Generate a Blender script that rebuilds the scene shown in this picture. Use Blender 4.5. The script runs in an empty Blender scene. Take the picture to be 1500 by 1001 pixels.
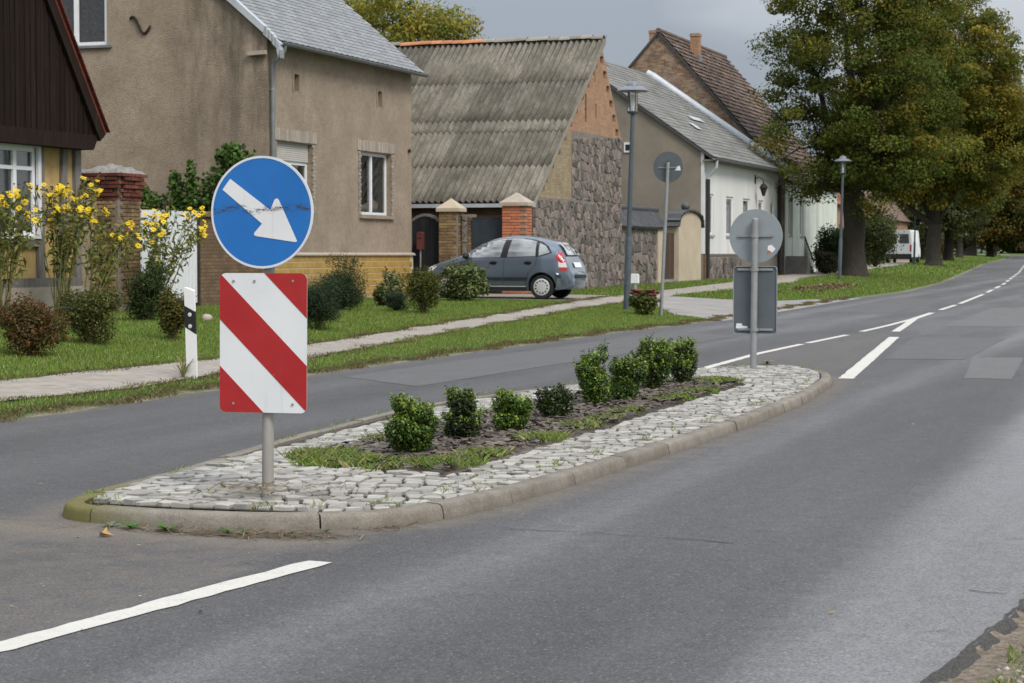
import bpy, bmesh, math, random
import numpy as np
from mathutils import Vector, Matrix, noise as mnoise

R = random.Random(11)
NR = np.random.default_rng(11)
sc = bpy.context.scene
col = sc.collection
rad = math.radians
PI = math.pi

# ------------------------------------------------------------------ camera
cam_d = bpy.data.cameras.new('camera')
cam_d.sensor_width = 36.0
cam_d.lens = 72.0
cam_d.clip_start = 0.1
cam_d.clip_end = 3000
cam_d.dof.use_dof = True
cam_d.dof.focus_distance = 12.5
cam_d.dof.aperture_fstop = 11
cam = bpy.data.objects.new('camera', cam_d)
cam.location = (0, 0, 1.4)
cam.rotation_euler = (rad(90) - math.atan(128.5 / 3000), 0, rad(18.9))
col.objects.link(cam)
sc.camera = cam
sc.render.resolution_x = 1024
sc.render.resolution_y = 683

# ------------------------------------------------------------------ sky
SUN_DIR = Vector((0.72, -0.52, 0.90)).normalized()      # towards the sun
sun_el = math.asin(SUN_DIR.z)
sun_az = math.atan2(SUN_DIR.x, SUN_DIR.y)
world = bpy.data.worlds.new('World')
sc.world = world
world.use_nodes = True
wn = world.node_tree
for n in list(wn.nodes):
    wn.nodes.remove(n)
w_out = wn.nodes.new('ShaderNodeOutputWorld')
w_bg = wn.nodes.new('ShaderNodeBackground')
w_bg.inputs['Strength'].default_value = 0.1
w_sky = wn.nodes.new('ShaderNodeTexSky')
w_sky.sky_type = 'NISHITA'
w_sky.sun_disc = False
w_sky.sun_elevation = sun_el
w_sky.sun_rotation = sun_az
w_tc = wn.nodes.new('ShaderNodeTexCoord')
w_map = wn.nodes.new('ShaderNodeMapping')
w_map.inputs['Scale'].default_value = (1.0, 1.0, 3.2)
w_map.inputs['Location'].default_value = (1.9, 0.6, 0.75)
w_no = wn.nodes.new('ShaderNodeTexNoise')
w_no.inputs['Scale'].default_value = 1.7
w_no.inputs['Detail'].default_value = 5
w_no.inputs['Roughness'].default_value = 0.5
w_rp = wn.nodes.new('ShaderNodeValToRGB')
w_rp.color_ramp.elements[0].position = 0.38
w_rp.color_ramp.elements[0].color = (0.155, 0.173, 0.200, 1)
w_rp.color_ramp.elements[1].position = 0.72
w_rp.color_ramp.elements[1].color = (0.455, 0.462, 0.468, 1)
w_sc = wn.nodes.new('ShaderNodeVectorMath')
w_sc.operation = 'SCALE'
w_sc.inputs['Scale'].default_value = 9.0
w_mx = wn.nodes.new('ShaderNodeMix')
w_mx.data_type = 'RGBA'
w_mx.inputs[0].default_value = 0.96
wn.links.new(w_tc.outputs['Generated'], w_map.inputs['Vector'])
wn.links.new(w_map.outputs['Vector'], w_no.inputs['Vector'])
wn.links.new(w_no.outputs['Fac'], w_rp.inputs['Fac'])
w_sep = wn.nodes.new('ShaderNodeSeparateXYZ')
wn.links.new(w_tc.outputs['Generated'], w_sep.inputs[0])
w_ma = wn.nodes.new('ShaderNodeMath')           # overcast sky: L = L0 (1 + 2 sin(elevation))
w_ma.operation = 'MULTIPLY_ADD'
w_ma.use_clamp = False
w_cl = wn.nodes.new('ShaderNodeMath')
w_cl.operation = 'MAXIMUM'
w_cl.inputs[1].default_value = 0.0
wn.links.new(w_sep.outputs[2], w_cl.inputs[0])
wn.links.new(w_cl.outputs[0], w_ma.inputs[0])
w_ma.inputs[1].default_value = 18.0
w_ma.inputs[2].default_value = 9.0
wn.links.new(w_ma.outputs[0], w_sc.inputs['Scale'])
wn.links.new(w_rp.outputs['Color'], w_sc.inputs[0])
wn.links.new(w_sky.outputs['Color'], w_mx.inputs[6])
wn.links.new(w_sc.outputs[0], w_mx.inputs[7])
wn.links.new(w_mx.outputs[2], w_bg.inputs['Color'])
wn.links.new(w_bg.outputs[0], w_out.inputs['Surface'])

# ------------------------------------------------------------------ sun
sun_d = bpy.data.lights.new('sun', 'SUN')
sun_d.energy = 1.3
sun_d.angle = rad(22)
sun_d.color = (1.0, 0.94, 0.85)
sun = bpy.data.objects.new('sun', sun_d)
sun.rotation_euler = SUN_DIR.to_track_quat('Z', 'Y').to_euler()
sun.location = (0, 0, 40)
col.objects.link(sun)

# ------------------------------------------------------------------ exposure
sc.view_settings.view_transform = 'Standard'
sc.view_settings.look = 'None'
sc.view_settings.exposure = 1.04
sc.view_settings.gamma = 1.0
sc.view_settings.use_curve_mapping = False

# ------------------------------------------------------------------ helpers: objects
POS = {}


def root(name, loc, label, cat, group=None):
    o = bpy.data.objects.new(name, None)
    o.empty_display_size = 0.2
    o.location = loc
    col.objects.link(o)
    POS[o.name] = Vector(loc)
    o['label'] = label
    o['category'] = cat
    if group:
        o['group'] = group
    return o


def tag(o, label, cat, group=None, kind=None):
    o['label'] = label
    o['category'] = cat
    if group:
        o['group'] = group
    if kind:
        o['kind'] = kind
    return o


def attach(o, parent, local=False):
    o.parent = parent
    if not local and parent.name in POS:
        o.matrix_parent_inverse = Matrix.Translation(-POS[parent.name])


def link(name, me, m=None, parent=None, loc=None, rot=None, scale=None, local=False, kind=None):
    o = bpy.data.objects.new(name, me)
    if m is not None and len(me.materials) == 0:
        me.materials.append(m)
    col.objects.link(o)
    if loc is not None:
        o.location = loc
        POS[o.name] = Vector(loc)
    if rot is not None:
        o.rotation_euler = rot
    if scale is not None:
        o.scale = scale
    if parent is not None:
        attach(o, parent, local)
    if kind:
        o['kind'] = kind
    return o


class MB:
    """collects verts / faces for one mesh"""

    def __init__(s):
        s.v = []
        s.f = []

    def add(s, vs, fs):
        b = len(s.v)
        s.v += [tuple(p) for p in vs]
        s.f += [tuple(i + b for i in f) for f in fs]
        return s

    def quad(s, a, b, c, d):
        return s.add([a, b, c, d], [(0, 1, 2, 3)])

    def poly(s, pts):
        return s.add(pts, [tuple(range(len(pts)))])

    def box(s, x0, x1, y0, y1, z0, z1, M=None):
        vs = [Vector((x, y, z)) for x in (x0, x1) for y in (y0, y1) for z in (z0, z1)]
        if M is not None:
            vs = [M @ v for v in vs]
        return s.add(vs, [(0, 1, 3, 2), (4, 6, 7, 5), (0, 4, 5, 1), (2, 3, 7, 6), (0, 2, 6, 4), (1, 5, 7, 3)])

    def bar(s, a, b, w, h, up=(0, 0, 1)):
        a, b = Vector(a), Vector(b)
        d = (b - a).normalized()
        u = Vector(up)
        x = d.cross(u)
        if x.length < 1e-5:
            x = d.cross(Vector((1, 0, 0)))
        x.normalize()
        y = x.cross(d).normalized()
        vs = []
        for p in (a, b):
            for sx, sy in ((-1, -1), (1, -1), (1, 1), (-1, 1)):
                vs.append(p + x * sx * w / 2 + y * sy * h / 2)
        return s.add(vs, [(0, 1, 2, 3), (7, 6, 5, 4), (0, 4, 5, 1), (1, 5, 6, 2), (2, 6, 7, 3), (3, 7, 4, 0)])

    def tube(s, path, rads, n=8, cap=True):
        path = [Vector(p) for p in path]
        if not hasattr(rads, '__len__'):
            rads = [rads] * len(path)
        vs = []
        fs = []
        ref = None
        for i, p in enumerate(path):
            d = (path[min(i + 1, len(path) - 1)] - path[max(i - 1, 0)])
            if d.length < 1e-9:
                d = Vector((0, 0, 1))
            d.normalize()
            if ref is None:
                ref = d.orthogonal().normalized()
            x = (ref - d * ref.dot(d))
            if x.length < 1e-6:
                x = d.orthogonal()
            x.normalize()
            ref = x
            y = d.cross(x)
            for k in range(n):
                a = 2 * PI * k / n
                vs.append(p + (x * math.cos(a) + y * math.sin(a)) * rads[i])
        for i in range(len(path) - 1):
            for k in range(n):
                k2 = (k + 1) % n
                fs.append((i * n + k, i * n + k2, (i + 1) * n + k2, (i + 1) * n + k))
        if cap:
            fs.append(tuple(range(n - 1, -1, -1)))
            fs.append(tuple((len(path) - 1) * n + k for k in range(n)))
        return s.add(vs, fs)

    def lathe(s, prof, c=(0, 0, 0), n=16, axis='z'):
        vs = []
        fs = []
        for r, h in prof:
            for k in range(n):
                a = 2 * PI * k / n
                if axis == 'z':
                    vs.append((c[0] + r * math.cos(a), c[1] + r * math.sin(a), c[2] + h))
                elif axis == 'y':
                    vs.append((c[0] + r * math.cos(a), c[1] + h, c[2] + r * math.sin(a)))
                else:
                    vs.append((c[0] + h, c[1] + r * math.cos(a), c[2] + r * math.sin(a)))
        for i in range(len(prof) - 1):
            for k in range(n):
                k2 = (k + 1) % n
                fs.append((i * n + k, i * n + k2, (i + 1) * n + k2, (i + 1) * n + k))
        fs.append(tuple(range(n - 1, -1, -1)))
        fs.append(tuple((len(prof) - 1) * n + k for k in range(n)))
        return s.add(vs, fs)

    def prism(s, pts, to3d, w0, w1):
        """2d polygon extruded between w0 and w1, to3d(u, v, w)"""
        n = len(pts)
        vs = [to3d(u, v, w0) for u, v in pts] + [to3d(u, v, w1) for u, v in pts]
        fs = [tuple(range(n)), tuple(range(2 * n - 1, n - 1, -1))]
        fs += [(i, n + i, n + (i + 1) % n, (i + 1) % n) for i in range(n)]
        return s.add(vs, fs)

    def mesh(s, name, smooth=False, fix=True):
        me = bpy.data.meshes.new(name)
        me.from_pydata(s.v, [], s.f)
        if fix:
            bm = bmesh.new()
            bm.from_mesh(me)
            bmesh.ops.recalc_face_normals(bm, faces=bm.faces)
            bm.to_mesh(me)
            bm.free()
        if smooth:
            me.polygons.foreach_set('use_smooth', [True] * len(me.polygons))
        me.update()
        return me

    def build(s, name, m, parent=None, smooth=False, kind=None, local=False, auto=None, **kw):
        me = s.mesh(name, smooth)
        if auto is not None:
            me.polygons.foreach_set('use_smooth', [True] * len(me.polygons))
            try:
                me.set_sharp_from_angle(angle=rad(auto))
            except Exception:
                pass
        return link(name, me, m, parent, kind=kind, local=local, **kw)


def npmesh(name, V, F, cols=None, smooth=False):
    """fast mesh: V (n,3), F (m,k) with one k"""
    V = np.asarray(V, dtype=np.float32)
    F = np.asarray(F, dtype=np.int32)
    me = bpy.data.meshes.new(name)
    me.vertices.add(len(V))
    me.vertices.foreach_set('co', V.ravel())
    k = F.shape[1]
    me.loops.add(F.size)
    me.loops.foreach_set('vertex_index', F.ravel())
    me.polygons.add(len(F))
    me.polygons.foreach_set('loop_start', np.arange(0, F.size, k, dtype=np.int32))
    me.polygons.foreach_set('loop_total', np.full(len(F), k, dtype=np.int32))
    if smooth:
        me.polygons.foreach_set('use_smooth', np.ones(len(F), dtype=bool))
    if cols is not None:
        a = me.attributes.new('Col', 'FLOAT_COLOR', 'POINT')
        c4 = np.ones((len(V), 4), dtype=np.float32)
        c4[:, :3] = cols
        a.data.foreach_set('color', c4.ravel())
    me.update(calc_edges=True)
    return me


def fattr(me, name, vals):
    a = me.attributes.new(name, 'FLOAT', 'POINT')
    a.data.foreach_set('value', np.asarray(vals, dtype=np.float32))


def clip_poly(poly, nx, ny, c):
    """keep nx*x+ny*y<=c"""
    out = []
    n = len(poly)
    for i in range(n):
        a = poly[i]
        b = poly[(i + 1) % n]
        da = nx * a[0] + ny * a[1] - c
        db = nx * b[0] + ny * b[1] - c
        if da <= 0:
            out.append(a)
        if (da < 0 < db) or (db < 0 < da):
            t = da / (da - db)
            out.append((a[0] + t * (b[0] - a[0]), a[1] + t * (b[1] - a[1])))
    return out


def inset_poly(poly, d):
    """inset of a convex polygon by clipping with its own moved edges"""
    n = len(poly)
    cx = sum(p[0] for p in poly) / n
    cy = sum(p[1] for p in poly) / n
    out = list(poly)
    for i in range(n):
        a = poly[i]
        b = poly[(i + 1) % n]
        nx, ny = b[1] - a[1], a[0] - b[0]
        l = math.hypot(nx, ny)
        if l < 1e-6:
            continue
        nx, ny = nx / l, ny / l
        if nx * (cx - a[0]) + ny * (cy - a[1]) > 0:
            nx, ny = -nx, -ny
        out = clip_poly(out, nx, ny, nx * a[0] + ny * a[1] - d)
        if len(out) < 3:
            return []
    return out


def poly_area(p):
    return abs(sum(p[i][0] * p[(i + 1) % len(p)][1] - p[(i + 1) % len(p)][0] * p[i][1] for i in range(len(p)))) / 2


def in_poly(p, poly):
    r = False
    j = len(poly) - 1
    for i in range(len(poly)):
        a, b = poly[i], poly[j]
        if (a[1] > p[1]) != (b[1] > p[1]) and p[0] < (b[0] - a[0]) * (p[1] - a[1]) / (b[1] - a[1]) + a[0]:
            r = not r
        j = i
    return r


def voronoi(seeds, region, rmax):
    """cells of the seeds, clipped to a convex region"""
    cells = []
    sa = np.array(seeds)
    # orientation of region edges
    n = len(region)
    cx = sum(p[0] for p in region) / n
    cy = sum(p[1] for p in region) / n
    edges = []
    for i in range(n):
        a, b = region[i], region[(i + 1) % n]
        nx, ny = b[1] - a[1], a[0] - b[0]
        if nx * (cx - a[0]) + ny * (cy - a[1]) > 0:
            nx, ny = -nx, -ny
        edges.append((nx, ny, nx * a[0] + ny * a[1]))
    for i, (x, y) in enumerate(seeds):
        cell = [(x - rmax, y - rmax), (x + rmax, y - rmax), (x + rmax, y + rmax), (x - rmax, y + rmax)]
        d = (sa[:, 0] - x) ** 2 + (sa[:, 1] - y) ** 2
        for j in np.argsort(d)[1:19]:
            if d[j] > (2 * rmax) ** 2:
                break
            ox, oy = seeds[j]
            nx, ny = ox - x, oy - y
            cell = clip_poly(cell, nx, ny, nx * (x + ox) / 2 + ny * (y + oy) / 2)
            if len(cell) < 3:
                break
        for nx, ny, c in edges:
            if len(cell) < 3:
                break
            cell = clip_poly(cell, nx, ny, c)
        cells.append(cell if len(cell) >= 3 and poly_area(cell) > 1e-4 else None)
    return cells


def stone_prism(mb, poly, to3d, h0, h1, bev, tilt=0.0):
    """convex stone with a bevelled face: to3d(u, v, w), w outwards"""
    top = inset_poly(poly, bev)
    if len(top) < 3:
        return False
    cx = sum(p[0] for p in poly) / len(poly)
    cy = sum(p[1] for p in poly) / len(poly)
    tx, ty = R.uniform(-tilt, tilt), R.uniform(-tilt, tilt)

    def hh(p):
        return h1 + tx * (p[0] - cx) + ty * (p[1] - cy)
    n = len(poly)
    lo = [to3d(u, v, h0) for u, v in poly]
    mi = [to3d(u, v, hh((u, v)) - bev * 0.9) for u, v in poly]
    mb.add(lo + mi, [(i, (i + 1) % n, n + (i + 1) % n, n + i) for i in range(n)])
    # bevel: nearest mapping of mid ring to top ring via a fan of quads where counts match
    tp = [to3d(u, v, hh((u, v))) for u, v in top]
    m = len(top)
    if m == n:
        # align rings
        best = min(range(n), key=lambda k: (top[k][0] - poly[0][0]) ** 2 + (top[k][1] - poly[0][1]) ** 2)
        tp2 = [tp[(best + i) % n] for i in range(n)]
        mb.add(mi + tp2, [(i, (i + 1) % n, n + (i + 1) % n, n + i) for i in range(n)] + [tuple(range(n, 2 * n))])
    else:
        sm = [((u - cx) * 0.86 + cx, (v - cy) * 0.86 + cy) for u, v in poly]
        tp2 = [to3d(u, v, hh((u, v))) for u, v in sm]
        mb.add(mi + tp2, [(i, (i + 1) % n, n + (i + 1) % n, n + i) for i in range(n)] + [tuple(range(n, 2 * n))])
    return True


def wall2d(mb, to3d, u0, u1, v0, v1, holes=(), depth=0.15, back=None):
    """rectangular wall with rectangular openings and their reveals; w goes inwards"""
    us = sorted({u0, u1} | {h[0] for h in holes} | {h[1] for h in holes})
    vs = sorted({v0, v1} | {h[2] for h in holes} | {h[3] for h in holes})
    for i in range(len(us) - 1):
        for j in range(len(vs) - 1):
            cu, cv = (us[i] + us[i + 1]) / 2, (vs[j] + vs[j + 1]) / 2
            if any(h[0] < cu < h[1] and h[2] < cv < h[3] for h in holes):
                continue
            mb.quad(to3d(us[i], vs[j], 0), to3d(us[i + 1], vs[j], 0), to3d(us[i + 1], vs[j + 1], 0), to3d(us[i], vs[j + 1], 0))
    for a, b, c, d in holes:
        for (p, q) in (((a, c), (b, c)), ((b, c), (b, d)), ((b, d), (a, d)), ((a, d), (a, c))):
            mb.quad(to3d(p[0], p[1], 0), to3d(q[0], q[1], 0), to3d(q[0], q[1], depth), to3d(p[0], p[1], depth))


def interp(t, tab):
    return np.interp(t, [a for a, b in tab], [b for a, b in tab])


def rot_to(to_z):
    return Vector(to_z).to_track_quat('Z', 'Y').to_matrix().to_4x4()


# ------------------------------------------------------------------ helpers: materials
def S(r, g, b, k=1.0):
    def f(c):
        c /= 255.0
        return (c / 12.92 if c <= 0.04045 else ((c + 0.055) / 1.055) ** 2.4) * k
    return (f(r), f(g), f(b))


class Mat:
    def __init__(s, name):
        s.m = bpy.data.materials.new(name)
        s.m.use_nodes = True
        s.nt = s.m.node_tree
        s.b = next(n for n in s.nt.nodes if n.type == 'BSDF_PRINCIPLED')
        s.out = next(n for n in s.nt.nodes if n.type == 'OUTPUT_MATERIAL')

    def n(s, typ, **kw):
        nd = s.nt.nodes.new(typ)
        for k, v in kw.items():
            setattr(nd, k, v)
        return nd

    def l(s, a, b):
        s.nt.links.new(a, b)

    def setv(s, sock, v):
        if hasattr(v, 'is_linked') or hasattr(v, 'links'):
            s.l(v, sock)
        elif isinstance(v, (tuple, list)) and len(v) == 3 and sock.type == 'RGBA':
            sock.default_value = (*v, 1)
        else:
            sock.default_value = v

    def pos(s, scale=(1, 1, 1), obj=False):
        if obj:
            src = s.n('ShaderNodeTexCoord').outputs['Object']
        else:
            src = s.n('ShaderNodeNewGeometry').outputs['Position']
        mp = s.n('ShaderNodeMapping')
        mp.inputs['Scale'].default_value = scale
        s.l(src, mp.inputs['Vector'])
        return mp.outputs['Vector']

    def noise(s, vec, scale, detail=5, rough=0.55, dist=0.0):
        nd = s.n('ShaderNodeTexNoise')
        nd.inputs['Scale'].default_value = scale
        nd.inputs['Detail'].default_value = detail
        nd.inputs['Roughness'].default_value = rough
        nd.inputs['Distortion'].default_value = dist
        s.l(vec, nd.inputs['Vector'])
        return nd.outputs['Fac']

    def voro(s, vec, scale, feature='F1', out='Distance'):
        nd = s.n('ShaderNodeTexVoronoi', feature=feature)
        nd.inputs['Scale'].default_value = scale
        s.l(vec, nd.inputs['Vector'])
        return nd.outputs[out]

    def ramp(s, fac, stops):
        nd = s.n('ShaderNodeValToRGB')
        cr = nd.color_ramp
        while len(cr.elements) < len(stops):
            cr.elements.new(0.5)
        for e, (p, c) in zip(cr.elements, stops):
            e.position = p
            e.color = (*c, 1) if isinstance(c, tuple) else (c, c, c, 1)
        s.setv(nd.inputs['Fac'], fac)
        return nd.outputs['Color']

    def mix(s, f, a, b, mode='MIX'):
        nd = s.n('ShaderNodeMix', data_type='RGBA', blend_type=mode)
        s.setv(nd.inputs[0], f)
        s.setv(nd.inputs[6], a)
        s.setv(nd.inputs[7], b)
        return nd.outputs[2]

    def math(s, op, a, b=0.0, c=None, clamp=False):
        nd = s.n('ShaderNodeMath', operation=op, use_clamp=clamp)
        s.setv(nd.inputs[0], a)
        s.setv(nd.inputs[1], b)
        if c is not None:
            s.setv(nd.inputs[2], c)
        return nd.outputs[0]

    def step(s, v, lo, hi):
        nd = s.n('ShaderNodeMapRange', clamp=True)
        s.setv(nd.inputs['Value'], v)
        nd.inputs['From Min'].default_value = lo
        nd.inputs['From Max'].default_value = hi
        return nd.outputs['Result']

    def attr(s, name, out='Fac'):
        nd = s.n('ShaderNodeAttribute', attribute_name=name)
        return nd.outputs[out]

    def rnd(s):
        a = s.n('ShaderNodeObjectInfo').outputs['Random']
        b = s.n('ShaderNodeNewGeometry').outputs['Random Per Island']
        return s.math('FRACT', s.math('ADD', a, b))

    def sep(s):
        g = s.n('ShaderNodeNewGeometry')
        x = s.n('ShaderNodeSeparateXYZ')
        s.l(g.outputs['Position'], x.inputs[0])
        return x.outputs

    def bump(s, h, strength=0.3, dist=0.01):
        nd = s.n('ShaderNodeBump')
        nd.inputs['Strength'].default_value = strength
        nd.inputs['Distance'].default_value = dist
        s.l(h, nd.inputs['Height'])
        s.l(nd.outputs['Normal'], s.b.inputs['Normal'])

    def done(s, base, rough=0.8, spec=0.3, metal=0.0):
        s.setv(s.b.inputs['Base Color'], base)
        s.setv(s.b.inputs['Roughness'], rough)
        s.b.inputs['Specular IOR Level'].default_value = spec
        s.b.inputs['Metallic'].default_value = metal
        return s.m


def pmat(name, c1, c2, scale=4, rough=0.85, bump=0.25, bscale=60, bdist=0.004, rand=0.0, stain=None, sscale=1.2, slo=0.55, shi=0.72,
         stretch=(1, 1, 1), spec=0.25, metal=0.0, hue=None):
    k = Mat(name)
    p = k.pos(stretch)
    f = k.step(k.noise(p, scale, 7, 0.62), 0.3, 0.7)
    c = k.mix(f, c1, c2)
    if hue is not None:
        c = k.mix(k.math('MULTIPLY', k.step(k.rnd(), 0.45, 1.0), 0.9), c, hue)
    if stain is not None:
        c = k.mix(k.step(k.noise(k.pos(stretch), sscale, 6, 0.65), slo, shi), c, stain)
    if rand > 0:
        r = k.rnd()
        v = k.math('MULTIPLY_ADD', r, rand, 1 - rand / 2)
        c = k.mix(1.0, c, v, 'MULTIPLY')
    if bump > 0:
        k.bump(k.noise(k.pos(), bscale, 4, 0.6), bump, bdist)
    rg = k.math('MULTIPLY_ADD', f, 0.15, rough - 0.08) if rough > 0.2 else rough
    return k.done(c, rg, spec, metal)


def leafmat(name, rough=0.55, trans=0.3, spec=0.25):
    k = Mat(name)
    c = k.attr('Col', 'Color')
    k.done(c, rough, spec)
    t = k.n('ShaderNodeBsdfTranslucent')
    k.l(c, t.inputs['Color'])
    mx = k.n('ShaderNodeMixShader')
    mx.inputs[0].default_value = trans
    k.l(k.b.outputs[0], mx.inputs[1])
    k.l(t.outputs[0], mx.inputs[2])
    k.l(mx.outputs[0], k.out.inputs['Surface'])
    return k.m


def brickmat(name, c1, c2, mortar, bw=0.25, bh=0.077, stain=None, spots=None):
    k = Mat(name)
    x = k.sep()
    cb = k.n('ShaderNodeCombineXYZ')
    k.l(k.math('ADD', x[0], x[1]), cb.inputs[0])
    k.l(x[2], cb.inputs[1])
    br = k.n('ShaderNodeTexBrick')
    k.l(cb.outputs[0], br.inputs['Vector'])
    br.inputs['Scale'].default_value = 1.0
    br.inputs['Brick Width'].default_value = bw
    br.inputs['Row Height'].default_value = bh
    br.inputs['Mortar Size'].default_value = 0.007
    br.inputs['Mortar Smooth'].default_value = 0.3
    br.inputs['Bias'].default_value = 0.0
    br.inputs['Color1'].default_value = (*c1, 1)
    br.inputs['Color2'].default_value = (*c2, 1)
    br.inputs['Mortar'].default_value = (*mortar, 1)
    c = br.outputs['Color']
    nz = k.noise(k.pos(), 2.2, 7, 0.65)
    if stain is not None:
        c = k.mix(k.math('MULTIPLY', k.step(nz, 0.46, 0.66), 0.85), c, stain)
    if spots is not None:
        c = k.mix(k.math('MULTIPLY', k.step(k.noise(k.pos(), 1.5, 7, 0.75), 0.50, 0.64), 0.75), c, spots)
    c = k.mix(k.math('MULTIPLY', k.noise(k.pos(), 30, 4), 0.5), c, (0.05, 0.04, 0.035))
    k.bump(k.math('MULTIPLY', br.outputs['Fac'], -1.0), 0.6, 0.012)
    return k.done(c, 0.9, 0.2)


M = {}
# --- road surface
k = Mat('asphalt')
tone = k.attr('tone')
dirt = k.attr('dirt')
p = k.pos()
big = k.noise(k.pos((1, 0.14, 1)), 1.1, 7, 0.62)
med = k.noise(p, 7, 5, 0.6)
tn = k.math('ADD', k.math('ADD', tone, k.math('MULTIPLY_ADD', big, 0.8, -0.4)), k.math('MULTIPLY_ADD', med, 0.32, -0.16), clamp=True)
c = k.ramp(tn, [(0.0, (0.046, 0.045, 0.047)), (0.45, (0.081, 0.080, 0.083)), (1.0, (0.182, 0.181, 0.188))])
agg = k.voro(p, 130, 'F1', 'Color')
sep = k.n('ShaderNodeSeparateColor')
k.l(agg, sep.inputs[0])
grain = sep.outputs[0]
c = k.mix(1.0, c, k.math('MULTIPLY_ADD', grain, 0.8, 0.6), 'MULTIPLY')
c = k.mix(k.math('MULTIPLY', k.step(sep.outputs[1], 0.95, 1.0), 0.34), c, (0.42, 0.40, 0.37))
c = k.mix(k.math('MULTIPLY', k.step(sep.outputs[2], 0.93, 1.0), 0.6), c, (0.03, 0.03, 0.03))
dm = k.step(k.math('ADD', dirt, k.math('MULTIPLY_ADD', k.noise(p, 5, 7, 0.7), 0.9, -0.45)), 0.35, 0.85)
dcol = k.ramp(k.noise(p, 90, 4), [(0.3, (0.09, 0.075, 0.062)), (0.7, (0.235, 0.205, 0.17))])
c = k.mix(k.math('MULTIPLY', dm, 0.8), c, dcol)
k.bump(k.math('ADD', grain, k.math('MULTIPLY', k.noise(p, 60, 3), 1.4)), 0.5, 0.004)
rg = k.math('ADD', k.ramp(tn, [(0.0, 0.8), (1.0, 0.55)]), k.math('MULTIPLY', dm, 0.25))
M['asphalt'] = k.done(c, rg, 0.35)


def patchmat(name, lo, hi):
    k = Mat(name)
    p = k.pos()
    c = k.mix(k.noise(k.pos((1, 0.4, 1)), 2.5, 6, 0.6), lo, hi)
    v = k.n('ShaderNodeSeparateColor')
    k.l(k.voro(p, 130, 'F1', 'Color'), v.inputs[0])
    c = k.mix(1.0, c, k.math('MULTIPLY_ADD', v.outputs[0], 0.7, 0.65), 'MULTIPLY')
    k.bump(v.outputs[0], 0.4, 0.003)
    return k.done(c, 0.75, 0.3)


M['patch_dark'] = patchmat('asphalt_patch_dark', (0.082, 0.081, 0.083), (0.118, 0.117, 0.119))
M['patch_light'] = patchmat('asphalt_patch_light', (0.105, 0.103, 0.104), (0.142, 0.139, 0.139))
M['crack'] = pmat('crack_dark', (0.03, 0.03, 0.03), (0.05, 0.048, 0.045), 20)
k = Mat('broken_asphalt')
c = k.ramp(k.noise(k.pos(), 95, 6, 0.8), [(0.32, (0.012, 0.012, 0.012)), (0.68, (0.15, 0.145, 0.14))])
k.bump(k.noise(k.pos(), 50, 5, 0.7), 1.0, 0.02)
M['broken'] = k.done(c, 0.9, 0.2)
k = Mat('road_paint')
c = k.mix(k.noise(k.pos(), 6, 6, 0.6), (0.47, 0.455, 0.415), (0.60, 0.585, 0.545))
wear = k.step(k.math('ADD', k.noise(k.pos(), 55, 6, 0.75), k.math('MULTIPLY_ADD', k.noise(k.pos(), 4, 5, 0.7), 0.30, -0.15)), 0.57, 0.70)
c = k.mix(k.math('MULTIPLY', wear, 0.75), c, (0.16, 0.155, 0.15))
k.bump(k.noise(k.pos(), 80, 4), 0.4, 0.004)
M['paint'] = k.done(c, 0.7, 0.3)

# --- ground
k = Mat('turf_and_soil')
soil = k.attr('soil')
p = k.pos()
g = k.ramp(k.noise(p, 3.0, 8, 0.65), [(0.3, (0.040, 0.075, 0.016)), (0.55, (0.065, 0.115, 0.022)), (0.8, (0.12, 0.125, 0.04))])
sl = k.ramp(k.noise(p, 28, 10, 0.85), [(0.36, (0.10, 0.078, 0.058)), (0.5, (0.26, 0.215, 0.168)), (0.64, (0.44, 0.385, 0.32))])
sm = k.step(k.math('ADD', soil, k.math('MULTIPLY_ADD', k.noise(p, 4, 7, 0.7), 0.8, -0.4)), 0.35, 0.65)
k.bump(k.noise(p, 60, 8, 0.8), 1.0, 0.02)
M['ground'] = k.done(k.mix(sm, g, sl), 0.95, 0.1)

k = Mat('footpath_paving')
p = k.pos()
x = k.sep()
cb = k.n('ShaderNodeCombineXYZ')
k.l(x[1], cb.inputs[0])
k.l(x[0], cb.inputs[1])
br = k.n('ShaderNodeTexBrick')
k.l(cb.outputs[0], br.inputs['Vector'])
br.inputs['Scale'].default_value = 1.0
br.inputs['Brick Width'].default_value = 0.21
br.inputs['Row Height'].default_value = 0.105
br.inputs['Mortar Size'].default_value = 0.006
br.inputs['Color1'].default_value = (0.255, 0.232, 0.208, 1)
br.inputs['Color2'].default_value = (0.315, 0.29, 0.262, 1)
br.inputs['Mortar'].default_value = (0.20, 0.175, 0.15, 1)
c = k.mix(k.step(k.noise(p, 2.0, 7, 0.7), 0.48, 0.66), br.outputs['Color'], (0.33, 0.29, 0.245))
c = k.mix(k.step(k.noise(k.pos((1, 0.4, 1)), 3.3, 7, 0.7), 0.60, 0.74), c, (0.13, 0.12, 0.06))
k.bump(k.noise(p, 30, 5), 0.4, 0.008)
M['path'] = k.done(c, 0.9, 0.2)
M['apron'] = pmat('worn_concrete', (0.20, 0.19, 0.185), (0.30, 0.285, 0.27), 1.5, bscale=80, stain=(0.36, 0.32, 0.28), sscale=0.9)
M['gravel_drive'] = pmat('gravel_drive', (0.18, 0.16, 0.14), (0.30, 0.27, 0.24), 12, bscale=60, bump=0.6)
M['grass'] = leafmat('grass_blade', 0.6, 0.35)
M['leaf'] = leafmat('leaf', 0.5, 0.32)
M['tree_leaf'] = leafmat('tree_leaf', 0.6, 0.42, 0.15)
M['leaf_gloss'] = leafmat('leaf_glossy', 0.38, 0.22, 0.35)
M['petal'] = leafmat('petal', 0.6, 0.35)
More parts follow.
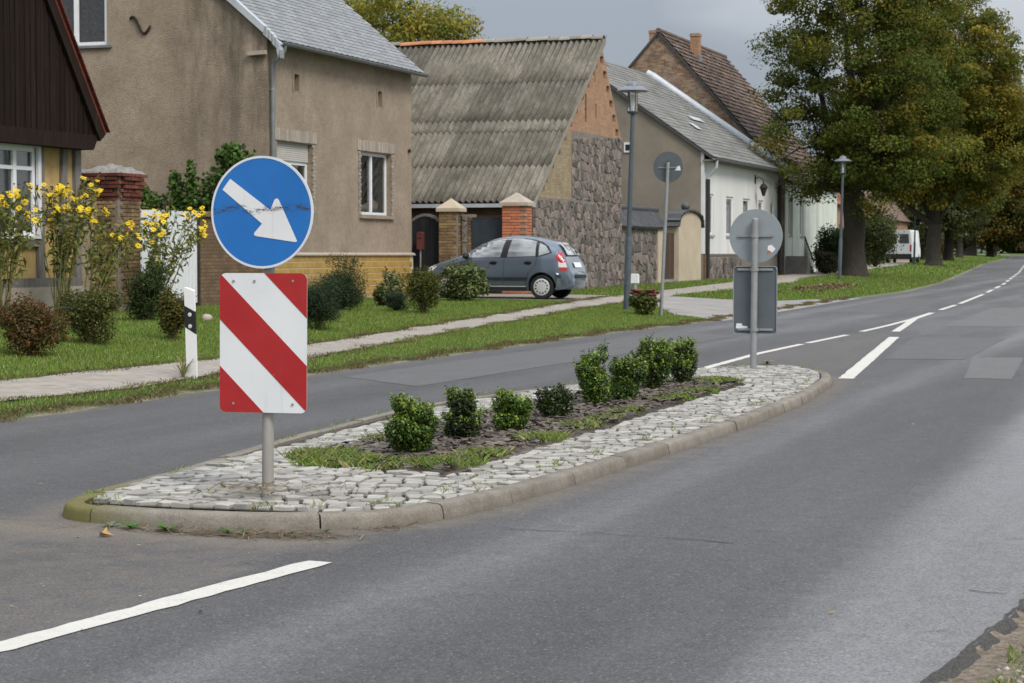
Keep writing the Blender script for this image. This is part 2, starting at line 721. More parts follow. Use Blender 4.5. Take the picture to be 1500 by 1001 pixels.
M['bark'] = pmat('bark', (0.026, 0.022, 0.018), (0.065, 0.054, 0.044), 6, bump=0.9, bscale=18, bdist=0.03, stretch=(3, 3, 0.6))
M['stem'] = pmat('stem', (0.11, 0.085, 0.05), (0.19, 0.15, 0.085), 10)
M['greenstem'] = pmat('green_stem', (0.10, 0.12, 0.04), (0.17, 0.14, 0.07), 10)
M['mulch'] = pmat('bark_mulch', (0.055, 0.043, 0.036), (0.16, 0.135, 0.115), 14, rand=0.9, bump=0.5)
M['pebble'] = pmat('pebble', (0.22, 0.19, 0.16), (0.38, 0.34, 0.30), 9, rand=0.9)

# --- stone and masonry
M['cobble'] = pmat('pale_cobble', (0.255, 0.245, 0.226), (0.385, 0.372, 0.346), 9, rand=0.5, bscale=60, bump=0.5, bdist=0.006, stain=(0.30, 0.27, 0.22), sscale=5, slo=0.60, shi=0.75)
M['joint'] = pmat('joint_sand', (0.022, 0.019, 0.015), (0.07, 0.06, 0.045), 18, bump=0.6, stain=(0.05, 0.07, 0.02), sscale=3)
k = Mat('kerb_concrete')
p = k.pos()
c = k.mix(k.step(k.noise(p, 4, 9, 0.75), 0.3, 0.7), (0.135, 0.118, 0.098), (0.25, 0.226, 0.195))
sp = k.voro(p, 160, 'F1', 'Color')
sv = k.n('ShaderNodeSeparateColor')
k.l(sp, sv.inputs[0])
c = k.mix(1.0, c, k.math('MULTIPLY_ADD', sv.outputs[0], 0.34, 0.83), 'MULTIPLY')
c = k.mix(1.0, c, k.math('MULTIPLY_ADD', k.n('ShaderNodeObjectInfo').outputs['Random'], 0.22, 0.89), 'MULTIPLY')
x = k.sep()
low = k.step(k.math('ADD', k.math('MULTIPLY', x[2], -11.0), k.noise(p, 6, 6, 0.7)), 0.0, 0.55)
c = k.mix(k.math('MULTIPLY', low, 0.6), c, (0.13, 0.105, 0.08))
mossx = k.math('MULTIPLY', k.step(x[0], -4.75, -5.55), k.step(x[1], 12.5, 9.6))
mossm = k.step(k.math('MULTIPLY', mossx, k.math('ADD', k.noise(p, 9, 8, 0.75), 0.36)), 0.40, 0.86)
c = k.mix(k.math('MULTIPLY', mossm, 0.85), c, (0.125, 0.118, 0.026))
k.bump(k.noise(p, 70, 5, 0.7), 0.5, 0.006)
M['kerb'] = k.done(c, 0.9, 0.2)

k = Mat('beige_render')
p = k.pos()
x = k.sep()
c = k.mix(k.step(k.noise(p, 1.3, 8, 0.65), 0.3, 0.7), (0.295, 0.236, 0.182), (0.43, 0.352, 0.275))
c = k.mix(k.math('MULTIPLY', k.step(k.noise(p, 9, 6, 0.7), 0.45, 0.72), 0.5), c, (0.20, 0.15, 0.108))
c = k.mix(k.math('MULTIPLY', k.step(k.noise(p, 45, 3, 0.6), 0.56, 0.66), 0.45), c, (0.17, 0.135, 0.10))
# rain streaks that have run down the gable below the verge
st = k.noise(k.pos((1.0, 1.0, 0.22)), 1.9, 8, 0.7)
stm = k.math('MULTIPLY', k.step(st, 0.36, 0.60), k.math('MULTIPLY', k.step(x[0], -23.0, -22.0), k.step(k.math('ADD', x[2], k.math('MULTIPLY', st, 2.0)), 3.2, 6.8)))
stm = k.math('MULTIPLY', stm, k.step(x[1], 42.3, 42.1))
c = k.mix(k.math('MULTIPLY', stm, 0.8), c, (0.105, 0.090, 0.07))
k.bump(k.math('ADD', k.noise(p, 26, 5, 0.7), k.math('MULTIPLY', k.noise(p, 70, 3), 0.6)), 0.9, 0.035)
M['render_beige'] = k.done(c, 0.95, 0.15)
M['render_grey'] = pmat('grey_render', (0.17, 0.148, 0.125), (0.24, 0.205, 0.172), 1.1, bump=0.5, bscale=30, bdist=0.01, stain=(0.25, 0.21, 0.165), sscale=0.5, slo=0.45, shi=0.7)
M['render_white'] = pmat('white_render', (0.60, 0.60, 0.60), (0.72, 0.72, 0.72), 0.8, bump=0.2, bscale=40, stain=(0.42, 0.42, 0.41), sscale=0.5, slo=0.56, shi=0.8, stretch=(1, 1, 0.4))
M['render_cream'] = pmat('cream_render', (0.42, 0.35, 0.26), (0.52, 0.44, 0.34), 1.5)
M['board_white'] = pmat('pale_green_boards', (0.58, 0.62, 0.56), (0.68, 0.71, 0.66), 1, rand=0.12)
M['ochre_plaster'] = pmat('ochre_plaster', (0.40, 0.27, 0.105), (0.50, 0.36, 0.16), 3, bump=0.5, bscale=30, stain=(0.30, 0.20, 0.09), sscale=2)
M['old_timber'] = pmat('weathered_timber', (0.10, 0.09, 0.085), (0.24, 0.22, 0.21), 5, bump=0.6, bscale=30, stretch=(8, 8, 0.5))
M['dark_board'] = pmat('tarred_board', (0.010, 0.0065, 0.0055), (0.023, 0.0145, 0.0115), 5, bump=0.6, bscale=30, stretch=(8, 8, 0.4), rand=0.5, stain=(0.05, 0.036, 0.03), sscale=3, slo=0.58, shi=0.8, spec=0.12)
M['yellow_tile'] = pmat('glazed_yellow_tile', (0.36, 0.225, 0.060), (0.44, 0.285, 0.085), 6, rough=0.35, rand=0.22, bump=0.1, spec=0.5, stain=(0.60, 0.5, 0.38), sscale=4, slo=0.70, shi=0.73)
M['tile_joint'] = pmat('tile_joint', (0.50, 0.40, 0.25), (0.62, 0.52, 0.36), 8)
M['lintel_brick'] = pmat('painted_lintel_brick', (0.27, 0.235, 0.20), (0.36, 0.315, 0.27), 5, rand=0.35)
M['slate'] = pmat('slate', (0.165, 0.175, 0.19), (0.26, 0.27, 0.285), 5, rough=0.6, rand=0.30, bump=0.3, spec=0.4, stain=(0.20, 0.20, 0.17), sscale=1.5)
M['roof_under'] = pmat('roof_battens', (0.05, 0.05, 0.05), (0.08, 0.08, 0.08), 5)
k = Mat('mossy_fibre_cement')
p = k.pos()
c = k.ramp(k.noise(k.pos((1, 0.5, 0.5)), 2.6, 8, 0.7), [(0.3, (0.105, 0.096, 0.080)), (0.5, (0.165, 0.152, 0.128)), (0.72, (0.25, 0.232, 0.198))])
c = k.mix(k.math('MULTIPLY', k.step(k.noise(p, 11, 5, 0.7), 0.52, 0.64), 0.7), c, (0.085, 0.088, 0.045))
c = k.mix(k.math('MULTIPLY', k.step(k.noise(p, 8, 5, 0.75), 0.66, 0.71), 0.8), c, (0.42, 0.41, 0.36))
c = k.mix(k.math('MULTIPLY', k.step(k.noise(k.pos((2.5, 0.4, 0.4)), 4, 6, 0.7), 0.58, 0.68), 0.5), c, (0.065, 0.062, 0.055))
c = k.mix(k.math('MULTIPLY', k.step(k.noise(k.pos((3.2, 0.5, 0.5)), 3.0, 7, 0.7), 0.50, 0.62), 0.55), c, (0.075, 0.07, 0.058))
c = k.mix(1.0, c, k.math('MULTIPLY_ADD', k.rnd(), 0.5, 0.72), 'MULTIPLY')
k.bump(k.noise(p, 40, 5, 0.7), 0.6, 0.01)
M['corrugated'] = k.done(c, 0.95, 0.1)
M['ridge'] = pmat('ridge_tile', (0.22, 0.20, 0.17), (0.30, 0.27, 0.23), 5, rand=0.4)
M['ridge_orange'] = pmat('orange_ridge_tile', (0.42, 0.17, 0.085), (0.50, 0.23, 0.12), 5, rand=0.3)
M['red_brick'] = brickmat('red_brick_wall', (0.42, 0.22, 0.13), (0.52, 0.31, 0.19), (0.40, 0.33, 0.25), stain=(0.36, 0.225, 0.15))
M['yellow_brick'] = brickmat('yellow_brick_wall', (0.33, 0.255, 0.155), (0.44, 0.355, 0.225), (0.34, 0.30, 0.23), stain=(0.27, 0.205, 0.13))
M['brown_brick'] = brickmat('brown_brick_wall', (0.17, 0.105, 0.06), (0.24, 0.155, 0.085), (0.10, 0.08, 0.06), stain=(0.12, 0.08, 0.05))
M['worn_brick'] = brickmat('worn_brick_gable', (0.22, 0.105, 0.06), (0.46, 0.32, 0.20), (0.38, 0.335, 0.28), stain=(0.125, 0.10, 0.082), spots=(0.42, 0.36, 0.29))
M['brick_red1'] = pmat('red_brick', (0.105, 0.034, 0.026), (0.19, 0.062, 0.044), 10, rand=0.8, bump=0.5, stain=(0.10, 0.05, 0.04), sscale=4)
M['brick_red2'] = pmat('orange_red_brick', (0.40, 0.135, 0.07), (0.48, 0.19, 0.105), 10, rand=0.35, bump=0.5)
M['brick_yellow'] = pmat('yellow_brick', (0.19, 0.125, 0.06), (0.30, 0.21, 0.11), 10, rand=0.6, bump=0.5, stain=(0.11, 0.07, 0.045), sscale=2.2, slo=0.45, shi=0.62)
M['mortar'] = pmat('mortar', (0.16, 0.13, 0.10), (0.24, 0.20, 0.16), 12)
M['fieldstone'] = pmat('fieldstone', (0.10, 0.088, 0.079), (0.24, 0.213, 0.195), 9, rand=1.0, bump=0.8, bscale=14, bdist=0.02, hue=(0.16, 0.122, 0.108), stain=(0.32, 0.29, 0.265), sscale=3.2, slo=0.6, shi=0.75)
M['stone_joint'] = pmat('stone_joint', (0.15, 0.132, 0.115), (0.235, 0.208, 0.18), 9)
M['cap_stone'] = pmat('cap_stone', (0.34, 0.29, 0.24), (0.44, 0.385, 0.32), 6)
M['rubble_cap'] = pmat('rubble_cap', (0.15, 0.14, 0.13), (0.30, 0.285, 0.27), 14, bump=0.9, bscale=25, bdist=0.02)
M['old_roof'] = pmat('old_roof_tile', (0.115, 0.082, 0.068), (0.20, 0.14, 0.115), 4, rand=0.5, bump=0.5, stain=(0.24, 0.21, 0.19), sscale=1.5)
M['grey_roof'] = pmat('grey_sheet_roof', (0.15, 0.15, 0.145), (0.235, 0.235, 0.225), 1.2, rand=0.2, stain=(0.125, 0.12, 0.10), sscale=1.3, slo=0.52, shi=0.7, stretch=(1, 0.5, 1))
M['red_tile'] = pmat('red_verge_tile', (0.085, 0.022, 0.018), (0.15, 0.04, 0.03), 6, rand=0.5)
M['dark_tile'] = pmat('dark_coping_tile', (0.05, 0.052, 0.058), (0.09, 0.092, 0.10), 6, rough=0.5, rand=0.3)
M['far_orange_roof'] = pmat('orange_roof', (0.22, 0.08, 0.05), (0.30, 0.12, 0.075), 3)

# --- metal, plastic, glass
M['galv'] = pmat('galvanised_steel', (0.235, 0.245, 0.25), (0.31, 0.32, 0.325), 8, rough=0.55, bump=0.05, metal=0.25, spec=0.4)
M['galv_dirty'] = pmat('dirty_galvanised_pole', (0.25, 0.235, 0.215), (0.35, 0.335, 0.315), 6, rough=0.6, bump=0.08, metal=0.1, spec=0.4, stain=(0.22, 0.20, 0.175), sscale=2, stretch=(2, 2, 0.5))
M['sign_back_light'] = pmat('grey_sign_back', (0.235, 0.265, 0.285), (0.275, 0.305, 0.325), 4, rough=0.5, bump=0.03)
M['sign_back'] = pmat('dark_grey_sign_back', (0.090, 0.105, 0.118), (0.115, 0.130, 0.143), 4, rough=0.5, bump=0.03)
M['zinc'] = pmat('zinc', (0.16, 0.17, 0.18), (0.24, 0.25, 0.26), 4, rough=0.5, bump=0.05, metal=0.3, spec=0.4)
M['flashing'] = pmat('bright_flashing', (0.40, 0.43, 0.47), (0.52, 0.55, 0.59), 3, rough=0.55, bump=0.05, metal=0.2, spec=0.5)
M['lamp_steel'] = pmat('blue_grey_lamp_paint', (0.060, 0.075, 0.09), (0.085, 0.10, 0.118), 5, rough=0.45, bump=0.04, spec=0.4)
M['lamp_hood'] = pmat('lamp_hood_paint', (0.14, 0.155, 0.18), (0.19, 0.205, 0.235), 5, rough=0.4, bump=0.03, spec=0.45)
M['white_plastic'] = pmat('white_plastic', (0.70, 0.70, 0.70), (0.78, 0.78, 0.78), 6, rough=0.45, bump=0.04, stain=(0.55, 0.54, 0.50), sscale=6, slo=0.6, shi=0.8)
M['black_plastic'] = pmat('black_plastic', (0.014, 0.014, 0.015), (0.024, 0.024, 0.025), 6, rough=0.5, bump=0.04)
M['dark_trim'] = pmat('dark_trim', (0.022, 0.023, 0.026), (0.034, 0.035, 0.038), 6, rough=0.55, bump=0.03)
M['white_frame'] = pmat('white_window_frame', (0.72, 0.73, 0.75), (0.80, 0.81, 0.83), 6, rough=0.4, bump=0.02)
M['white_wood'] = pmat('flaking_white_wood', (0.58, 0.60, 0.63), (0.70, 0.72, 0.74), 5, bump=0.4, stretch=(4, 4, 0.6), stain=(0.30, 0.27, 0.23), sscale=2.6, slo=0.63, shi=0.72)
M['shutter'] = pmat('roller_shutter', (0.42, 0.40, 0.37), (0.50, 0.48, 0.45), 5, bump=0.05)
M['curtain'] = pmat('pale_curtain', (0.50, 0.50, 0.49), (0.66, 0.66, 0.65), 3, stretch=(14, 14, 0.5), bump=0.3, bscale=12)
M['brown_curtain'] = pmat('brown_curtain', (0.17, 0.11, 0.10), (0.55, 0.44, 0.41), 5, stretch=(7, 7, 3), bump=0.3)
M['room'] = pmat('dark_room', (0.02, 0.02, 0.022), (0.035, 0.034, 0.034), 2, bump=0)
M['iron'] = pmat('rusty_iron', (0.022, 0.018, 0.016), (0.05, 0.038, 0.03), 12, bump=0.4)
M['black_gate'] = pmat('dark_gate_wood', (0.014, 0.014, 0.016), (0.028, 0.027, 0.028), 4, stretch=(6, 6, 0.5), rand=0.4)
M['slate_panel'] = pmat('slate_blue_panel', (0.026, 0.036, 0.046), (0.036, 0.048, 0.058), 4, rough=0.5, bump=0.03)
M['brown_wood'] = pmat('brown_gate_wood', (0.055, 0.035, 0.026), (0.09, 0.06, 0.045), 5, stretch=(6, 6, 0.5), rand=0.4)
M['letterbox'] = pmat('dark_red_letterbox', (0.10, 0.03, 0.028), (0.13, 0.045, 0.04), 5, rough=0.4)
M['rubber'] = pmat('tyre_rubber', (0.016, 0.016, 0.017), (0.028, 0.028, 0.028), 8, rough=0.8)
M['hubcap'] = pmat('silver_hubcap', (0.55, 0.56, 0.57), (0.66, 0.67, 0.68), 6, rough=0.35, bump=0.02, metal=0.2, spec=0.5)
M['sticker'] = pmat('white_sticker', (0.70, 0.70, 0.72), (0.80, 0.80, 0.80), 10, bump=0)
M['sticker_red'] = pmat('red_sticker', (0.45, 0.10, 0.06), (0.5, 0.14, 0.09), 10, bump=0)
M['reflector'] = pmat('grey_reflector', (0.48, 0.48, 0.48), (0.62, 0.62, 0.62), 30, rough=0.3, bump=0.2)
k = Mat('car_paint_blue_grey')
k.done(k.mix(k.noise(k.pos(), 260, 2), (0.115, 0.15, 0.20), (0.165, 0.205, 0.26)), 0.26, 0.5, 0.5)
k.b.inputs['Coat Weight'].default_value = 0.8
k.b.inputs['Coat Roughness'].default_value = 0.06
M['car_paint'] = k.m
k = Mat('window_glass')
tr_ = k.n('ShaderNodeBsdfTransparent')
tr_.inputs[0].default_value = (0.72, 0.75, 0.76, 1)
gl_ = k.n('ShaderNodeBsdfGlossy')
gl_.inputs['Roughness'].default_value = 0.03
fr_ = k.n('ShaderNodeFresnel')
fr_.inputs['IOR'].default_value = 1.55
mx_ = k.n('ShaderNodeMixShader')
k.l(k.math('MULTIPLY_ADD', fr_.outputs[0], 0.8, 0.02), mx_.inputs[0])
k.l(tr_.outputs[0], mx_.inputs[1])
k.l(gl_.outputs[0], mx_.inputs[2])
k.l(mx_.outputs[0], k.out.inputs['Surface'])
M['glass'] = k.m
k = Mat('sky_toned_car_glass')
k.done(k.mix(k.step(k.noise(k.pos(), 2.2, 3), 0.35, 0.65), (0.055, 0.062, 0.068), (0.22, 0.235, 0.24)), 0.05, 0.9)  # pale patches in the colour stand in for sky seen through the windows
k.b.inputs['Coat Weight'].default_value = 1.0
k.b.inputs['Coat Roughness'].default_value = 0.02
k.b.inputs['Coat IOR'].default_value = 1.9
M['car_glass'] = k.m
k = Mat('clear_glass')
k.done((0.92, 0.94, 0.95), 0.04, 0.5)
k.b.inputs['Transmission Weight'].default_value = 0.95
k.b.inputs['IOR'].default_value = 1.15
M['clear_glass'] = k.m
M['tail_red'] = pmat('red_lens', (0.40, 0.015, 0.018), (0.46, 0.03, 0.03), 8, rough=0.15, bump=0.0, spec=0.6)
M['tail_white'] = pmat('clear_lens', (0.62, 0.60, 0.60), (0.72, 0.70, 0.70), 8, rough=0.12, bump=0.0, spec=0.6)


def signmat(name, c1, c2, scuff=None, specks=None):
    k = Mat(name)
    p = k.pos()
    c = k.mix(k.step(k.noise(p, 3.5, 6, 0.6), 0.3, 0.7), c1, c2)
    # grime streaks running down
    c = k.mix(k.math('MULTIPLY', k.step(k.noise(k.pos((14, 14, 0.8)), 3, 4), 0.60, 0.8), 0.22), c, (0.10, 0.09, 0.08))
    if specks:
        c = k.mix(k.math('MULTIPLY', k.step(k.noise(p, 38, 5, 0.75), 0.70, 0.74), 0.8), c, specks)
    if scuff:
        x = k.sep()
        d = k.math('ABSOLUTE', k.math('SUBTRACT', k.math('ADD', x[2], k.math('MULTIPLY_ADD', k.noise(p, 7, 3), 0.07, -0.035)), scuff[0]))
        band = k.step(d, scuff[1], 0.004)
        c = k.mix(k.math('MULTIPLY', band, k.step(k.noise(k.pos((1, 1, 2.5)), 26, 6, 0.8), 0.47, 0.58)), c, (0.045, 0.045, 0.05))
        # two scratched side marks
    return k.done(c, k.math('MULTIPLY_ADD', k.noise(p, 8, 3), 0.15, 0.33), 0.45)


M['sign_blue'] = signmat('sign_blue', (0.013, 0.140, 0.45), (0.020, 0.168, 0.51), (1.637, 0.026), (0.10, 0.2, 0.4))
M['sign_white_disc'] = signmat('sign_white_arrow', (0.70, 0.71, 0.72), (0.77, 0.77, 0.78), (1.637, 0.020), (0.25, 0.24, 0.22))
M['sign_rim'] = signmat('sign_rim', (0.60, 0.64, 0.70), (0.70, 0.73, 0.77))
M['sign_red'] = signmat('sign_red', (0.345, 0.014, 0.017), (0.40, 0.024, 0.024), None, (0.60, 0.40, 0.36))
M['sign_white'] = signmat('sign_white', (0.66, 0.68, 0.70), (0.73, 0.745, 0.76), None, (0.28, 0.26, 0.22))

# ================================================================== terrain
ZP = [(-100, 0), (40, 0), (95, .25), (160, .45), (420, 1.5), (700, 2.6)]
EL = [(-100, -9.4), (14.6, -9.49), (17, -9.58), (21.4, -9.82), (27, -9.9), (35, -10.0), (42, -9.75), (57, -9.95), (69, -9.7), (85, -10.5), (104, -12.1), (172, -18), (300, -27), (420, -60), (700, -170)]
ER = [(-100, -.9), (6.7, -.86), (8.3, -.70), (15, -.6), (25, -1.2), (40, -2.4), (70, -3.0), (104, -5.0), (172, -11), (300, -20), (420, -53), (700, -163)]
LT = [(0, 0), (.4, .05), (1, .07), (2.5, .14), (3.5, .20), (4.5, .27), (6, .29), (10.5, .30), (20, .32), (80, 1.0), (600, 6.0)]
PF = [(-100, -10.4), (15.9, -10.31), (18, -10.15), (23.5, -10.79), (31.5, -11.85), (41.8, -12.99), (54.3, -13.69), (71, -13.9), (78, -14.9), (97, -16.2), (120, -18.2), (142, -20.0), (195, -26.5), (300, -38)]
PB = [(-100, -11.6), (17.8, -11.52), (22.6, -11.54), (26, -11.92), (34.3, -12.92), (44, -13.9), (47.5, -14.2), (58.5, -14.9), (67.8, -15.5), (78.7, -16.6), (97, -18.0), (120, -20), (142, -21.8), (195, -28.3), (300, -40)]
AP = [(41.4, -9.6), (42.6, -10.9), (46, -12.2), (49.5, -13.7), (52.5, -13.8), (53, -12.2), (54, -11.0), (57, -10.3), (60, -9.9)]


def zr(y):
    return interp(y, ZP)


def el(y):
    return interp(y, EL)


def er(y):
    return interp(y, ER)


def G(x, y):
    t = el(y) - x
    z = zr(y) + np.where(t > 0, interp(np.maximum(t, 0), LT), 0)
    u = x - er(y)
    return z - np.where(u > 0, np.interp(u, [0, .035, .6, 3, 60], [0, .020, .024, .02, .3]), 0)


def Gz(x, y):
    return float(G(np.float64(x), np.float64(y)))


def grid_mesh(name, X, Y, Z):
    ny, nx = X.shape
    V = np.stack([X, Y, Z], -1).reshape(-1, 3)
    idx = np.arange(ny * nx).reshape(ny, nx)
    F = np.stack([idx[:-1, :-1], idx[:-1, 1:], idx[1:, 1:], idx[1:, :-1]], -1).reshape(-1, 4)
    return npmesh(name, V, F, smooth=True)


# ground: left part, under the road, right part in one sheet
yl = np.unique(np.concatenate([np.arange(-60, 0, 4.0), np.arange(0, 12, .25), np.arange(12, 62, .5), np.arange(62, 130, 2.0), np.arange(130, 420, 10.0), np.array([420, 500, 600, 700.])]))
tl = np.array(sorted(set([a for a, b in LT]) | {.2, .7, 1.7, 3, 4, 5, 8, 14, 30, 45, 60, 120, 250}))[::-1]
rl = np.concatenate([np.array([0, .018, .035, .09, .14, .2, .3, .4, .5, .6, .7, .85, 1.0, 1.2, 1.5, 1.8, 2.2, 3, 5, 9, 20, 60, 200, 600.])])
GX, GY, GZ, GS = [], [], [], []
for y in yl:
    e, r_ = el(y), er(y)
    xs = np.concatenate([e - tl, [e + .35, (e + r_) / 2, r_ - .3], r_ + rl])
    zs = G(xs, np.full_like(xs, y))
    nl = len(tl)
    zs[nl - 1] -= .0
    zs[nl:nl + 3] -= .06
    so = np.zeros_like(xs)
    so[:nl] = np.interp(tl, [0, .12, .35, 30], [.62, .5, .05, .0])
    so[nl:nl + 3] = 1
    so[nl + 3:] = np.interp(rl, [0, .25, 2.2, 4], [.9, 1, .95, .2])
    GX.append(xs)
    GY.append(np.full_like(xs, y))
    GZ.append(zs)
    GS.append(so)
me = grid_mesh('ground', np.array(GX), np.array(GY), np.array(GZ))
fattr(me, 'soil', np.array(GS).ravel())
ground = link('ground', me, M['ground'])
ground['kind'] = 'structure'

# ------------------------------------------------------------------ traffic island outline (x, y)
ISL = [(-4.62, 9.24), (-4.2, 9.40), (-3.86, 9.80), (-3.68, 10.8), (-3.60, 12.4), (-3.53, 15.0), (-3.55, 18.0), (-3.70, 20.4), (-3.86, 21.9),
       (-4.15, 22.95), (-4.75, 23.45), (-5.35, 23.0), (-5.75, 21.6), (-6.2, 19.5), (-6.50, 17.2), (-6.50, 15.6), (-6.34, 13.8), (-6.12, 12.0), (-5.96, 10.7), (-5.88, 9.85), (-5.70, 9.38), (-5.25, 9.23)]


def catmull(pts, n):
    out = []
    m = len(pts)
    for i in range(m):
        p0, p1, p2, p3 = [np.array(pts[(i + j) % m]) for j in (-1, 0, 1, 2)]
        for k_ in range(n):
            t = k_ / n
            out.append(.5 * (2 * p1 + (p2 - p0) * t + (2 * p0 - 5 * p1 + 4 * p2 - p3) * t * t + (3 * p1 - p0 - 3 * p2 + p3) * t ** 3))
    return np.array(out)


isl = catmull(ISL, 12)
seg = np.linalg.norm(np.roll(isl, -1, 0) - isl, axis=1)
cum = np.concatenate([[0], np.cumsum(seg)])
TOT = cum[-1]
islc = np.vstack([isl, isl[:1]])


def isl_at(s):
    s = s % TOT
    return np.array([np.interp(s, cum, islc[:, 0]), np.interp(s, cum, islc[:, 1])])


def isl_n(s):
    d = isl_at(s + .03) - isl_at(s - .03)
    d /= np.linalg.norm(d)
    return np.array([d[1], -d[0]])       # outward (outline is counter-clockwise seen from above)


def isl_dist(x, y):
    """signed distance, >0 outside"""
    P_ = np.stack([x, y], -1)[:, None, :]
    d = np.linalg.norm(P_ - isl[None, ::2, :], axis=2)
    return d.min(1)


# ------------------------------------------------------------------ road
yr = np.unique(np.concatenate([np.arange(-60, 0, 2.0), np.arange(0, 45, .22), np.arange(45, 80, .6), np.arange(80, 160, 3.0), np.arange(160, 700.1, 12.0)]))
fr = np.linspace(0, 1, 49)
RX = np.array([el(y) + (er(y) - el(y)) * fr for y in yr])
RY = np.repeat(yr[:, None], len(fr), 1)
for i, y in enumerate(yr):          # ragged broken edges
    if y < 60:
        RX[i, -1] += .03 * mnoise.noise((0, y * 1.3, 0)) + .025 * mnoise.noise((5, y * 9, 0))
        RX[i, 0] += .07 * mnoise.noise((9, y * 1.3, 0))
RZ = G(RX, RY)
RZ[:, 0] = np.array([zr(y) for y in yr])
RZ[:, -1] = np.array([zr(y) for y in yr])
RZ += .004
RZ += .006 * np.exp(-((RX - (RX[:, :1] + RX[:, -1:]) / 2) / 2.5) ** 2)
me = grid_mesh('road', RX, RY, RZ)
xx, yy = RX.ravel(), RY.ravel()
tone = .30 + .62 * np.exp(-((xx + 1.02 + .012 * (yy - 9)) / .52) ** 4) * np.clip((30 - yy) / 14, 0, 1)
tone += .30 * np.exp(-((xx + 3.15) / .28) ** 2)
tone += .20 * np.exp(-((xx + 7.2) / .35) ** 2) + .22 * np.exp(-((xx + 8.9) / .4) ** 2) - .08 * (xx < -6)
tone += .22 * np.clip((yy - 22) / 20, 0, 1)
tone += .10 * np.clip((9 - yy) / 6, 0, 1) * (xx < -3.6)
dist = isl_dist(xx, yy)
dirt = .78 * np.exp(-(dist / .33) ** 2) * (yy < 40)
dirt = np.maximum(dirt, .95 * np.exp(-((yy - 9.02) / .40) ** 2) * np.clip((xx + 6.6) / .7, 0, 1) * np.clip((-3.6 - xx) / .5, 0, 1))
wedge = (yy > 22.5) & (yy < 37) & (xx > -6.0) & (xx < np.interp(yy, [22.9, 34.4, 37], [-3.99, -5.03, -5.4]))
dirt = np.where(wedge, np.maximum(dirt, .50), dirt)
near = (yy < 9.3) & (xx < -4.0) & (xx > -6.2)
dirt = np.where(near, np.maximum(dirt, .52), dirt)
dirt = np.maximum(dirt, .55 * np.exp(-((xx - el(yy)) / .35) ** 2))
dirt = np.maximum(dirt, .40 * np.exp(-((xx - er(yy)) / .15) ** 2))
fattr(me, 'tone', tone)
fattr(me, 'dirt', dirt)
road = link('road', me, M['asphalt'])
road['kind'] = 'structure'


def zroad(x, y):
    e, r_ = el(y), er(y)
    return float(zr(y) + .004 + .006 * math.exp(-((x - (e + r_) / 2) / 2.5) ** 2))


# broken asphalt lip along the near right edge
V, F = [], []
ys = np.arange(2, 30, .05)
for i, y in enumerate(ys):
    e = er(y) + .03 * mnoise.noise((0, y * 1.3, 0)) + .025 * mnoise.noise((5, y * 9, 0))
    for j, (dx, dz) in enumerate(((-.015, .0045), (.0, .002), (.010, -.006), (.022, -.014), (.036, -.024), (.05, -.045))):
        wob = .010 * mnoise.noise((dx * 30, y * 12, 3)) if j else 0
        V.append((e + dx + wob + (.012 * mnoise.noise((dx * 9, y * 5, 7)) if j else 0), y, zr(y) + .004 + dz + (.010 * mnoise.noise((dx * 25, y * 16, 1)) if j > 1 else 0)))
n6 = 6
for i in range(len(ys) - 1):
    for j in range(n6 - 1):
        a = i * n6 + j
        F.append((a, a + 1, a + n6 + 1, a + n6))
lip = link('broken_road_edge', npmesh('broken_road_edge', V, F), M['broken'], road)


def strip(name, pts, w, m, parent, lift=.004, ragged=.0):
    """flat marking strip along pts (x, y)"""
    pts = [np.array(p, float) for p in pts]
    P2 = []
    for a, b in zip(pts[:-1], pts[1:]):
        n = max(2, int(np.linalg.norm(b - a) / .12) if a[1] < 40 else int(np.linalg.norm(b - a) / 1.0) + 1)
        for i in range(n):
            P2.append(a + (b - a) * i / n)
    P2.append(pts[-1])
    V, F = [], []
    for i, p in enumerate(P2):
        d = P2[min(i + 1, len(P2) - 1)] - P2[max(i - 1, 0)]
        d /= np.linalg.norm(d)
        nrm = np.array([-d[1], d[0]])
        for s_ in (-1, 1):
            q = p + nrm * s_ * (w / 2 + ragged * mnoise.noise((p[0] * 6 + s_ * 9, p[1] * 6, 0)))
            V.append((q[0], q[1], zroad(q[0], q[1]) + lift))
    for i in range(len(P2) - 1):
        F.append((2 * i, 2 * i + 2, 2 * i + 3, 2 * i + 1))
    return link(name, npmesh(name, V, F), m, parent)


mk = M['paint']
strip('lane_marking', [(-4.66, 1.0), (-4.04, 6.2), (-3.80, 8.42)], .135, mk, road, ragged=.022)
strip('lane_marking', [(-3.86, 22.75), (-5.03, 34.4)], .17, mk, road, ragged=.022)
strip('lane_marking', [(-5.36, 36.8), (-5.98, 43.8), (-6.10, 47.6)], .15, mk, road)
strip('lane_marking', [(-5.75, 22.3), (-5.98, 28.0), (-5.97, 31.2)], .12, mk, road, ragged=.01)
strip('lane_marking', [(-5.96, 31.6), (-5.92, 35.0)], .12, mk, road)
strip('lane_marking', [(-5.93, 36.6), (-5.98, 44.0)], .12, mk, road)
CL = [(47, -6.1), (55, -6.34), (65.6, -6.83), (82.5, -7.81), (118.7, -10.4), (172, -14.6), (300, -23.5), (420, -56.5)]
y = 49.7
for k_ in range(34):
    L_ = 4.2 if k_ == 0 else (10.5 if k_ == 1 else 4.0)
    strip('lane_marking', [(interp(y, CL), y), (interp(y + L_, CL), y + L_)], .13, mk, road)
    y += L_ + (1.2 if k_ == 0 else 2.6)
    if y > 240:
        break


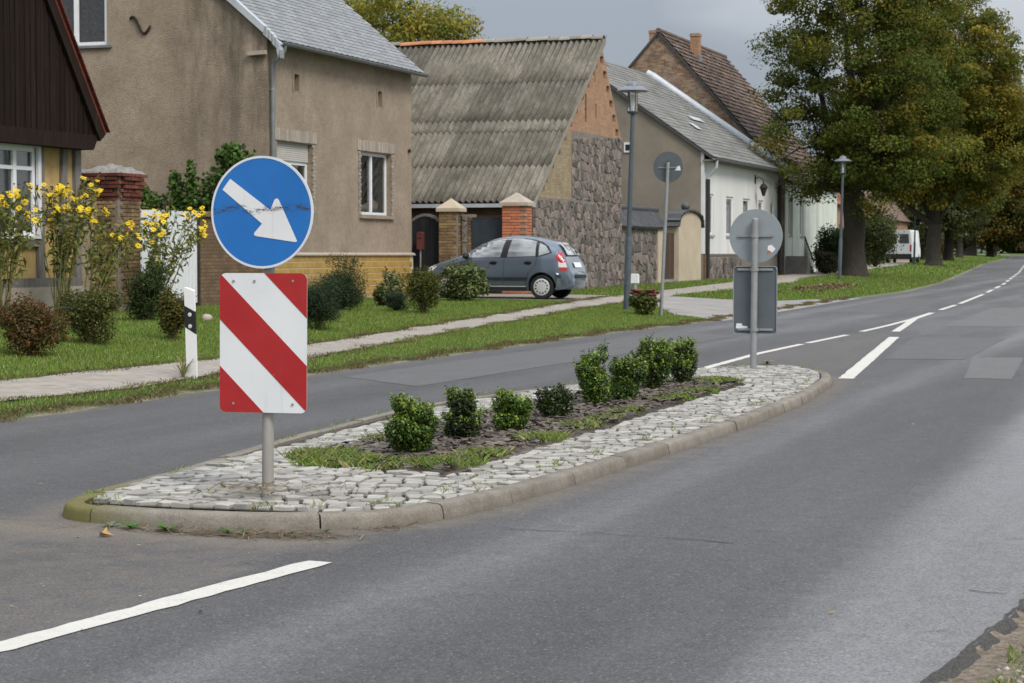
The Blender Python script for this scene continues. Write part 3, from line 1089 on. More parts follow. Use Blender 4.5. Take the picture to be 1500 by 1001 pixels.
def patch(pts, m, lift=.003, name='asphalt_patch'):
    V, F = [], []
    a, b, c_, d = [np.array(p) for p in pts]
    nu, nv = 8, 10
    for i in range(nv + 1):
        for j in range(nu + 1):
            q = (a + (b - a) * j / nu) * (1 - i / nv) + (d + (c_ - d) * j / nu) * (i / nv)
            if i in (0, nv) or j in (0, nu):
                q = q + .03 * np.array([mnoise.noise((q[0] * 3, q[1] * 3, 0)), mnoise.noise((q[0] * 3, q[1] * 3, 5))])
            V.append((q[0], q[1], zroad(q[0], q[1]) + lift))
    for i in range(nv):
        for j in range(nu):
            q = i * (nu + 1) + j
            F.append((q, q + 1, q + nu + 2, q + nu + 1))
    return link(name, npmesh(name, V, F), m, road)


patch([(-2.62, 23.3), (-2.10, 23.3), (-2.4, 28.2), (-3.05, 28.0)], M['patch_light'])
patch([(-4.1, 27.2), (-3.1, 27.4), (-3.2, 34.5), (-4.7, 34.3)], M['patch_dark'])
patch([(-4.8, 40.0), (-3.3, 40.0), (-3.6, 52.0), (-5.2, 52.0)], M['patch_light'])
patch([(-5.4, 62.0), (-3.6, 62.0), (-4.2, 74.0), (-6.0, 74.0)], M['patch_dark'])
patch([(-9.3, 21.3), (-7.9, 20.0), (-7.6, 34.0), (-9.2, 36.0)], M['patch_dark'])
patch([(-8.6, 47.0), (-6.9, 47.0), (-7.0, 60.0), (-8.9, 60.0)], M['patch_dark'])


def crack(pts, w=.012):
    Q = []
    for a, b in zip(pts[:-1], pts[1:]):
        n = max(2, int(math.dist(a, b) / .08))
        for i in range(n):
            t = i / n
            x, y = a[0] + (b[0] - a[0]) * t, a[1] + (b[1] - a[1]) * t
            Q.append((x + .03 * mnoise.noise((x * 5, y * 5, 2)), y + .07 * mnoise.noise((x * 2.2, y * 3, 8)) + .025 * mnoise.noise((x * 11, y * 9, 3))))
    strip('road_crack', Q, w, M['crack'], road, lift=.0035, ragged=.006)


crack([(-3.35, 9.75), (-2.86, 9.74), (-2.08, 9.62)], .008)
crack([(-1.02, 7.6), (-.80, 7.68)], .006)
crack([(-.95, 8.6), (-.72, 8.5)], .006)
crack([(-.95, 10.2), (-.68, 10.4)], .007)
crack([(-9.2, 18.0), (-7.4, 18.9), (-6.6, 19.0)], .012)
crack([(-9.5, 27.8), (-8.2, 29.2), (-7.0, 29.0)], .014)

# ------------------------------------------------------------------ footpath, apron, driveway
yp = np.unique(np.concatenate([np.arange(-60, 12, 3.0), np.arange(12, 62, .4), np.arange(62, 300, 3.0)]))
fx = np.linspace(0, 1, 7)
PX = np.array([interp(y, PF) + (interp(y, PB) - interp(y, PF)) * fx for y in yp])
for i, y in enumerate(yp):
    if 12 < y < 62:
        PX[i, 0] += .10 * mnoise.noise((2, y * .9, 0)) + .05 * mnoise.noise((2, y * 4, 0))
        PX[i, -1] += .12 * mnoise.noise((7, y * .8, 0)) + .06 * mnoise.noise((7, y * 4, 0))
PY = np.repeat(yp[:, None], len(fx), 1)
path = link('footpath', grid_mesh('footpath', PX, PY, G(PX, PY) + .016), M['path'])
path['kind'] = 'structure'
ya = np.arange(41.4, 60.01, .4)
AX = np.array([el(y) + .25 + (interp(y, AP) - el(y) - .25) * np.linspace(0, 1, 14) for y in ya])
AY = np.repeat(ya[:, None], 14, 1)
ap = link('driveway_apron', grid_mesh('driveway_apron', AX, AY, G(AX, AY) + .011), M['apron'])
ap['kind'] = 'structure'
DX, DY = np.meshgrid(np.linspace(-13.4, -20.1, 15), np.linspace(45.6, 50.6, 10))
dr = link('driveway', grid_mesh('driveway', DX, DY, G(DX, DY) + .010), M['gravel_drive'])
dr['kind'] = 'structure'

# ------------------------------------------------------------------ island: kerbstones, cobbles, bed
island = root('traffic_island', (-4.9, 16, 0), 'kerbed traffic island paved with pale cobbles around a planted bed', 'traffic island')
del island['label'], island['category']
island['kind'] = 'structure'
KPROF = [(.0, .0), (.010, .058), (.017, .075), (.030, .085), (.108, .089), (.118, .082), (.118, .02)]
s0 = 0.42
lens = []
s = 0
while s < TOT - .3:
    p_ = isl_at(s0 + s)
    nose = p_[1] < 10.2 or p_[1] > 22.2
    L_ = (.78 if nose else 1.0)
    if TOT - s < 1.4:
        L_ = TOT - s
    lens.append((s, L_))
    s += L_
for s, L_ in lens:
    mb = MB()
    nseg = 8
    n_ = len(KPROF)
    dz = R.uniform(-.004, .004)
    dw = R.uniform(-.006, .006)
    vs = []
    for i in range(nseg + 1):
        u = s0 + s + .005 + (L_ - .010) * i / nseg
        p_, nn = isl_at(u), isl_n(u)
        for w, z in KPROF:
            q = p_ - nn * (w + dw)
            vs.append((q[0], q[1], z + (dz if z > .05 else 0) + zr(q[1])))
    fs = [(i * n_ + j, i * n_ + j + 1, (i + 1) * n_ + j + 1, (i + 1) * n_ + j) for i in range(nseg) for j in range(n_ - 1)]
    fs += [tuple(range(n_)), tuple(nseg * n_ + j for j in range(n_ - 1, -1, -1))]
    mb.add(vs, fs)
    mb.build('kerbstone', M['kerb'], island, auto=40)

inner = [tuple(isl_at(u) - isl_n(u) * .122) for u in np.linspace(0, TOT, 60, endpoint=False)]
BED = [(-5.50, 11.75), (-4.95, 11.28), (-4.27, 11.28), (-4.30, 13.5), (-4.42, 20.1), (-4.8, 20.7), (-5.15, 20.5), (-5.5, 18.5), (-5.62, 15.0)]


def isl_z(x, y):
    d = min(1.0, max(0.0, min(abs(x + 3.75), abs(x + 6.3)) / .9))
    return .064 + .040 * d


jm = MB()
cx_, cy_ = -4.95, 16
ring = [inner]
for fsc in (.75, .45, .15):
    ring.append([(cx_ + (px - cx_) * fsc, cy_ + (py - cy_) * fsc) for px, py in inner])
for a, b in zip(ring[:-1], ring[1:]):
    for i in range(60):
        j = (i + 1) % 60
        jm.quad(*[(q[0], q[1], isl_z(*q) - .006) for q in (a[i], a[j], b[j], b[i])])
jm.poly([(q[0], q[1], isl_z(*q) - .006) for q in ring[-1]])
jm.build('joint_sand', M['joint'], island, smooth=True)

seeds = []
yv = 9.2
row = 0
while yv < 23.6:
    rl_ = R.uniform(.10, .14)
    xv = -6.9 + R.uniform(0, .1)
    while xv < -3.3:
        w_ = R.uniform(.08, .13)
        bend = .35 * ((xv + 4.9) / 1.3) ** 2 if yv < 11.5 else .0
        seeds.append((xv + w_ / 2 + R.uniform(-.01, .01), yv + bend + .10 * (xv + 4.9) + R.uniform(-.035, .035)))
        xv += w_
    yv += rl_
cells = voronoi(seeds, inner, .30)
stones = []
bn = len(BED)
for sd, cell in zip(seeds, cells):
    if cell is None or in_poly(sd, BED):
        continue
    # keep out of the bed: cut along the bed edge that faces the stone
    best = None
    for i in range(bn):
        a, b = BED[i], BED[(i + 1) % bn]
        nx, ny = b[1] - a[1], a[0] - b[0]
        l_ = math.hypot(nx, ny)
        nx, ny = nx / l_, ny / l_
        if nx * (-4.95 - a[0]) + ny * (16 - a[1]) > 0:
            nx, ny = -nx, -ny
        dd = nx * (sd[0] - a[0]) + ny * (sd[1] - a[1])
        if best is None or dd > best[0]:
            best = (dd, nx, ny, nx * a[0] + ny * a[1])
    dd, nx, ny, cc = best
    cell = clip_poly(cell, -nx, -ny, -cc - .015)
    if len(cell) < 3:
        continue
    cell = inset_poly(cell, R.uniform(.007, .014))
    if len(cell) < 3 or poly_area(cell) < .0024:
        continue
    if math.hypot(sd[0] + 4.86, sd[1] - 10.03) < .10:
        continue
    stones.append((sd[1], sd, cell))
stones.sort(key=lambda t: t[0])
rest = MB()
for i, (_, sd, cell) in enumerate(stones):
    mb = MB() if i < 300 else rest
    zb = isl_z(*sd)
    h = R.uniform(.006, .022)
    stone_prism(mb, cell, lambda u, v, w, zb=zb: (u, v, zb + w), -.03, h, .005, .06)
    if i < 300:
        mb.build('cobblestone', M['cobble'], island)
rest.build('cobbles', M['cobble'], island, kind='stuff')

bedm = MB()
n_ = len(BED)
inn = [(-4.95 + (x + 4.95) * .6, 16 + (y - 16) * .8) for x, y in BED]
for i in range(n_):
    j = (i + 1) % n_
    bedm.quad((*BED[i], .085), (*BED[j], .085), (*inn[j], .140), (*inn[i], .140))
bedm.poly([(*q, .140) for q in inn])
bedm.build('mulch_bed', M['mulch'], island, smooth=True)
# bark chips
V, F = [], []
nchip = 0
while nchip < 5200:
    x, y = R.uniform(-5.65, -4.2), R.uniform(11.25, 20.8)
    if not in_poly((x, y), BED):
        continue
    a, b_ = R.uniform(0, 2 * PI), R.uniform(-.5, .5)
    l_, w_ = R.uniform(.012, .045), R.uniform(.005, .014)
    zc = .118 + .028 * (1 if in_poly((x, y), inn) else .3) + R.uniform(0, .014)
    ux = np.array([math.cos(a), math.sin(a), b_ * .6])
    uy = np.array([-math.sin(a), math.cos(a), R.uniform(-.5, .5)])
    c0 = np.array([x, y, zc])
    k0 = len(V)
    for sx, sy in ((-1, -1), (1, -1), (1, 1), (-1, 1)):
        V.append(c0 + ux * sx * l_ + uy * sy * w_)
    F.append((k0, k0 + 1, k0 + 2, k0 + 3))
    nchip += 1
link('bark_chips', npmesh('bark_chips', V, F), M['mulch'], island, kind='stuff')

# ================================================================== street furniture
def disc_mesh(mb, c, r, y0, y1, n=48):
    mb.lathe([(r - .004, y0), (r, y0 + .001), (r, y1)], c, n, 'y')


def rrect(w, h, r, n=5):
    pts = []
    for cx, cy, a0 in ((w / 2 - r, h / 2 - r, 0), (-w / 2 + r, h / 2 - r, 90), (-w / 2 + r, -h / 2 + r, 180), (w / 2 - r, -h / 2 + r, 270)):
        for i in range(n + 1):
            a = rad(a0 + 90 * i / n)
            pts.append((cx + r * math.cos(a), cy + r * math.sin(a)))
    return pts


# --- near sign: blue keep-right disc over red and white board
sx, sy = -4.86, 10.03
sg = root('traffic_sign', (sx, sy, .11), 'blue keep-right arrow disc above red and white striped board on steel pole', 'traffic sign')
MB().tube([(sx, sy + .055, .06), (sx + .02, sy + .055, 1.88)], .032, 20).build('pole', M['galv_dirty'], sg, smooth=False, auto=40)
mb = MB()
mb.lathe([(.042, 0), (.042, .02), (.035, .03)], (sx, sy + .055, .105), 16)
mb.build('pole_sleeve', M['galv_dirty'], sg, auto=40)
ZC = 1.624
d = MB()
disc_mesh(d, (sx, sy, ZC), .302, 0, .003)
disc = d.build('disc', M['sign_blue'], sg)
# raised light rim
rim = MB()
n = 64
vs, fs = [], []
for k_ in range(n):
    a = 2 * PI * k_ / n
    for r_, yy_ in ((.291, -.0015), (.3035, -.0015), (.3035, .006), (.301, .010)):
        vs.append((sx + r_ * math.cos(a), sy + yy_, ZC + r_ * math.sin(a)))
for k_ in range(n):
    k2 = (k_ + 1) % n
    for j in range(3):
        fs.append((k_ * 4 + j, k2 * 4 + j, k2 * 4 + j + 1, k_ * 4 + j + 1))
rim.add(vs, fs)
rim.build('rim', M['sign_rim'], disc)
AR = [(-.62, .60), (-.775, .41), (.005, -.205), (-.145, -.365), (-.155, -.40), (-.12, -.425), (.66, -.535), (.69, -.52), (.345, .20), (.31, .245), (.255, .225), (.17, .035)]
ar = MB()
ar.prism([(u * .302, v * .302) for u, v in AR], lambda u, v, w: (sx + u, sy - w, ZC + v), .0006, .0022)
ar.build('arrow', M['sign_white_disc'], disc)
# board, turned a few degrees to the left
ba = rad(5.0)
bz = .918
BW, BH = .50, .755


def b3(u, v, w):
    x = u * math.cos(ba)
    y = u * math.sin(ba)
    tl_ = v * .008
    return (sx + .003 + x + tl_ + math.sin(ba) * w, sy + .002 + y - math.cos(ba) * w, bz + v)


outl = rrect(BW, BH, .035)
bm_ = MB()
bm_.prism(outl, b3, -.003, 0)
board = bm_.build('striped_board', M['sign_white'], sg)


def stripe(lo, hi):
    """part of the board where lo < y - x < hi, y from the top, x from the left"""
    p_ = [(u, v) for u, v in outl]
    # y_top - x_left = (BH/2 - v) - (u + BW/2)
    c_hi = hi - BH / 2 + BW / 2
    c_lo = lo - BH / 2 + BW / 2
    p_ = clip_poly(p_, -1, -1, c_hi)
    p_ = clip_poly(p_, 1, 1, -c_lo)
    return p_


for lo, hi in ((-2, -.256), (0, .25), (.502, 2)):
    q = stripe(lo, hi)
    mb = MB()
    mb.prism(q, b3, .0004, .0016)
    mb.build('red_stripe', M['sign_red'], board)
for u, v in ((-.17, .335), (.17, .335), (-.17, -.33), (.17, -.33), (-.05, .335)):
    mb = MB()
    p0, p1 = Vector(b3(u, v, .001)), Vector(b3(u, v, .006))
    mb.tube([p0, p1], .007, 8)
    mb.build('bolt', M['galv'], board)
for z in (1.14, .70):
    mb = MB()
    mb.prism([(-.17, z - bz - .012), (.17, z - bz - .012), (.17, z - bz + .012), (-.17, z - bz + .012)], b3, -.016, -.0035)
    mb.lathe([(.043, -.018), (.043, .018)], (sx + .008, sy + .055, z), 14)
    mb.build('clamp', M['galv'], sg)
for z in (1.80, 1.45):
    mb = MB()
    mb.box(sx - .16, sx + .16, sy + .006, sy + .018, z - .012, z + .012)
    mb.lathe([(.043, -.018), (.043, .018)], (sx + .008, sy + .055, z), 14)
    mb.build('clamp', M['galv'], sg)
mb = MB()
mb.lathe([(.0, .012), (.03, .008), (.04, -.004), (.04, -.02)], (sx + .02, sy + .055, 1.885), 14)
mb.build('pole_cap', M['black_plastic'], sg)

# --- second sign at the far end of the island, seen from behind
fx_, fy_ = -4.85, 22.48
s2 = root('traffic_sign', (fx_, fy_, .12), 'back of round grey sign above dark rounded board on far island pole', 'traffic sign')
MB().tube([(fx_, fy_, .06), (fx_ + .015, fy_, 1.78)], .038, 16).build('pole', M['galv'], s2, auto=40)
mb = MB()
mb.lathe([(.039, 0), (.036, .012), (.02, .02)], (fx_ + .015, fy_, 1.78), 14)
mb.build('pole_cap', M['galv'], s2)
mb = MB()
disc_mesh(mb, (fx_ + .012, fy_ + .055, 1.597), .302, 0, .006)
disc2 = mb.build('disc', M['sign_back_light'], s2)
b2 = lambda u, v, w: (fx_ + .008 + u, fy_ + .052 + w, .882 + v)
mb = MB()
mb.prism(rrect(.50, .76, .035), b2, 0, .004)
vs, fs = [], []
o1, o2 = rrect(.50, .76, .035), rrect(.484, .744, .03)
board2 = mb.build('board', M['sign_back'], s2)
mb = MB()
n = len(o1)
mb.add([b2(u, v, -.012) for u, v in o1] + [b2(u, v, -.012) for u, v in o2] + [b2(u, v, .0) for u, v in o2] + [b2(u, v, .004) for u, v in o1],
       [(i, (i + 1) % n, n + (i + 1) % n, n + i) for i in range(n)] + [(n + i, n + (i + 1) % n, 2 * n + (i + 1) % n, 2 * n + i) for i in range(n)]
       + [(i, (i + 1) % n, 3 * n + (i + 1) % n, 3 * n + i) for i in range(n)])
mb.build('board_edge', M['sign_back_light'], board2)
for z, hw, par in ((1.60, .20, disc2), (1.225, .20, board2), (.555, .20, board2)):
    mb = MB()
    mb.box(fx_ + .01 - hw, fx_ + .01 + hw, fy_ + .036, fy_ + .051, z - .012, z + .012)
    mb.lathe([(.046, -.02), (.046, .02)], (fx_ + .01, fy_, z), 14)
    mb.build('clamp', M['galv'], par)


def quad_sticker(pts, m, parent, y):
    mb = MB()
    mb.prism(pts, lambda u, v, w: (u, y - w, v), 0, .0012)
    return mb.build('sticker', m, parent)


quad_sticker([(fx_ + .145, 1.445), (fx_ + .20, 1.415), (fx_ + .235, 1.455), (fx_ + .19, 1.50), (fx_ + .15, 1.49)], M['sticker'], disc2, fy_ + .055)
quad_sticker([(fx_ + .135, 1.395), (fx_ + .165, 1.40), (fx_ + .175, 1.435), (fx_ + .145, 1.44)], M['sticker_red'], disc2, fy_ + .055)
quad_sticker([(fx_ - .21, .565), (fx_ - .14, .565), (fx_ - .14, .62), (fx_ - .205, .62)], M['sticker'], board2, fy_ + .052)
quad_sticker([(fx_ - .15, .568), (fx_ - .075, .560), (fx_ - .08, .592), (fx_ - .15, .595)], M['sticker'], board2, fy_ + .0505)

# --- round sign on thin pole in the verge, seen from behind
tx, ty = -11.0, 41.91
s3 = root('traffic_sign', (tx, ty, Gz(tx, ty)), 'back of small dark round sign on tall thin grey pole in verge', 'traffic sign')
MB().tube([(tx - .03, ty, Gz(tx, ty) - .1), (tx + .12, ty, 3.33)], .036, 12).build('pole', M['galv'], s3, auto=40)
mb = MB()
disc_mesh(mb, (tx + .11, ty + .05, 3.225), .325, 0, .006)
disc3 = mb.build('disc', M['sign_back'], s3)
mb = MB()
mb.box(tx - .10, tx + .30, ty + .034, ty + .047, 3.20, 3.225)
mb.lathe([(.045, -.02), (.045, .02)], (tx + .112, ty, 3.21), 12)
mb.build('clamp', M['galv'], disc3)
mb = MB()
mb.lathe([(.038, 0), (.034, .014), (.015, .022)], (tx + .12, ty, 3.33), 12)
mb.build('pole_cap', M['black_plastic'], s3)
quad_sticker([(tx + .26, 3.15), (tx + .38, 3.15), (tx + .36, 3.25), (tx + .28, 3.22)], M['sticker'], disc3, ty + .05)


# --- lamp posts
def lamp(x, y, label, hi=5.12, name='street_lamp', lean=0.0):
    z0 = Gz(x, y)
    o = root(name, (x, y, z0), label, 'street lamp', 'lamp posts along the footpath')
    H_ = hi
    L_ = lambda h: (x + lean * h, y, z0 + h)
    mb = MB()
    mb.tube([L_(-.05), L_(.02), L_(1.55), L_(1.62)], [.075, .075, .073, .056], 16)
    mb.tube([L_(1.60), L_(H_ - .80)], [.055, .046], 16)
    mb.build('post', M['lamp_steel'], o, auto=40)
    tx_, _, tz_ = L_(H_ - .80)
    mb = MB()
    mb.lathe([(.05, -.02), (.11, .0), (.125, .02), (.125, .045), (.06, .05)], (tx_, y, tz_), 18)
    mb.build('lantern_base', M['lamp_steel'], o, auto=40)
    mb = MB()
    mb.lathe([(.098, .05), (.105, .45)], (tx_, y, tz_), 18)
    mb.build('glass', M['clear_glass'], o, smooth=False, auto=40)
    mb = MB()
    mb.lathe([(.035, .05), (.035, .36), (.02, .40)], (tx_, y, tz_), 10)
    mb.build('bulb', M['white_plastic'], o, auto=40)
    mb = MB()
    for q in range(4):
        a = PI / 4 + q * PI / 2
        mb.bar((tx_ + .118 * math.cos(a), y + .118 * math.sin(a), tz_ + .04), (tx_ + .118 * math.cos(a), y + .118 * math.sin(a), tz_ + .50), .014, .014)
    mb.build('cage', M['lamp_steel'], o)
    mb = MB()
    mb.lathe([(.10, .455), (.335, .475), (.35, .49), (.33, .515), (.22, .575), (.15, .595), (.145, .62), (.13, .66), (.08, .695), (.02, .70), (.012, .745)], (tx_, y, tz_), 28)
    mb.build('hood', M['lamp_hood'], o, auto=50)
    mb = MB()
    mb.box(x - .03, x + .03, y - .082, y - .07, z0 + .55, z0 + .85)
    mb.build('access_door', M['lamp_steel'], o)
    return o


lamp(-12.22, 43.48, 'near slender dark lamp post beside red-topped sedum, flat hooded lantern', lean=.030)
lamp(-13.95, 80.6, 'dark lamp post with hooded lantern in front of thick tree trunk', hi=4.95, lean=.025)
lamp(-19.8, 144.5, 'far small lamp post left of forked tree trunk', hi=4.6, lean=.02)

# --- delineator post
dx_, dy_ = -10.37, 19.69
z0 = Gz(dx_, dy_)
dl = root('delineator_post', (dx_, dy_, z0), 'white delineator post with slanted black band and two round reflectors', 'marker post')
lean_ = -.045


def d3(u, v, w):
    return (dx_ + u + lean_ * v * .6, dy_ - w + .0, z0 + v)


hexo = lambda s_: [(-.058 * s_, -.028), (.062 * s_, -.028), (.062 * s_, .0), (.03, .045), (-.03, .045), (-.058 * s_, .0)]


def post_part(v0l, v0r, v1l, v1r, m, name, grow=0.0):
    mb = MB()
    prof = [(-.058 - grow, .028 + grow), (.062 + grow, .028 + grow), (.062 + grow, .0), (.03, -.05 - grow), (-.03, -.05 - grow), (-.058 - grow, .0)]
    vb = [d3(u, v0l + (v0r - v0l) * (u + .058) / .12, w) for u, w in prof]
    vt = [d3(u, v1l + (v1r - v1l) * (u + .058) / .12, w) for u, w in prof]
    mb.add(vb + vt, [(i, (i + 1) % 6, 6 + (i + 1) % 6, 6 + i) for i in range(6)] + [(5, 4, 3, 2, 1, 0), (6, 7, 8, 9, 10, 11)])
    return mb.build(name, m, dl)


post_part(-.05, -.05, .985, .94, M['white_plastic'], 'body')
band = post_part(.555, .485, .785, .725, M['black_plastic'], 'black_band', .0025)
for v in (.565, .69):
    mb = MB()
    c0 = d3(.004, v, .0305)
    mb.lathe([(.023, -.004), (.023, .0), (.018, .002)], c0, 16, 'y')
    q = MB()
    q.lathe([(.022, .0), (.022, -.004), (.006, -.0065)], c0, 16, 'y')
    q.build('reflector', M['reflector'], band)

# --- small white cable marker beside the lamp
bx_, by_ = -12.45, 45.0
z0 = Gz(bx_, by_)
o = root('cable_marker', (bx_, by_, z0), 'short grey post with white plastic cap right behind near lamp', 'marker post')
MB().tube([(bx_, by_, z0 - .05), (bx_, by_, z0 + .58)], .05, 12).build('post', M['galv'], o, auto=40)
mb = MB()
mb.box(bx_ - .085, bx_ + .085, by_ - .06, by_ + .06, z0 + .56, z0 + .76)
mb.box(bx_ - .07, bx_ + .07, by_ - .05, by_ + .05, z0 + .76, z0 + .775)
mb.build('cap', M['white_plastic'], o)

# --- far round sign on a post by the bend
qx, qy = -28.8, 215.0
z0 = Gz(qx, qy)
o = root('traffic_sign', (qx, qy, z0), 'distant tiny round sign on wooden-coloured post at the road bend', 'traffic sign')
MB().tube([(qx, qy, z0 - .1), (qx, qy, z0 + 3.9)], .06, 8).build('pole', M['stem'], o)
mb = MB()
disc_mesh(mb, (qx, qy - .08, z0 + 3.6), .34, 0, .01, 20)
mb.build('disc', M['sign_back_light'], o)

# ================================================================== buildings
def fX(xf):            # facade facing +x, u = y, w inwards
    return lambda u, v, w: (xf - w, u, v)


def fY(yf):            # wall facing -y, u = x, w inwards
    return lambda u, v, w: (u, yf + w, v)


def window(parent, T, u0, u1, v0, v1, lights=2, transom=None, fw=.075, w0=.10, curtain=None, sill=None, frame_mat=None, room=True, sillmat=None, cut=None):
    """window in an opening: frame, panes, curtain; T(u, v, w) with w inwards"""
    frame_mat = frame_mat or M['white_frame']
    mb = MB()

    def b(a0, a1, c0, c1, d0, d1):
        vs = [T(u, v, w) for u in (a0, a1) for v in (c0, c1) for w in (d0, d1)]
        mb.add(vs, [(0, 1, 3, 2), (4, 6, 7, 5), (0, 4, 5, 1), (2, 3, 7, 6), (0, 2, 6, 4), (1, 5, 7, 3)])
    b(u0, u0 + fw, v0, v1, w0, w0 + .07)
    b(u1 - fw, u1, v0, v1, w0, w0 + .07)
    b(u0 + fw, u1 - fw, v0, v0 + fw, w0, w0 + .07)
    b(u0 + fw, u1 - fw, v1 - fw, v1, w0, w0 + .07)
    us = [u0 + fw]
    for i in range(1, lights):
        m_ = u0 + (u1 - u0) * i / lights
        b(m_ - fw * .62, m_ + fw * .62, v0 + fw, v1 - fw, w0 - .01, w0 + .07)
        us += [m_ - fw * .62, m_ + fw * .62]
    us.append(u1 - fw)
    vsx = [v0 + fw, v1 - fw]
    if transom:
        b(u0 + fw, u1 - fw, transom - fw * .4, transom + fw * .4, w0 - .006, w0 + .07)
        vsx = [v0 + fw, transom - fw * .4, transom + fw * .4, v1 - fw]
    wo = mb.build('window', frame_mat, parent)
    for i in range(0, len(us), 2):
        for j in range(0, len(vsx), 2):
            g = MB()
            g.prism([(us[i], vsx[j]), (us[i + 1], vsx[j]), (us[i + 1], vsx[j + 1]), (us[i], vsx[j + 1])], T, w0 + .035, w0 + .041)
            g.build('pane', M['glass'], wo)
    if curtain:
        for (ca, cb_, cm) in curtain:
            g = MB()
            nn = 22
            pts = [(u0 + (u1 - u0) * (ca + (cb_ - ca) * i / nn), w0 + .12 + .030 * math.sin(i * 1.9)) for i in range(nn + 1)]
            g.add([T(u, v0 + .02, w) for u, w in pts] + [T(u, v1 - .02, w) for u, w in pts], [(i, i + 1, nn + 2 + i, nn + 1 + i) for i in range(nn)])
            g.build('curtain', cm, wo)
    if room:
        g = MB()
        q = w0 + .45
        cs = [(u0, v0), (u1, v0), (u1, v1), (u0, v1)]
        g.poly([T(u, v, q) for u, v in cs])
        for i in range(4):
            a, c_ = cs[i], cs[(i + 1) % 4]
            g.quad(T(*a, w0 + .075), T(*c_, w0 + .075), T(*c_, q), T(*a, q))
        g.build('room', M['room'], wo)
    if sill:
        g = MB()
        sd, st_, ov = sill
        vs = [T(u, v, w) for u in (u0 - ov, u1 + ov) for v in (v0 - st_, v0) for w in (-sd, w0)]
        g.add(vs, [(0, 1, 3, 2), (4, 6, 7, 5), (0, 4, 5, 1), (2, 3, 7, 6), (0, 2, 6, 4), (1, 5, 7, 3)])
        g.build('sill', sillmat or M['zinc'], wo)
    return wo


def roof_slab(mb, a, b, c_, d, t=.08):
    """slab with top face a b c d, thickness down its normal"""
    a, b, c_, d = map(Vector, (a, b, c_, d))
    n = (b - a).cross(d - a).normalized()
    if n.z < 0:
        n = -n
    lo = [p - n * t for p in (a, b, c_, d)]
    mb.add([a, b, c_, d] + lo, [(0, 1, 2, 3), (7, 6, 5, 4), (0, 4, 5, 1), (1, 5, 6, 2), (2, 6, 7, 3), (3, 7, 4, 0)])


unit = MB().box(-.5, .5, -.5, .5, -.5, .5).mesh('unit_box')


def brick_me(name, lx, ly, lz, m, bev=.006):
    me = MB().box(-lx / 2, lx / 2, -ly / 2, ly / 2, -lz / 2, lz / 2).mesh(name)
    bm = bmesh.new()
    bm.from_mesh(me)
    bmesh.ops.bevel(bm, geom=bm.edges[:], offset=bev, segments=1, affect='EDGES')
    bm.to_mesh(me)
    bm.free()
    me.materials.append(m)
    return me


# ------------------------------------------------------------------ beige rendered house
XF, Y0, Y1, XB_ = -20.2, 42.0, 50.75, -29.2
bh = root('house', (XF, 46.3, .28), 'beige rendered house with slate roof and yellow tiled plinth', 'house')
T = fX(XF)
ZE = 6.28
wins = [(42.50, 44.42, 2.35, 3.97), (47.30, 49.34, 2.38, 3.96)]
vents = [(43.40, 43.68, 5.17, 5.56), (48.42, 48.70, 5.15, 5.54)]
mb = MB()
wall2d(mb, T, Y0, Y1, 1.40, ZE, wins + vents, .30)
mb.build('facade_wall', M['render_beige'], bh)
RX_, RZ_ = -24.7, ZE + 4.5 * math.tan(rad(40.5))
mb = MB()
Tg = fY(Y0)
gw = (-25.95, -24.27, 6.22, 7.75)
xs_g = (XB_, XF)
# gable: rectangle part with window hole reaches above the eaves, so build in columns
mb.poly([Tg(XB_, .2, 0), Tg(XF, .2, 0), Tg(XF, 6.22, 0), Tg(XB_, 6.22, 0)])


def rake(x):
    return ZE + 4.5 * math.tan(rad(40.5)) * (1 - abs(x - RX_) / 4.5)


cols_ = [XB_, gw[0], RX_, gw[1], XF]
for a, b in zip(cols_[:-1], cols_[1:]):
    if gw[0] - .01 < a and b < gw[1] + .01:
        mb.poly([Tg(a, gw[3], 0), Tg(b, gw[3], 0), Tg(b, rake(b), 0), Tg(a, rake(a), 0)])
    else:
        mb.poly([Tg(a, 6.22, 0), Tg(b, 6.22, 0), Tg(b, rake(b), 0), Tg(a, rake(a), 0)])
a, b, c_, d_ = gw
for p_, q_ in (((a, c_), (b, c_)), ((b, c_), (b, d_)), ((b, d_), (a, d_)), ((a, d_), (a, c_))):
    mb.quad(Tg(*p_, 0), Tg(*q_, 0), Tg(*q_, .25), Tg(*p_, .25))
mb.build('gable_wall', M['render_beige'], bh)
mb = MB()
mb.poly([(XB_, Y1, .2), (XF, Y1, .2), (XF, Y1, ZE), (RX_, Y1, RZ_), (XB_, Y1, ZE)])
mb.quad((XB_, Y0, .2), (XB_, Y1, .2), (XB_, Y1, ZE), (XB_, Y0, ZE))
mb.build('rear_walls', M['render_beige'], bh)
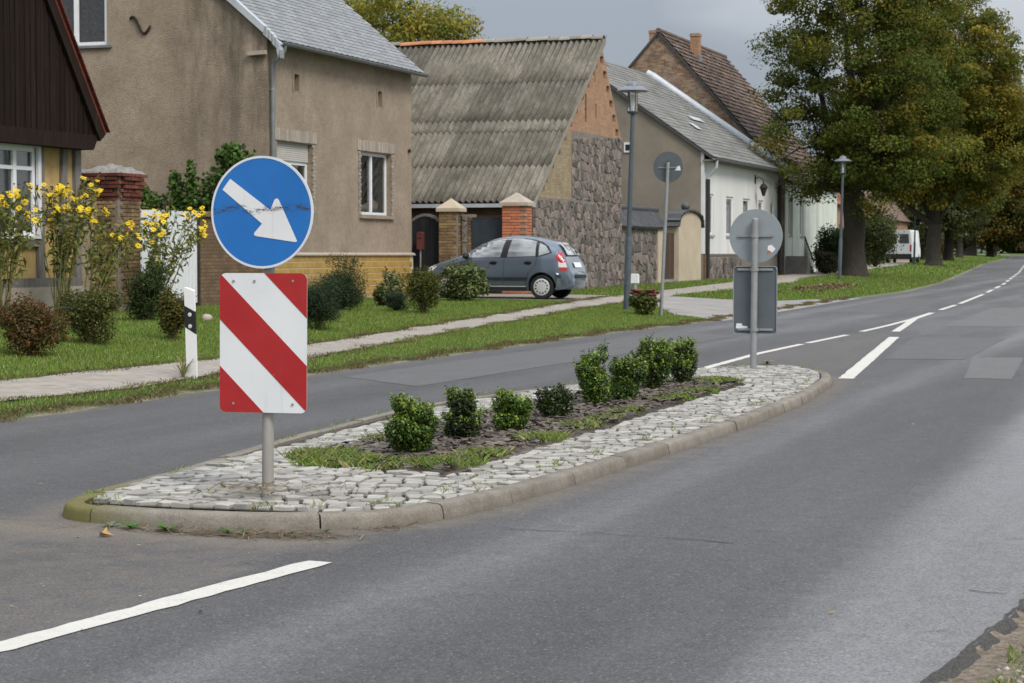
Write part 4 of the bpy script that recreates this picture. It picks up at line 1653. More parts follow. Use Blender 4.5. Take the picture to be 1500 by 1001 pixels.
# half-open roller shutter window and casement
window(bh, T, *wins[0][:3], wins[0][3] - .42, lights=2, w0=.14, curtain=[(.02, .35, M['curtain'])], sill=(.06, .07, .04))
sh = MB()
for i in range(9):
    z = wins[0][3] - .42 + i * .0475
    sh.prism([(wins[0][0] + .02, z + .003), (wins[0][1] - .02, z + .003), (wins[0][1] - .02, z + .045), (wins[0][0] + .02, z + .045)], T, .10, .135)
sh.build('roller_shutter', M['shutter'], bh)
window(bh, T, *wins[1], lights=2, w0=.14, curtain=[(.02, .40, M['curtain']), (.62, .98, M['curtain'])], sill=(.08, .09, .10), sillmat=M['render_beige'])
for u0, u1, v0, v1 in vents:
    mb = MB()
    mb.prism([(u0, v0), (u1, v0), (u1, v1), (u0, v1)], T, .24, .27)
    mb.build('attic_vent', M['brown_wood'], bh)
    mb = MB()
    for q in ((u0 - .07, u0, v0 - .02, v1 + .07), (u1, u1 + .07, v0 - .02, v1 + .07), (u0, u1, v1, v1 + .07)):
        mb.prism([(q[0], q[2]), (q[1], q[2]), (q[1], q[3]), (q[0], q[3])], T, -.02, .003)
    mb.build('vent_surround', M['render_beige'], bh)
window(bh, Tg, *gw, lights=2, w0=.05, fw=.09, curtain=[(.02, .98, M['brown_curtain'])], sill=(.07, .06, .12), sillmat=M['zinc'])
# brick surrounds: soldier course on top, toothed sides
bs = brick_me('lintel_brick', .03, .098, .26, M['lintel_brick'])
bq = brick_me('jamb_brick', .03, .13, .075, M['lintel_brick'])
for (u0, u1, v0, v1), us_ in ((wins[0], (1,)), (wins[1], (0, 1))):
    n = int((u1 - u0 + .40) / .11)
    for i in range(n):
        u = u0 - .2 + (u1 - u0 + .40) * (i + .5) / n
        link('brick', bs, None, bh, loc=(XF + .012, u, v1 + .15 + R.uniform(-.006, .006)))
    n = int((v1 - v0) / .085)
    for sd in us_:
        for i in range(n):
            wd = .0 if i % 2 else .035
            u = (u0 - .08 + wd) if sd == 0 else (u1 + .08 - wd)
            link('brick', bq, None, bh, loc=(XF + .012, u, v0 + .045 + (v1 - v0) * i / n))
# yellow glazed plinth
mb = MB()
mb.box(XF - .3, XF + .035, Y0 - .02, Y1 + .02, .15, 1.36)
mb.build('plinth', M['tile_joint'], bh)
mb = MB()
mb.prism([(XF - .2, 1.36), (XF + .10, 1.36), (XF + .10, 1.39), (XF + .03, 1.43), (XF - .2, 1.43)], lambda u, v, w: (u, w, v), Y0 - .04, Y1 + .05)
mb.build('plinth_ledge', M['cap_stone'], bh)
tile = brick_me('plinth_tile', .014, .252, .126, M['yellow_tile'], .003)
for r_ in range(7):
    z = 1.285 - r_ * .150
    off = (r_ % 2) * .133
    n = int((Y1 - Y0) / .267)
    for i in range(n + 1):
        u = Y0 + .12 + off + i * .267
        if u < Y1 - .12:
            link('tile', tile, None, bh, loc=(XF + .040, u, z))
tile2 = brick_me('plinth_tile_half', .258, .014, .124, M['yellow_tile'], .003)
# roof: slab, slates, verge, gutter
EV = .32
th = rad(40.5)
mb = MB()
ex = XF + EV
ez = ZE - EV * math.tan(th) + .16
rz = ez + (ex - RX_) * math.tan(th)
roof_slab(mb, (ex, Y0 - .06, ez), (ex, Y1 + .14, ez), (RX_, Y1 + .14, rz), (RX_, Y0 - .06, rz), .10)
roof_slab(mb, (2 * RX_ - ex, Y0 - .06, ez), (2 * RX_ - ex, Y1 + .14, ez), (RX_, Y1 + .14, rz), (RX_, Y0 - .06, rz), .10)
roof = mb.build('roof', M['roof_under'], bh)
sl = Vector((-math.cos(th), 0, math.sin(th)))
nr = Vector((math.sin(th), 0, math.cos(th)))
slen = (ex - RX_) / math.cos(th)
SW, SE = .32, .165
sme = MB().add([(-.155, -.012, .004), (.155, -.012, .004), (.155, .26, -.004), (-.155, .26, -.004), (-.155, -.012, .014), (.155, -.012, .014), (.155, .26, .006), (-.155, .26, .006),
                (-.10, -.055, .004), (.155, -.03, .004), (-.10, -.055, .014), (.155, -.03, .014)],
               [(3, 2, 1, 9, 8, 0), (4, 10, 11, 5, 6, 7), (0, 8, 10, 4), (8, 9, 11, 10), (9, 1, 5, 11), (1, 2, 6, 5), (2, 3, 7, 6), (3, 0, 4, 7)]).mesh('slate')
sme.materials.append(M['slate'])
Ms = Matrix(((0, sl.x, nr.x), (1, 0, 0), (0, sl.z, nr.z)))       # local x->Y, y->up slope, z->normal
restv, restf = [], []
bv = [tuple(v.co) for v in sme.vertices]
bf = [tuple(p.vertices) for p in sme.polygons]
cnt = 0
rest = MB()
nrow = int(slen / SE)
for r_ in range(nrow):
    off = (r_ % 2) * SW / 2
    n = int((Y1 - Y0 + .2) / SW) + 1
    for i in range(n):
        u = Y0 - .05 + SW * .5 + off * .9 + i * SW
        if u > Y1 + .1:
            continue
        p_ = Vector((ex, u, ez)) + sl * (.05 + r_ * SE) + nr * (.010 + .006)
        Mt = Matrix.Translation(p_) @ (Ms @ Matrix.Rotation(R.uniform(-.03, .03), 3, 'Z') @ Matrix.Rotation(-.045, 3, 'X')).to_4x4()
        if cnt < 280 and r_ < 16:
            o = link('slate', sme, None, roof)
            o.matrix_world = Mt
            o.location = p_
            cnt += 1
        else:
            rest.add([Mt @ Vector(v) for v in bv], bf)
rest.build('slates', M['slate'], roof, kind='stuff')
# white verge flashing, rounded down at the eaves
mb = MB()
vy0, vy1 = Y0 - .13, Y0 + .06
pts = [Vector((RX_, 0, rz + .06)), Vector((ex - .30, 0, ez + .30 * math.tan(th) + .06)), Vector((ex - .08, 0, ez + .10)), Vector((ex + .03, 0, ez - .04)), Vector((ex + .06, 0, ez - .22)), Vector((ex + .03, 0, ez - .34))]
dn = Vector((-.06, 0, -.16))
for a, b in zip(pts[:-1], pts[1:]):
    mb.quad((a.x, vy0, a.z), (b.x, vy0, b.z), (b.x, vy1, b.z), (a.x, vy1, a.z))
    mb.quad((a.x, vy0, a.z), (b.x, vy0, b.z), (b.x + dn.x, vy0, b.z + dn.z * .8), (a.x + dn.x, vy0, a.z + dn.z))
mb.build('verge_flashing', M['flashing'], bh)
for i in range(5):
    a = pts[1].lerp(pts[3], i / 4) if i < 4 else pts[4]
    mb = MB()
    mb.box(a.x - .012, a.x + .012, vy0 - .006, vy1 + .006, a.z - .17, a.z + .012)
    mb.build('flashing_seam', M['galv'], bh)


def gutter(parent, p0, p1, r_=.075, m=None):
    mb = MB()
    p0, p1 = Vector(p0), Vector(p1)
    vs, fs = [], []
    n = 9
    for p_ in (p0, p1):
        for rr in (r_, r_ - .008):
            for i in range(n):
                a = PI + PI * i / (n - 1)
                vs.append((p_.x + rr * math.cos(a), p_.y, p_.z + rr * math.sin(a)))
    for i in range(n - 1):
        fs += [(i, i + 1, 2 * n + i + 1, 2 * n + i), (n + i + 1, n + i, 3 * n + i, 3 * n + i + 1)]
    for i in range(n - 1):
        fs += [(i, n + i, n + i + 1, i + 1), (2 * n + i, 2 * n + i + 1, 3 * n + i + 1, 3 * n + i)]
    mb.add(vs, fs)
    return mb.build('gutter', m or M['zinc'], parent)


gutter(bh, (ex + .06, Y0 - .05, ez - .02), (ex + .06, Y1 + .15, ez - .02))
mb = MB()
mb.tube([(ex + .06, Y0 + .13, ez - .08), (ex + .05, Y0 + .13, ez - .2), (XF + .10, Y0 + .10, ez - .5), (XF + .09, Y0 + .10, 5.0), (XF + .09, Y0 + .10, 1.45)], .05, 12)
mb.build('downpipe', M['zinc'], bh, auto=60)
for z in (5.1, 3.3):
    mb = MB()
    mb.lathe([(.056, -.02), (.056, .02)], (XF + .09, Y0 + .10, z), 12)
    mb.box(XF - .02, XF + .06, Y0 + .085, Y0 + .115, z - .015, z + .015)
    mb.build('pipe_clip', M['galv'], bh)
mb = MB()
mb.bar((XF + .02, Y0 - .10, 5.92), (XF - .45, Y0 - .06, 5.90), .10, .09)
mb.build('corbel', M['cap_stone'], bh)
# iron wall anchor shaped like an S
mb = MB()
A_ = []
for i in range(17):
    t = i / 16
    A_.append((-23.66 + .54 * t, Y0 - .03, 6.70 + .15 * math.sin(t * 2 * PI + .5) * (1.15 - .2 * t) - .14 * t))
mb.tube(A_, [.016] + [.032] * 15 + [.016], 6)
mb.build('wall_anchor', M['iron'], bh)
mb = MB()
mb.tube([(XF + .01, Y1 - .22, 4.12), (XF + .06, Y1 - .22, 4.12)], .05, 8)
mb.build('wall_bracket', M['iron'], bh)

# ------------------------------------------------------------------ timber framed house at the left
XT = -20.0
th_ = root('house', (XT, 29.6, .28), 'old half-timbered house with dark boarded gable and ochre infill', 'house')
T = fX(XT)
TY0, TY1, TE = 25.6, 33.55, 3.42
tw = (30.70, 32.03, 1.72, 3.30)
mb = MB()
wall2d(mb, lambda u, v, w: (XT - .03 - w, u, v), TY0, TY1, .80, TE, [tw], .2)
mb.quad((XT - .03, TY1, .3), (XT - 7, TY1, .3), (XT - 7, TY1, TE), (XT - .03, TY1, TE))
mb.quad((XT - .03, TY0, .3), (XT - 7, TY0, .3), (XT - 7, TY0, TE), (XT - .03, TY0, TE))
mb.build('infill_wall', M['ochre_plaster'], th_)
mb = MB()
mb.box(XT - .25, XT + .06, TY0 - .05, TY1 + .04, .1, .80)
mb.build('stone_plinth', M['cap_stone'], th_)
beams = [((TY1 - .10, .8), (TY1 - .10, TE), .20), ((32.18, .8), (32.18, TE), .20), ((32.85, .8), (33.02, TE), .17), ((30.55, .8), (30.55, TE), .18), ((29.2, .8), (29.2, TE), .18), ((27.5, .8), (27.5, TE), .18), ((TY0 + .1, .8), (TY0 + .1, TE), .2),
         ((32.28, 2.10), (33.35, 2.10), .20), ((TY0, .88), (TY1, .88), .17), ((30.6, 1.60), (32.1, 1.60), .14), ((30.6, 3.38), (32.1, 3.38), .12)]
for (a, z0_), (b, z1_), w_ in beams:
    mb = MB()
    mb.bar((XT + .0, a, z0_), (XT + .0, b, z1_), .09 if a == b or abs(a - b) < .3 else .088, w_, up=(0, 1, 0) if abs(a - b) < .3 else (0, 0, 1))
    mb.build('beam', M['old_timber'], th_)
window(th_, lambda u, v, w: (XT + .02 - w, u, v), *tw, lights=2, transom=2.92, fw=.085, w0=.02, curtain=[(.05, .45, M['curtain']), (.55, .95, M['curtain'])], sill=(.05, .05, .05), sillmat=M['white_wood'])
mb = MB()
for q in ((tw[0] - .10, tw[0], tw[2] - .05, tw[3] + .10), (tw[1], tw[1] + .10, tw[2] - .05, tw[3] + .10), (tw[0], tw[1], tw[3], tw[3] + .10)):
    mb.prism([(q[0], q[2]), (q[1], q[2]), (q[1], q[3]), (q[0], q[3])], T, -.075, -.02)
mb.build('window_casing', M['white_wood'], th_)
# jettied board gable
TC = (TY0 + TY1) / 2 - .25
SL = 2.51 / 1.91
GX_ = XT + .28
eY = 33.72


def tz(y):
    return 3.66 + (eY - TC - abs(y - TC)) * SL


y = eY - .06
while y > TY0 - .55:
    w_ = R.uniform(.135, .185)
    a, b = y - w_ + .006, y
    y -= w_
    za, zb_ = tz(a) - .10, tz(b) - .10
    if min(za, zb_) < 3.75:
        za, zb_ = max(za, 3.72), max(zb_, 3.70)
    mb = MB()
    off = R.uniform(0, .012)
    mb.prism([(a, 3.60), (b, 3.60), (b, zb_), (a, za)], fX(GX_ + off), -.02, .012)
    mb.build('plank', M['dark_board'], th_)
    if R.random() < .8:
        mb = MB()
        mb.prism([(a - .018, 3.60), (a + .012, 3.60), (a + .012, za - .02), (a - .018, za - .05)], fX(GX_ + .034), -.008, .012)
        mb.build('cover_strip', M['dark_board'], th_)
mb = MB()
mb.prism([(TY0 - .45, 3.32), (eY - .22, 3.32), (eY - .02, 3.60), (TY0 - .6, 3.60)], fX(GX_ + .05), -.01, .30)
mb.build('gable_beam', M['dark_board'], th_)
for sgn in (1, -1):
    a = Vector((0, TC + sgn * (eY - TC + .03), 3.56))
    b = Vector((0, TC, tz(TC) + .02))
    mb = MB()
    mb.bar((GX_ + .08, a.y, a.z), (GX_ + .08, b.y, b.z), .07, .22, up=(0, 0, 1))
    mb.build('barge_board', M['dark_board'], th_)
    mb = MB()
    up = Vector((0, sgn * SL, 1)).normalized()
    roof_slab(mb, Vector((GX_ + .12, a.y, a.z)) + up * .16, Vector((GX_ - 8, a.y, a.z)) + up * .16, Vector((GX_ - 8, b.y, b.z)) + up * .16, Vector((GX_ + .12, b.y, b.z)) + up * .16, .06)
    tr = mb.build('roof', M['red_tile'], th_)
    L_ = (b - a).length
    d_ = (b - a).normalized()
    vt = MB().box(-.065, .065, -.02, .21, .0, .022).mesh('verge_tile')
    vt.materials.append(M['red_tile'])
    n = int(L_ / .17)
    for i in range(n):
        p_ = Vector((GX_ + .12, 0, 0)) + a + d_ * (i * .17 + .02) + up * .165
        for kx in range(3):
            o = link('roof_tile', vt, None, tr, loc=p_ + Vector((-.135 * kx, 0, 0)))
            o.rotation_euler = (math.atan2(d_.z, d_.y) + (-.10 if sgn > 0 else .10), 0, 0) if sgn > 0 else (math.atan2(d_.z, d_.y), 0, 0)
            if sgn > 0:
                o.rotation_euler = (math.atan2(d_.z, d_.y) + PI - .0, 0, 0)
                o.rotation_euler = (Matrix(((-1, 0, 0), (0, d_.y, up.y), (0, d_.z, up.z))) @ Matrix.Rotation(-.06, 3, 'X')).to_euler()
mb = MB()
mb.tube([(GX_ - .3, eY + .12, 3.62), (GX_ + .10, eY + .12, 3.62)], .055, 8)
mb.build('gutter_end', M['galv'], th_)

# ------------------------------------------------------------------ gateway between the two houses
gp = root('gate_pillar', (-19.8, 34.9, .3), 'crumbling brick gate pillar with red corbelled top and rubble cap', 'pillar')
px0, px1, py0, py1 = -20.45, -19.65, 34.35, 35.25
mb = MB()
mb.box(px0 + .02, px1 - .02, py0 + .02, py1 - .02, .1, 2.90)
mb.build('core', M['mortar'], gp)
b1 = {}
for nm, mm in (('y', M['brick_yellow']), ('r', M['brick_red1'])):
    b1[nm, 0] = brick_me('brick_x', .235, .11, .064, mm)
    b1[nm, 1] = brick_me('brick_y', .11, .235, .064, mm)
z = .45
r_ = 0
while z < 2.93:
    red = z > 2.40
    g = (.0 if z < 2.42 else min(.10, .035 * (int((z - 2.42) / .15) + 1)))
    X0, X1, YA, YB = px0 - g, px1 + g, py0 - g, py1 + g
    nm = 'r' if red else 'y'
    off = (r_ % 2) * .12
    # face towards -y
    x = X0 + .12 - (0 if off == 0 else .06)
    while x < X1 - .05:
        link('brick', b1[nm, 0], None, gp, loc=(min(x, X1 - .118), YA + .055 + R.uniform(-.012, .006), z + .034), rot=(0, 0, R.uniform(-.03, .03)))
        x += .248
    y = YA + .12 + .12 + (0 if off == 0 else .10)
    while y < YB - .05:
        link('brick', b1[nm, 1], None, gp, loc=(X1 - .055 + R.uniform(-.006, .012), min(y, YB - .118), z + .034), rot=(0, 0, R.uniform(-.03, .03)))
        y += .248
    if red:
        mb = MB()
        mb.box(X0 + .1, X1 - .1, YA + .1, YB - .1, z, z + .07)
        mb.build('corbel_core', M['mortar'], gp)
    z += .0755
    r_ += 1
mb = MB()
n = 14
vs, fs = [], []
for i in range(n + 1):
    for j in range(n + 1):
        u, v = i / n, j / n
        e = min(u, 1 - u, v, 1 - v) * 2
        h_ = .17 * (e ** .6) * (1 + .7 * mnoise.noise((u * 6, v * 6, 0))) + .03 * mnoise.noise((u * 17, v * 17, 1))
        vs.append((px0 - .08 + u * (px1 - px0 + .16), py0 - .08 + v * (py1 - py0 + .16), 2.93 + max(0, h_)))
for i in range(n):
    for j in range(n):
        a = i * (n + 1) + j
        fs.append((a, a + n + 1, a + n + 2, a + 1))
mb.add(vs, fs)
mb.build('rubble_cap', M['rubble_cap'], gp)

gw_ = root('garden_wall', (-20.3, 33.95, .3), 'short yellow brick wall stub between timbered house and brick pillar', 'wall')
mb = MB()
mb.box(-20.5, -20.1, 33.56, 34.34, .1, 2.55)
mb.build('brickwork', M['yellow_brick'], gw_)
mb = MB()
mb.box(-20.53, -20.07, 33.56, 34.34, 2.55, 2.66)
mb.build('coping', M['red_brick'], gw_)

wg = root('gate', (-20.2, 36.9, .3), 'flaking white wooden gate beside brick pillar', 'gate')
for leaf, (a, b) in enumerate(((35.35, 36.85), (36.89, 38.45))):
    y = a
    while y < b - .02:
        w_ = min(R.uniform(.135, .165), b - y)
        mb = MB()
        mb.box(-20.16, -20.13, y + .003, y + w_ - .003, .38, 2.28 + R.uniform(-.01, .01))
        mb.build('plank', M['white_wood'], wg)
        y += w_
    for z in (.62, 1.98):
        mb = MB()
        mb.box(-20.21, -20.16, a, b, z, z + .11)
        mb.build('rail', M['white_wood'], wg)
mb = MB()
mb.box(-20.20, -20.10, 38.46, 38.54, .2, 2.3)
mb.build('gate_post', M['iron'], wg)

bw = root('garden_wall', (-20.3, 40.2, .3), 'brown brick wall between white gate and beige house', 'wall')
mb = MB()
mb.box(-20.5, -20.12, 38.56, 41.96, .1, 2.18)
mb.build('brickwork', M['brown_brick'], bw)
mb = MB()
mb.prism([(-20.56, 2.18), (-20.06, 2.18), (-20.06, 2.23), (-20.31, 2.30), (-20.56, 2.23)], lambda u, v, w: (u, w, v), 38.56, 41.96)
mb.build('coping', M['brown_brick'], bw)

# ------------------------------------------------------------------ barn with corrugated roof, gable to the street
XG = -17.3
barn = root('barn', (XG, 56.5, .4), 'old fieldstone barn with mossy corrugated roof and stepped brick gable', 'barn')
BY0, BY1, BYA = 52.22, 60.92, 58.66
BE0, BEA, BE1 = 2.95, 7.70, 4.90
XBK = -31.0
T = fX(XG)


def bz_top(y):
    if y < BYA:
        return BE0 + (BEA - BE0) * (y - BY0) / (BYA - BY0)
    return BEA + (BE1 - BEA) * (y - BYA) / (BY1 - BYA)


def y_at(z, near):
    if near:
        return BY0 + (z - BE0) / (BEA - BE0) * (BYA - BY0)
    return BYA + (BEA - z) / (BEA - BE1) * (BY1 - BYA)


# gable brickwork in rows with putlog holes
holes_near = [3.15, 3.50, 3.86, 4.22, 4.60, 5.00, 5.42, 5.84, 6.25, 6.66, 7.05]
yb, rb = MB(), MB()
rows = np.linspace(2.93, BEA - .02, 24)
slits = [(57.05, 57.22, 5.10, 6.10), (58.10, 58.24, 5.35, 5.75), (58.0, 58.1, 6.5, 6.75)]
for z0_, z1_ in zip(rows[:-1], rows[1:]):
    zm = (z0_ + z1_) / 2
    yn0, yn1 = max(BY0, y_at(z0_, True)), y_at(z1_, True)
    yf0 = BY1 if z0_ < BE1 else y_at(z0_, False)
    yf1 = BY1 if z1_ < BE1 else y_at(z1_, False)
    lim = 4.80 if zm < 4.80 else None
    cuts = []
    for hz in holes_near:
        if z0_ <= hz < z1_:
            c0 = max(yn0, yn1) + .20
            cuts.append((c0, c0 + .34))
    for a, b, s0_, s1_ in slits:
        if s0_ < zm < s1_:
            cuts.append((a, b))
    if 5.0 < zm < BEA - .3 and int(round(zm / .2065)) % 2:
        cuts.append((min(yf0, yf1) - .42, min(yf0, yf1) - .06))
    cuts.sort()
    segs = []
    s_ = None
    u = None
    spans = []
    lo0, lo1 = yn0, yn1
    for a, b in cuts:
        spans.append((lo0, lo1, a, a))
        lo0 = lo1 = b
    end0, end1 = (55.75, 55.75) if zm < 4.80 else (yf0, yf1)
    spans.append((lo0, lo1, end0, end1))
    for a0, a1, b0, b1_ in spans:
        tgt = yb if zm < 4.80 else rb
        if zm >= 4.80 or True:
            tgt.quad(T(a0, z0_, 0), T(b0, z0_, 0), T(b1_, z1_, 0), T(a1, z1_, 0))
    for a, b in cuts:
        for q in ((a, z0_, a, z1_), (b, z0_, b, z1_), (a, z0_, b, z0_), (a, z1_, b, z1_)):
            (yb if zm < 4.8 else rb).quad(T(q[0], q[1], 0), T(q[2], q[3], 0), T(q[2], q[3], .48), T(q[0], q[1], .48))
yb.build('yellow_brickwork', M['yellow_brick'], barn)
rb.build('red_brickwork', M['red_brick'], barn)
mb = MB()
mb.poly([T(BY0, .1, .49), T(BY1, .1, .49), T(BY1, BE1, .49), T(BYA, BEA, .49), T(BY0, BE0, .49)])
mb.build('hole_shade_backing', M['room'], barn)  # near-black sheet: its colour paints the shadow inside the gable holes
# fieldstones
jm = MB()
jm.poly([T(BY0, .1, -.006), T(BY1, .1, -.006), T(BY1, 4.92, -.006), T(55.74, 4.90, -.006), T(55.74, 2.93, -.006), T(BY0, 2.93, -.006)])
jm.build('stone_joint', M['stone_joint'], barn)


def stonewall(parent, region, T, size=(.27, .27), proud=.034, limit=210):
    us = [p[0] for p in region]
    vs = [p[1] for p in region]
    sd = []
    v = min(vs)
    rr = 0
    while v < max(vs) + size[1]:
        u = min(us) - R.uniform(0, size[0])
        while u < max(us) + size[0]:
            w_ = size[0] * R.uniform(.55, 1.4)
            sd.append((u + w_ / 2, v + R.uniform(-.4, .4) * size[1]))
            u += w_
        v += size[1] * R.uniform(.8, 1.1)
        rr += 1
    rest_ = MB()
    cnt_ = 0
    for c_ in voronoi(sd, region, 1.0):
        if c_ is None:
            continue
        c2 = inset_poly(c_, R.uniform(.008, .018))
        if len(c2) < 3 or poly_area(c2) < .012:
            continue
        mb = MB() if cnt_ < limit else rest_
        if stone_prism(mb, c2, lambda u, v, w: T(u, v, -w), -.02, .010 + R.uniform(.2, 1) * proud, .020, .05):
            cnt_ += 1
            if mb is not rest_:
                mb.build('stone', M['fieldstone'], parent)
    if rest_.f:
        rest_.build('stones', M['fieldstone'], parent, kind='stuff')


stonewall(barn, [(BY0 + .01, .25), (BY1, .25), (BY1, 2.92), (BY0 + .01, 2.92)], T)
stonewall(barn, [(55.76, 2.93), (BY1, 2.93), (BY1, 4.98), (55.76, 4.70)], T, limit=90)
# eaves wall (towards the camera), far walls
mb = MB()
Tb = fY(BY0)
wall2d(mb, Tb, XBK, XG, .1, BE0 - .02, [(-20.0, -19.4, 1.4, 2.55), (-22.2, -21.4, 1.4, 2.5)], .3)
mb.build('eaves_wall', M['brown_brick'], barn)
for a in (-20.0, -22.2):
    mb = MB()
    mb.prism([(a, 1.4), (a + .7, 1.4), (a + .7, 2.55), (a, 2.55)], Tb, .26, .3)
    mb.build('hatch', M['black_gate'], barn)
mb = MB()
mb.quad((XBK, BY1, .1), (XG, BY1, .1), (XG, BY1, BE1), (XBK, BY1, BE1))
mb.poly([(XBK, BY0, .1), (XBK, BY1, .1), (XBK, BY1, BE1), (XBK, BYA, BEA), (XBK, BY0, BE0)])
mb.build('rear_walls', M['brown_brick'], barn)
# corrugated sheets
a = Vector((0, BY0 - .28, BE0 - .28 * (BEA - BE0) / (BYA - BY0) + .06))
b = Vector((0, BYA, BEA + .08))
d_ = (b - a).normalized()
nn = Vector((0, -d_.z, d_.y))
L_ = (b - a).length
WV = .177
NW = 6
SWD = WV * NW


def corr_mesh(name, length, waves, amp=.042, n=8):
    V, F = [], []
    m_ = waves * n
    for j, yy_ in enumerate((0, length * .33, length * .66, length)):
        for i in range(m_ + 1):
            x = i / n * WV
            z = amp * math.cos(2 * PI * i / n)
            V.append((x, yy_, z))
    for j in range(3):
        for i in range(m_):
            q = j * (m_ + 1) + i
            F.append((q, q + 1, q + m_ + 2, q + m_ + 1))
    # underside lip at the lower end
    base = len(V)
    for i in range(m_ + 1):
        V.append((V[i][0], 0, V[i][2] - .012))
    for i in range(m_):
        F.append((i + 1, i, base + i, base + i + 1))
    return npmesh(name, V, F, smooth=True)


rows = [0, 1.72, 3.42, 3.98, 6.05, L_]
sheets = []
Mb = Matrix(((-1, 0, 0), (0, d_.y, nn.y), (0, d_.z, nn.z)))
nx_ = int((XG + .16 - XBK) / SWD)
mb = MB()
roof_slab(mb, (XG + .1, a.y + .03, a.z - .06), (XBK, a.y + .03, a.z - .06), (XBK, b.y, b.z - .06), (XG + .1, b.y, b.z - .06), .05)
broof = mb.build('roof', M['roof_under'], barn)
for r_ in range(len(rows) - 1):
    ln = rows[r_ + 1] - rows[r_] + .16
    me = corr_mesh('roof_sheet', ln, NW)
    me.materials.append(M['corrugated'])
    for i in range(nx_):
        p_ = Vector((XG + .16 - i * SWD, 0, 0)) + a + d_ * rows[r_] + nn * (.0 + .004 * (i % 2))
        tilt = Matrix.Rotation(-.008 + R.uniform(-.003, .003), 3, 'X') @ Matrix.Rotation(R.uniform(-.004, .004), 3, 'Z')
        o = link('roof_sheet', me, None, broof)
        o.matrix_world = Matrix.Translation(p_) @ (Mb @ tilt).to_4x4()
mb = MB()
roof_slab(mb, (XG - .02, BYA, BEA + .07), (XBK, BYA, BEA + .07), (XBK, BY1 + .06, BE1 + .03), (XG - .02, BY1 + .06, BE1 + .03), .05)
mb.build('far_roof_slope', M['corrugated'], barn)
# ridge tiles
rt = MB()
n = 7
vs = []
for x in (0, .36):
    for i in range(n):
        aa = PI * i / (n - 1)
        vs.append((x, .13 * math.cos(aa), .11 * math.sin(aa) - (.0 if x else .012)))
rt.add(vs, [(i, i + 1, n + i + 1, n + i) for i in range(n - 1)])
rme = rt.mesh('ridge_tile', True)
rme.materials.append(M['ridge'])
rme2 = rme.copy()
rme2.materials.clear()
rme2.materials.append(M['ridge_orange'])
for i in range(38):
    x = XG + .08 - .34 * (i + 1)
    link('ridge_tile', rme2 if 11 <= i <= 18 else rme, None, broof, loc=(x, BYA, BEA + .07 + R.uniform(0, .025)), rot=(0, R.uniform(-.03, .03), 0))
mb = MB()
mb.box(XBK, XG + .18, a.y - .11, a.y - .01, a.z - .16, a.z - .06)
mb.build('eaves_gutter', M['flashing'], barn)
mb = MB()
mb.bar((XG + .14, a.y, a.z - .07), (XG + .14, b.y, b.z - .07), .05, .12)
mb.build('verge_board', M['ridge'], barn)

# ------------------------------------------------------------------ gateway between beige house and barn
FY_ = 51.2


def capped_pillar(x0, x1, z1, mname, label, name, mortarm, zsplit=1.4, capm=None):
    o = root(name, ((x0 + x1) / 2, FY_, .3), label, 'pillar')
    d_ = .5
    mb = MB()
    mb.box(x0 + .015, x1 - .015, FY_ - d_ / 2 + .015, FY_ + d_ / 2 - .015, .1, z1)
    mb.build('core', mortarm, o)
    bx = brick_me('pillar_brick', .238, .11, .066, M[mname])
    by = brick_me('pillar_brick', .11, .238, .066, M[mname])
    z = .35
    r_ = 0
    while z < z1 - .03:
        x = x0 + .12 - (.0 if r_ % 2 else .06)
        while x < x1 - .04:
            link('brick', bx, None, o, loc=(min(max(x, x0 + .119), x1 - .119), FY_ - d_ / 2 + .055, z + .035 + R.uniform(-.003, .003)))
            x += .25
        y = FY_ - d_ / 2 + .235
        while y < FY_ + d_ / 2:
            link('brick', by, None, o, loc=(x1 - .055, min(y, FY_ + d_ / 2 - .12), z + .035))
            y += .25
        z += .078
        r_ += 1
    mb = MB()
    q = .06
    yy0, yy1 = FY_ - d_ / 2 - q, FY_ + d_ / 2 + q
    cx = (x0 + x1) / 2
    vs = [(x0 - q, yy0, z1), (x1 + q, yy0, z1), (x1 + q, yy1, z1), (x0 - q, yy1, z1), (x0 - q, yy0, z1 + .09), (x1 + q, yy0, z1 + .09), (x1 + q, yy1, z1 + .09), (x0 - q, yy1, z1 + .09), (cx, FY_, z1 + .36)]
    mb.add(vs, [(3, 2, 1, 0), (0, 1, 5, 4), (1, 2, 6, 5), (2, 3, 7, 6), (3, 0, 4, 7), (4, 5, 8), (5, 6, 8), (6, 7, 8), (7, 4, 8)])
    mb.build('cap', capm or M['cap_stone'], o)
    return o


capped_pillar(-19.50, -18.98, 2.52, 'brick_yellow', 'yellow brick pillar with pyramid cap right of dark arched door', 'gate_pillar', M['mortar'], capm=M['render_cream'])
capped_pillar(-17.72, -17.06, 2.66, 'brick_red2', 'orange-red brick pillar with pale pyramid cap behind the car', 'gate_pillar', M['mortar'])
o = root('door', (-20.0, FY_, .3), 'dark wooden arched garden door beside beige house', 'door')
x = -20.36
while x < -19.58:
    w_ = min(.13, -19.56 - x)
    t = (x + w_ / 2 + 19.96) / .42
    mb = MB()
    mb.box(x + .003, x + w_ - .003, FY_, FY_ + .04, .32, 2.36 - .16 * t * t)
    mb.build('plank', M['black_gate'], o)
    x += w_
mb = MB()
A_ = [(-20.38 + .82 * i / 12, FY_ - .01, 2.44 - .17 * (((-20.38 + .82 * i / 12) + 19.97) / .41) ** 2) for i in range(13)]
for p_, q_ in zip(A_[:-1], A_[1:]):
    mb.bar(p_, q_, .06, .07)
mb.bar((-20.385, FY_ - .01, .3), (-20.385, FY_ - .01, 2.3), .05, .06, up=(0, 1, 0))
mb.bar((-19.555, FY_ - .01, .3), (-19.555, FY_ - .01, 2.3), .05, .06, up=(0, 1, 0))
mb.build('frame', M['zinc'], o)
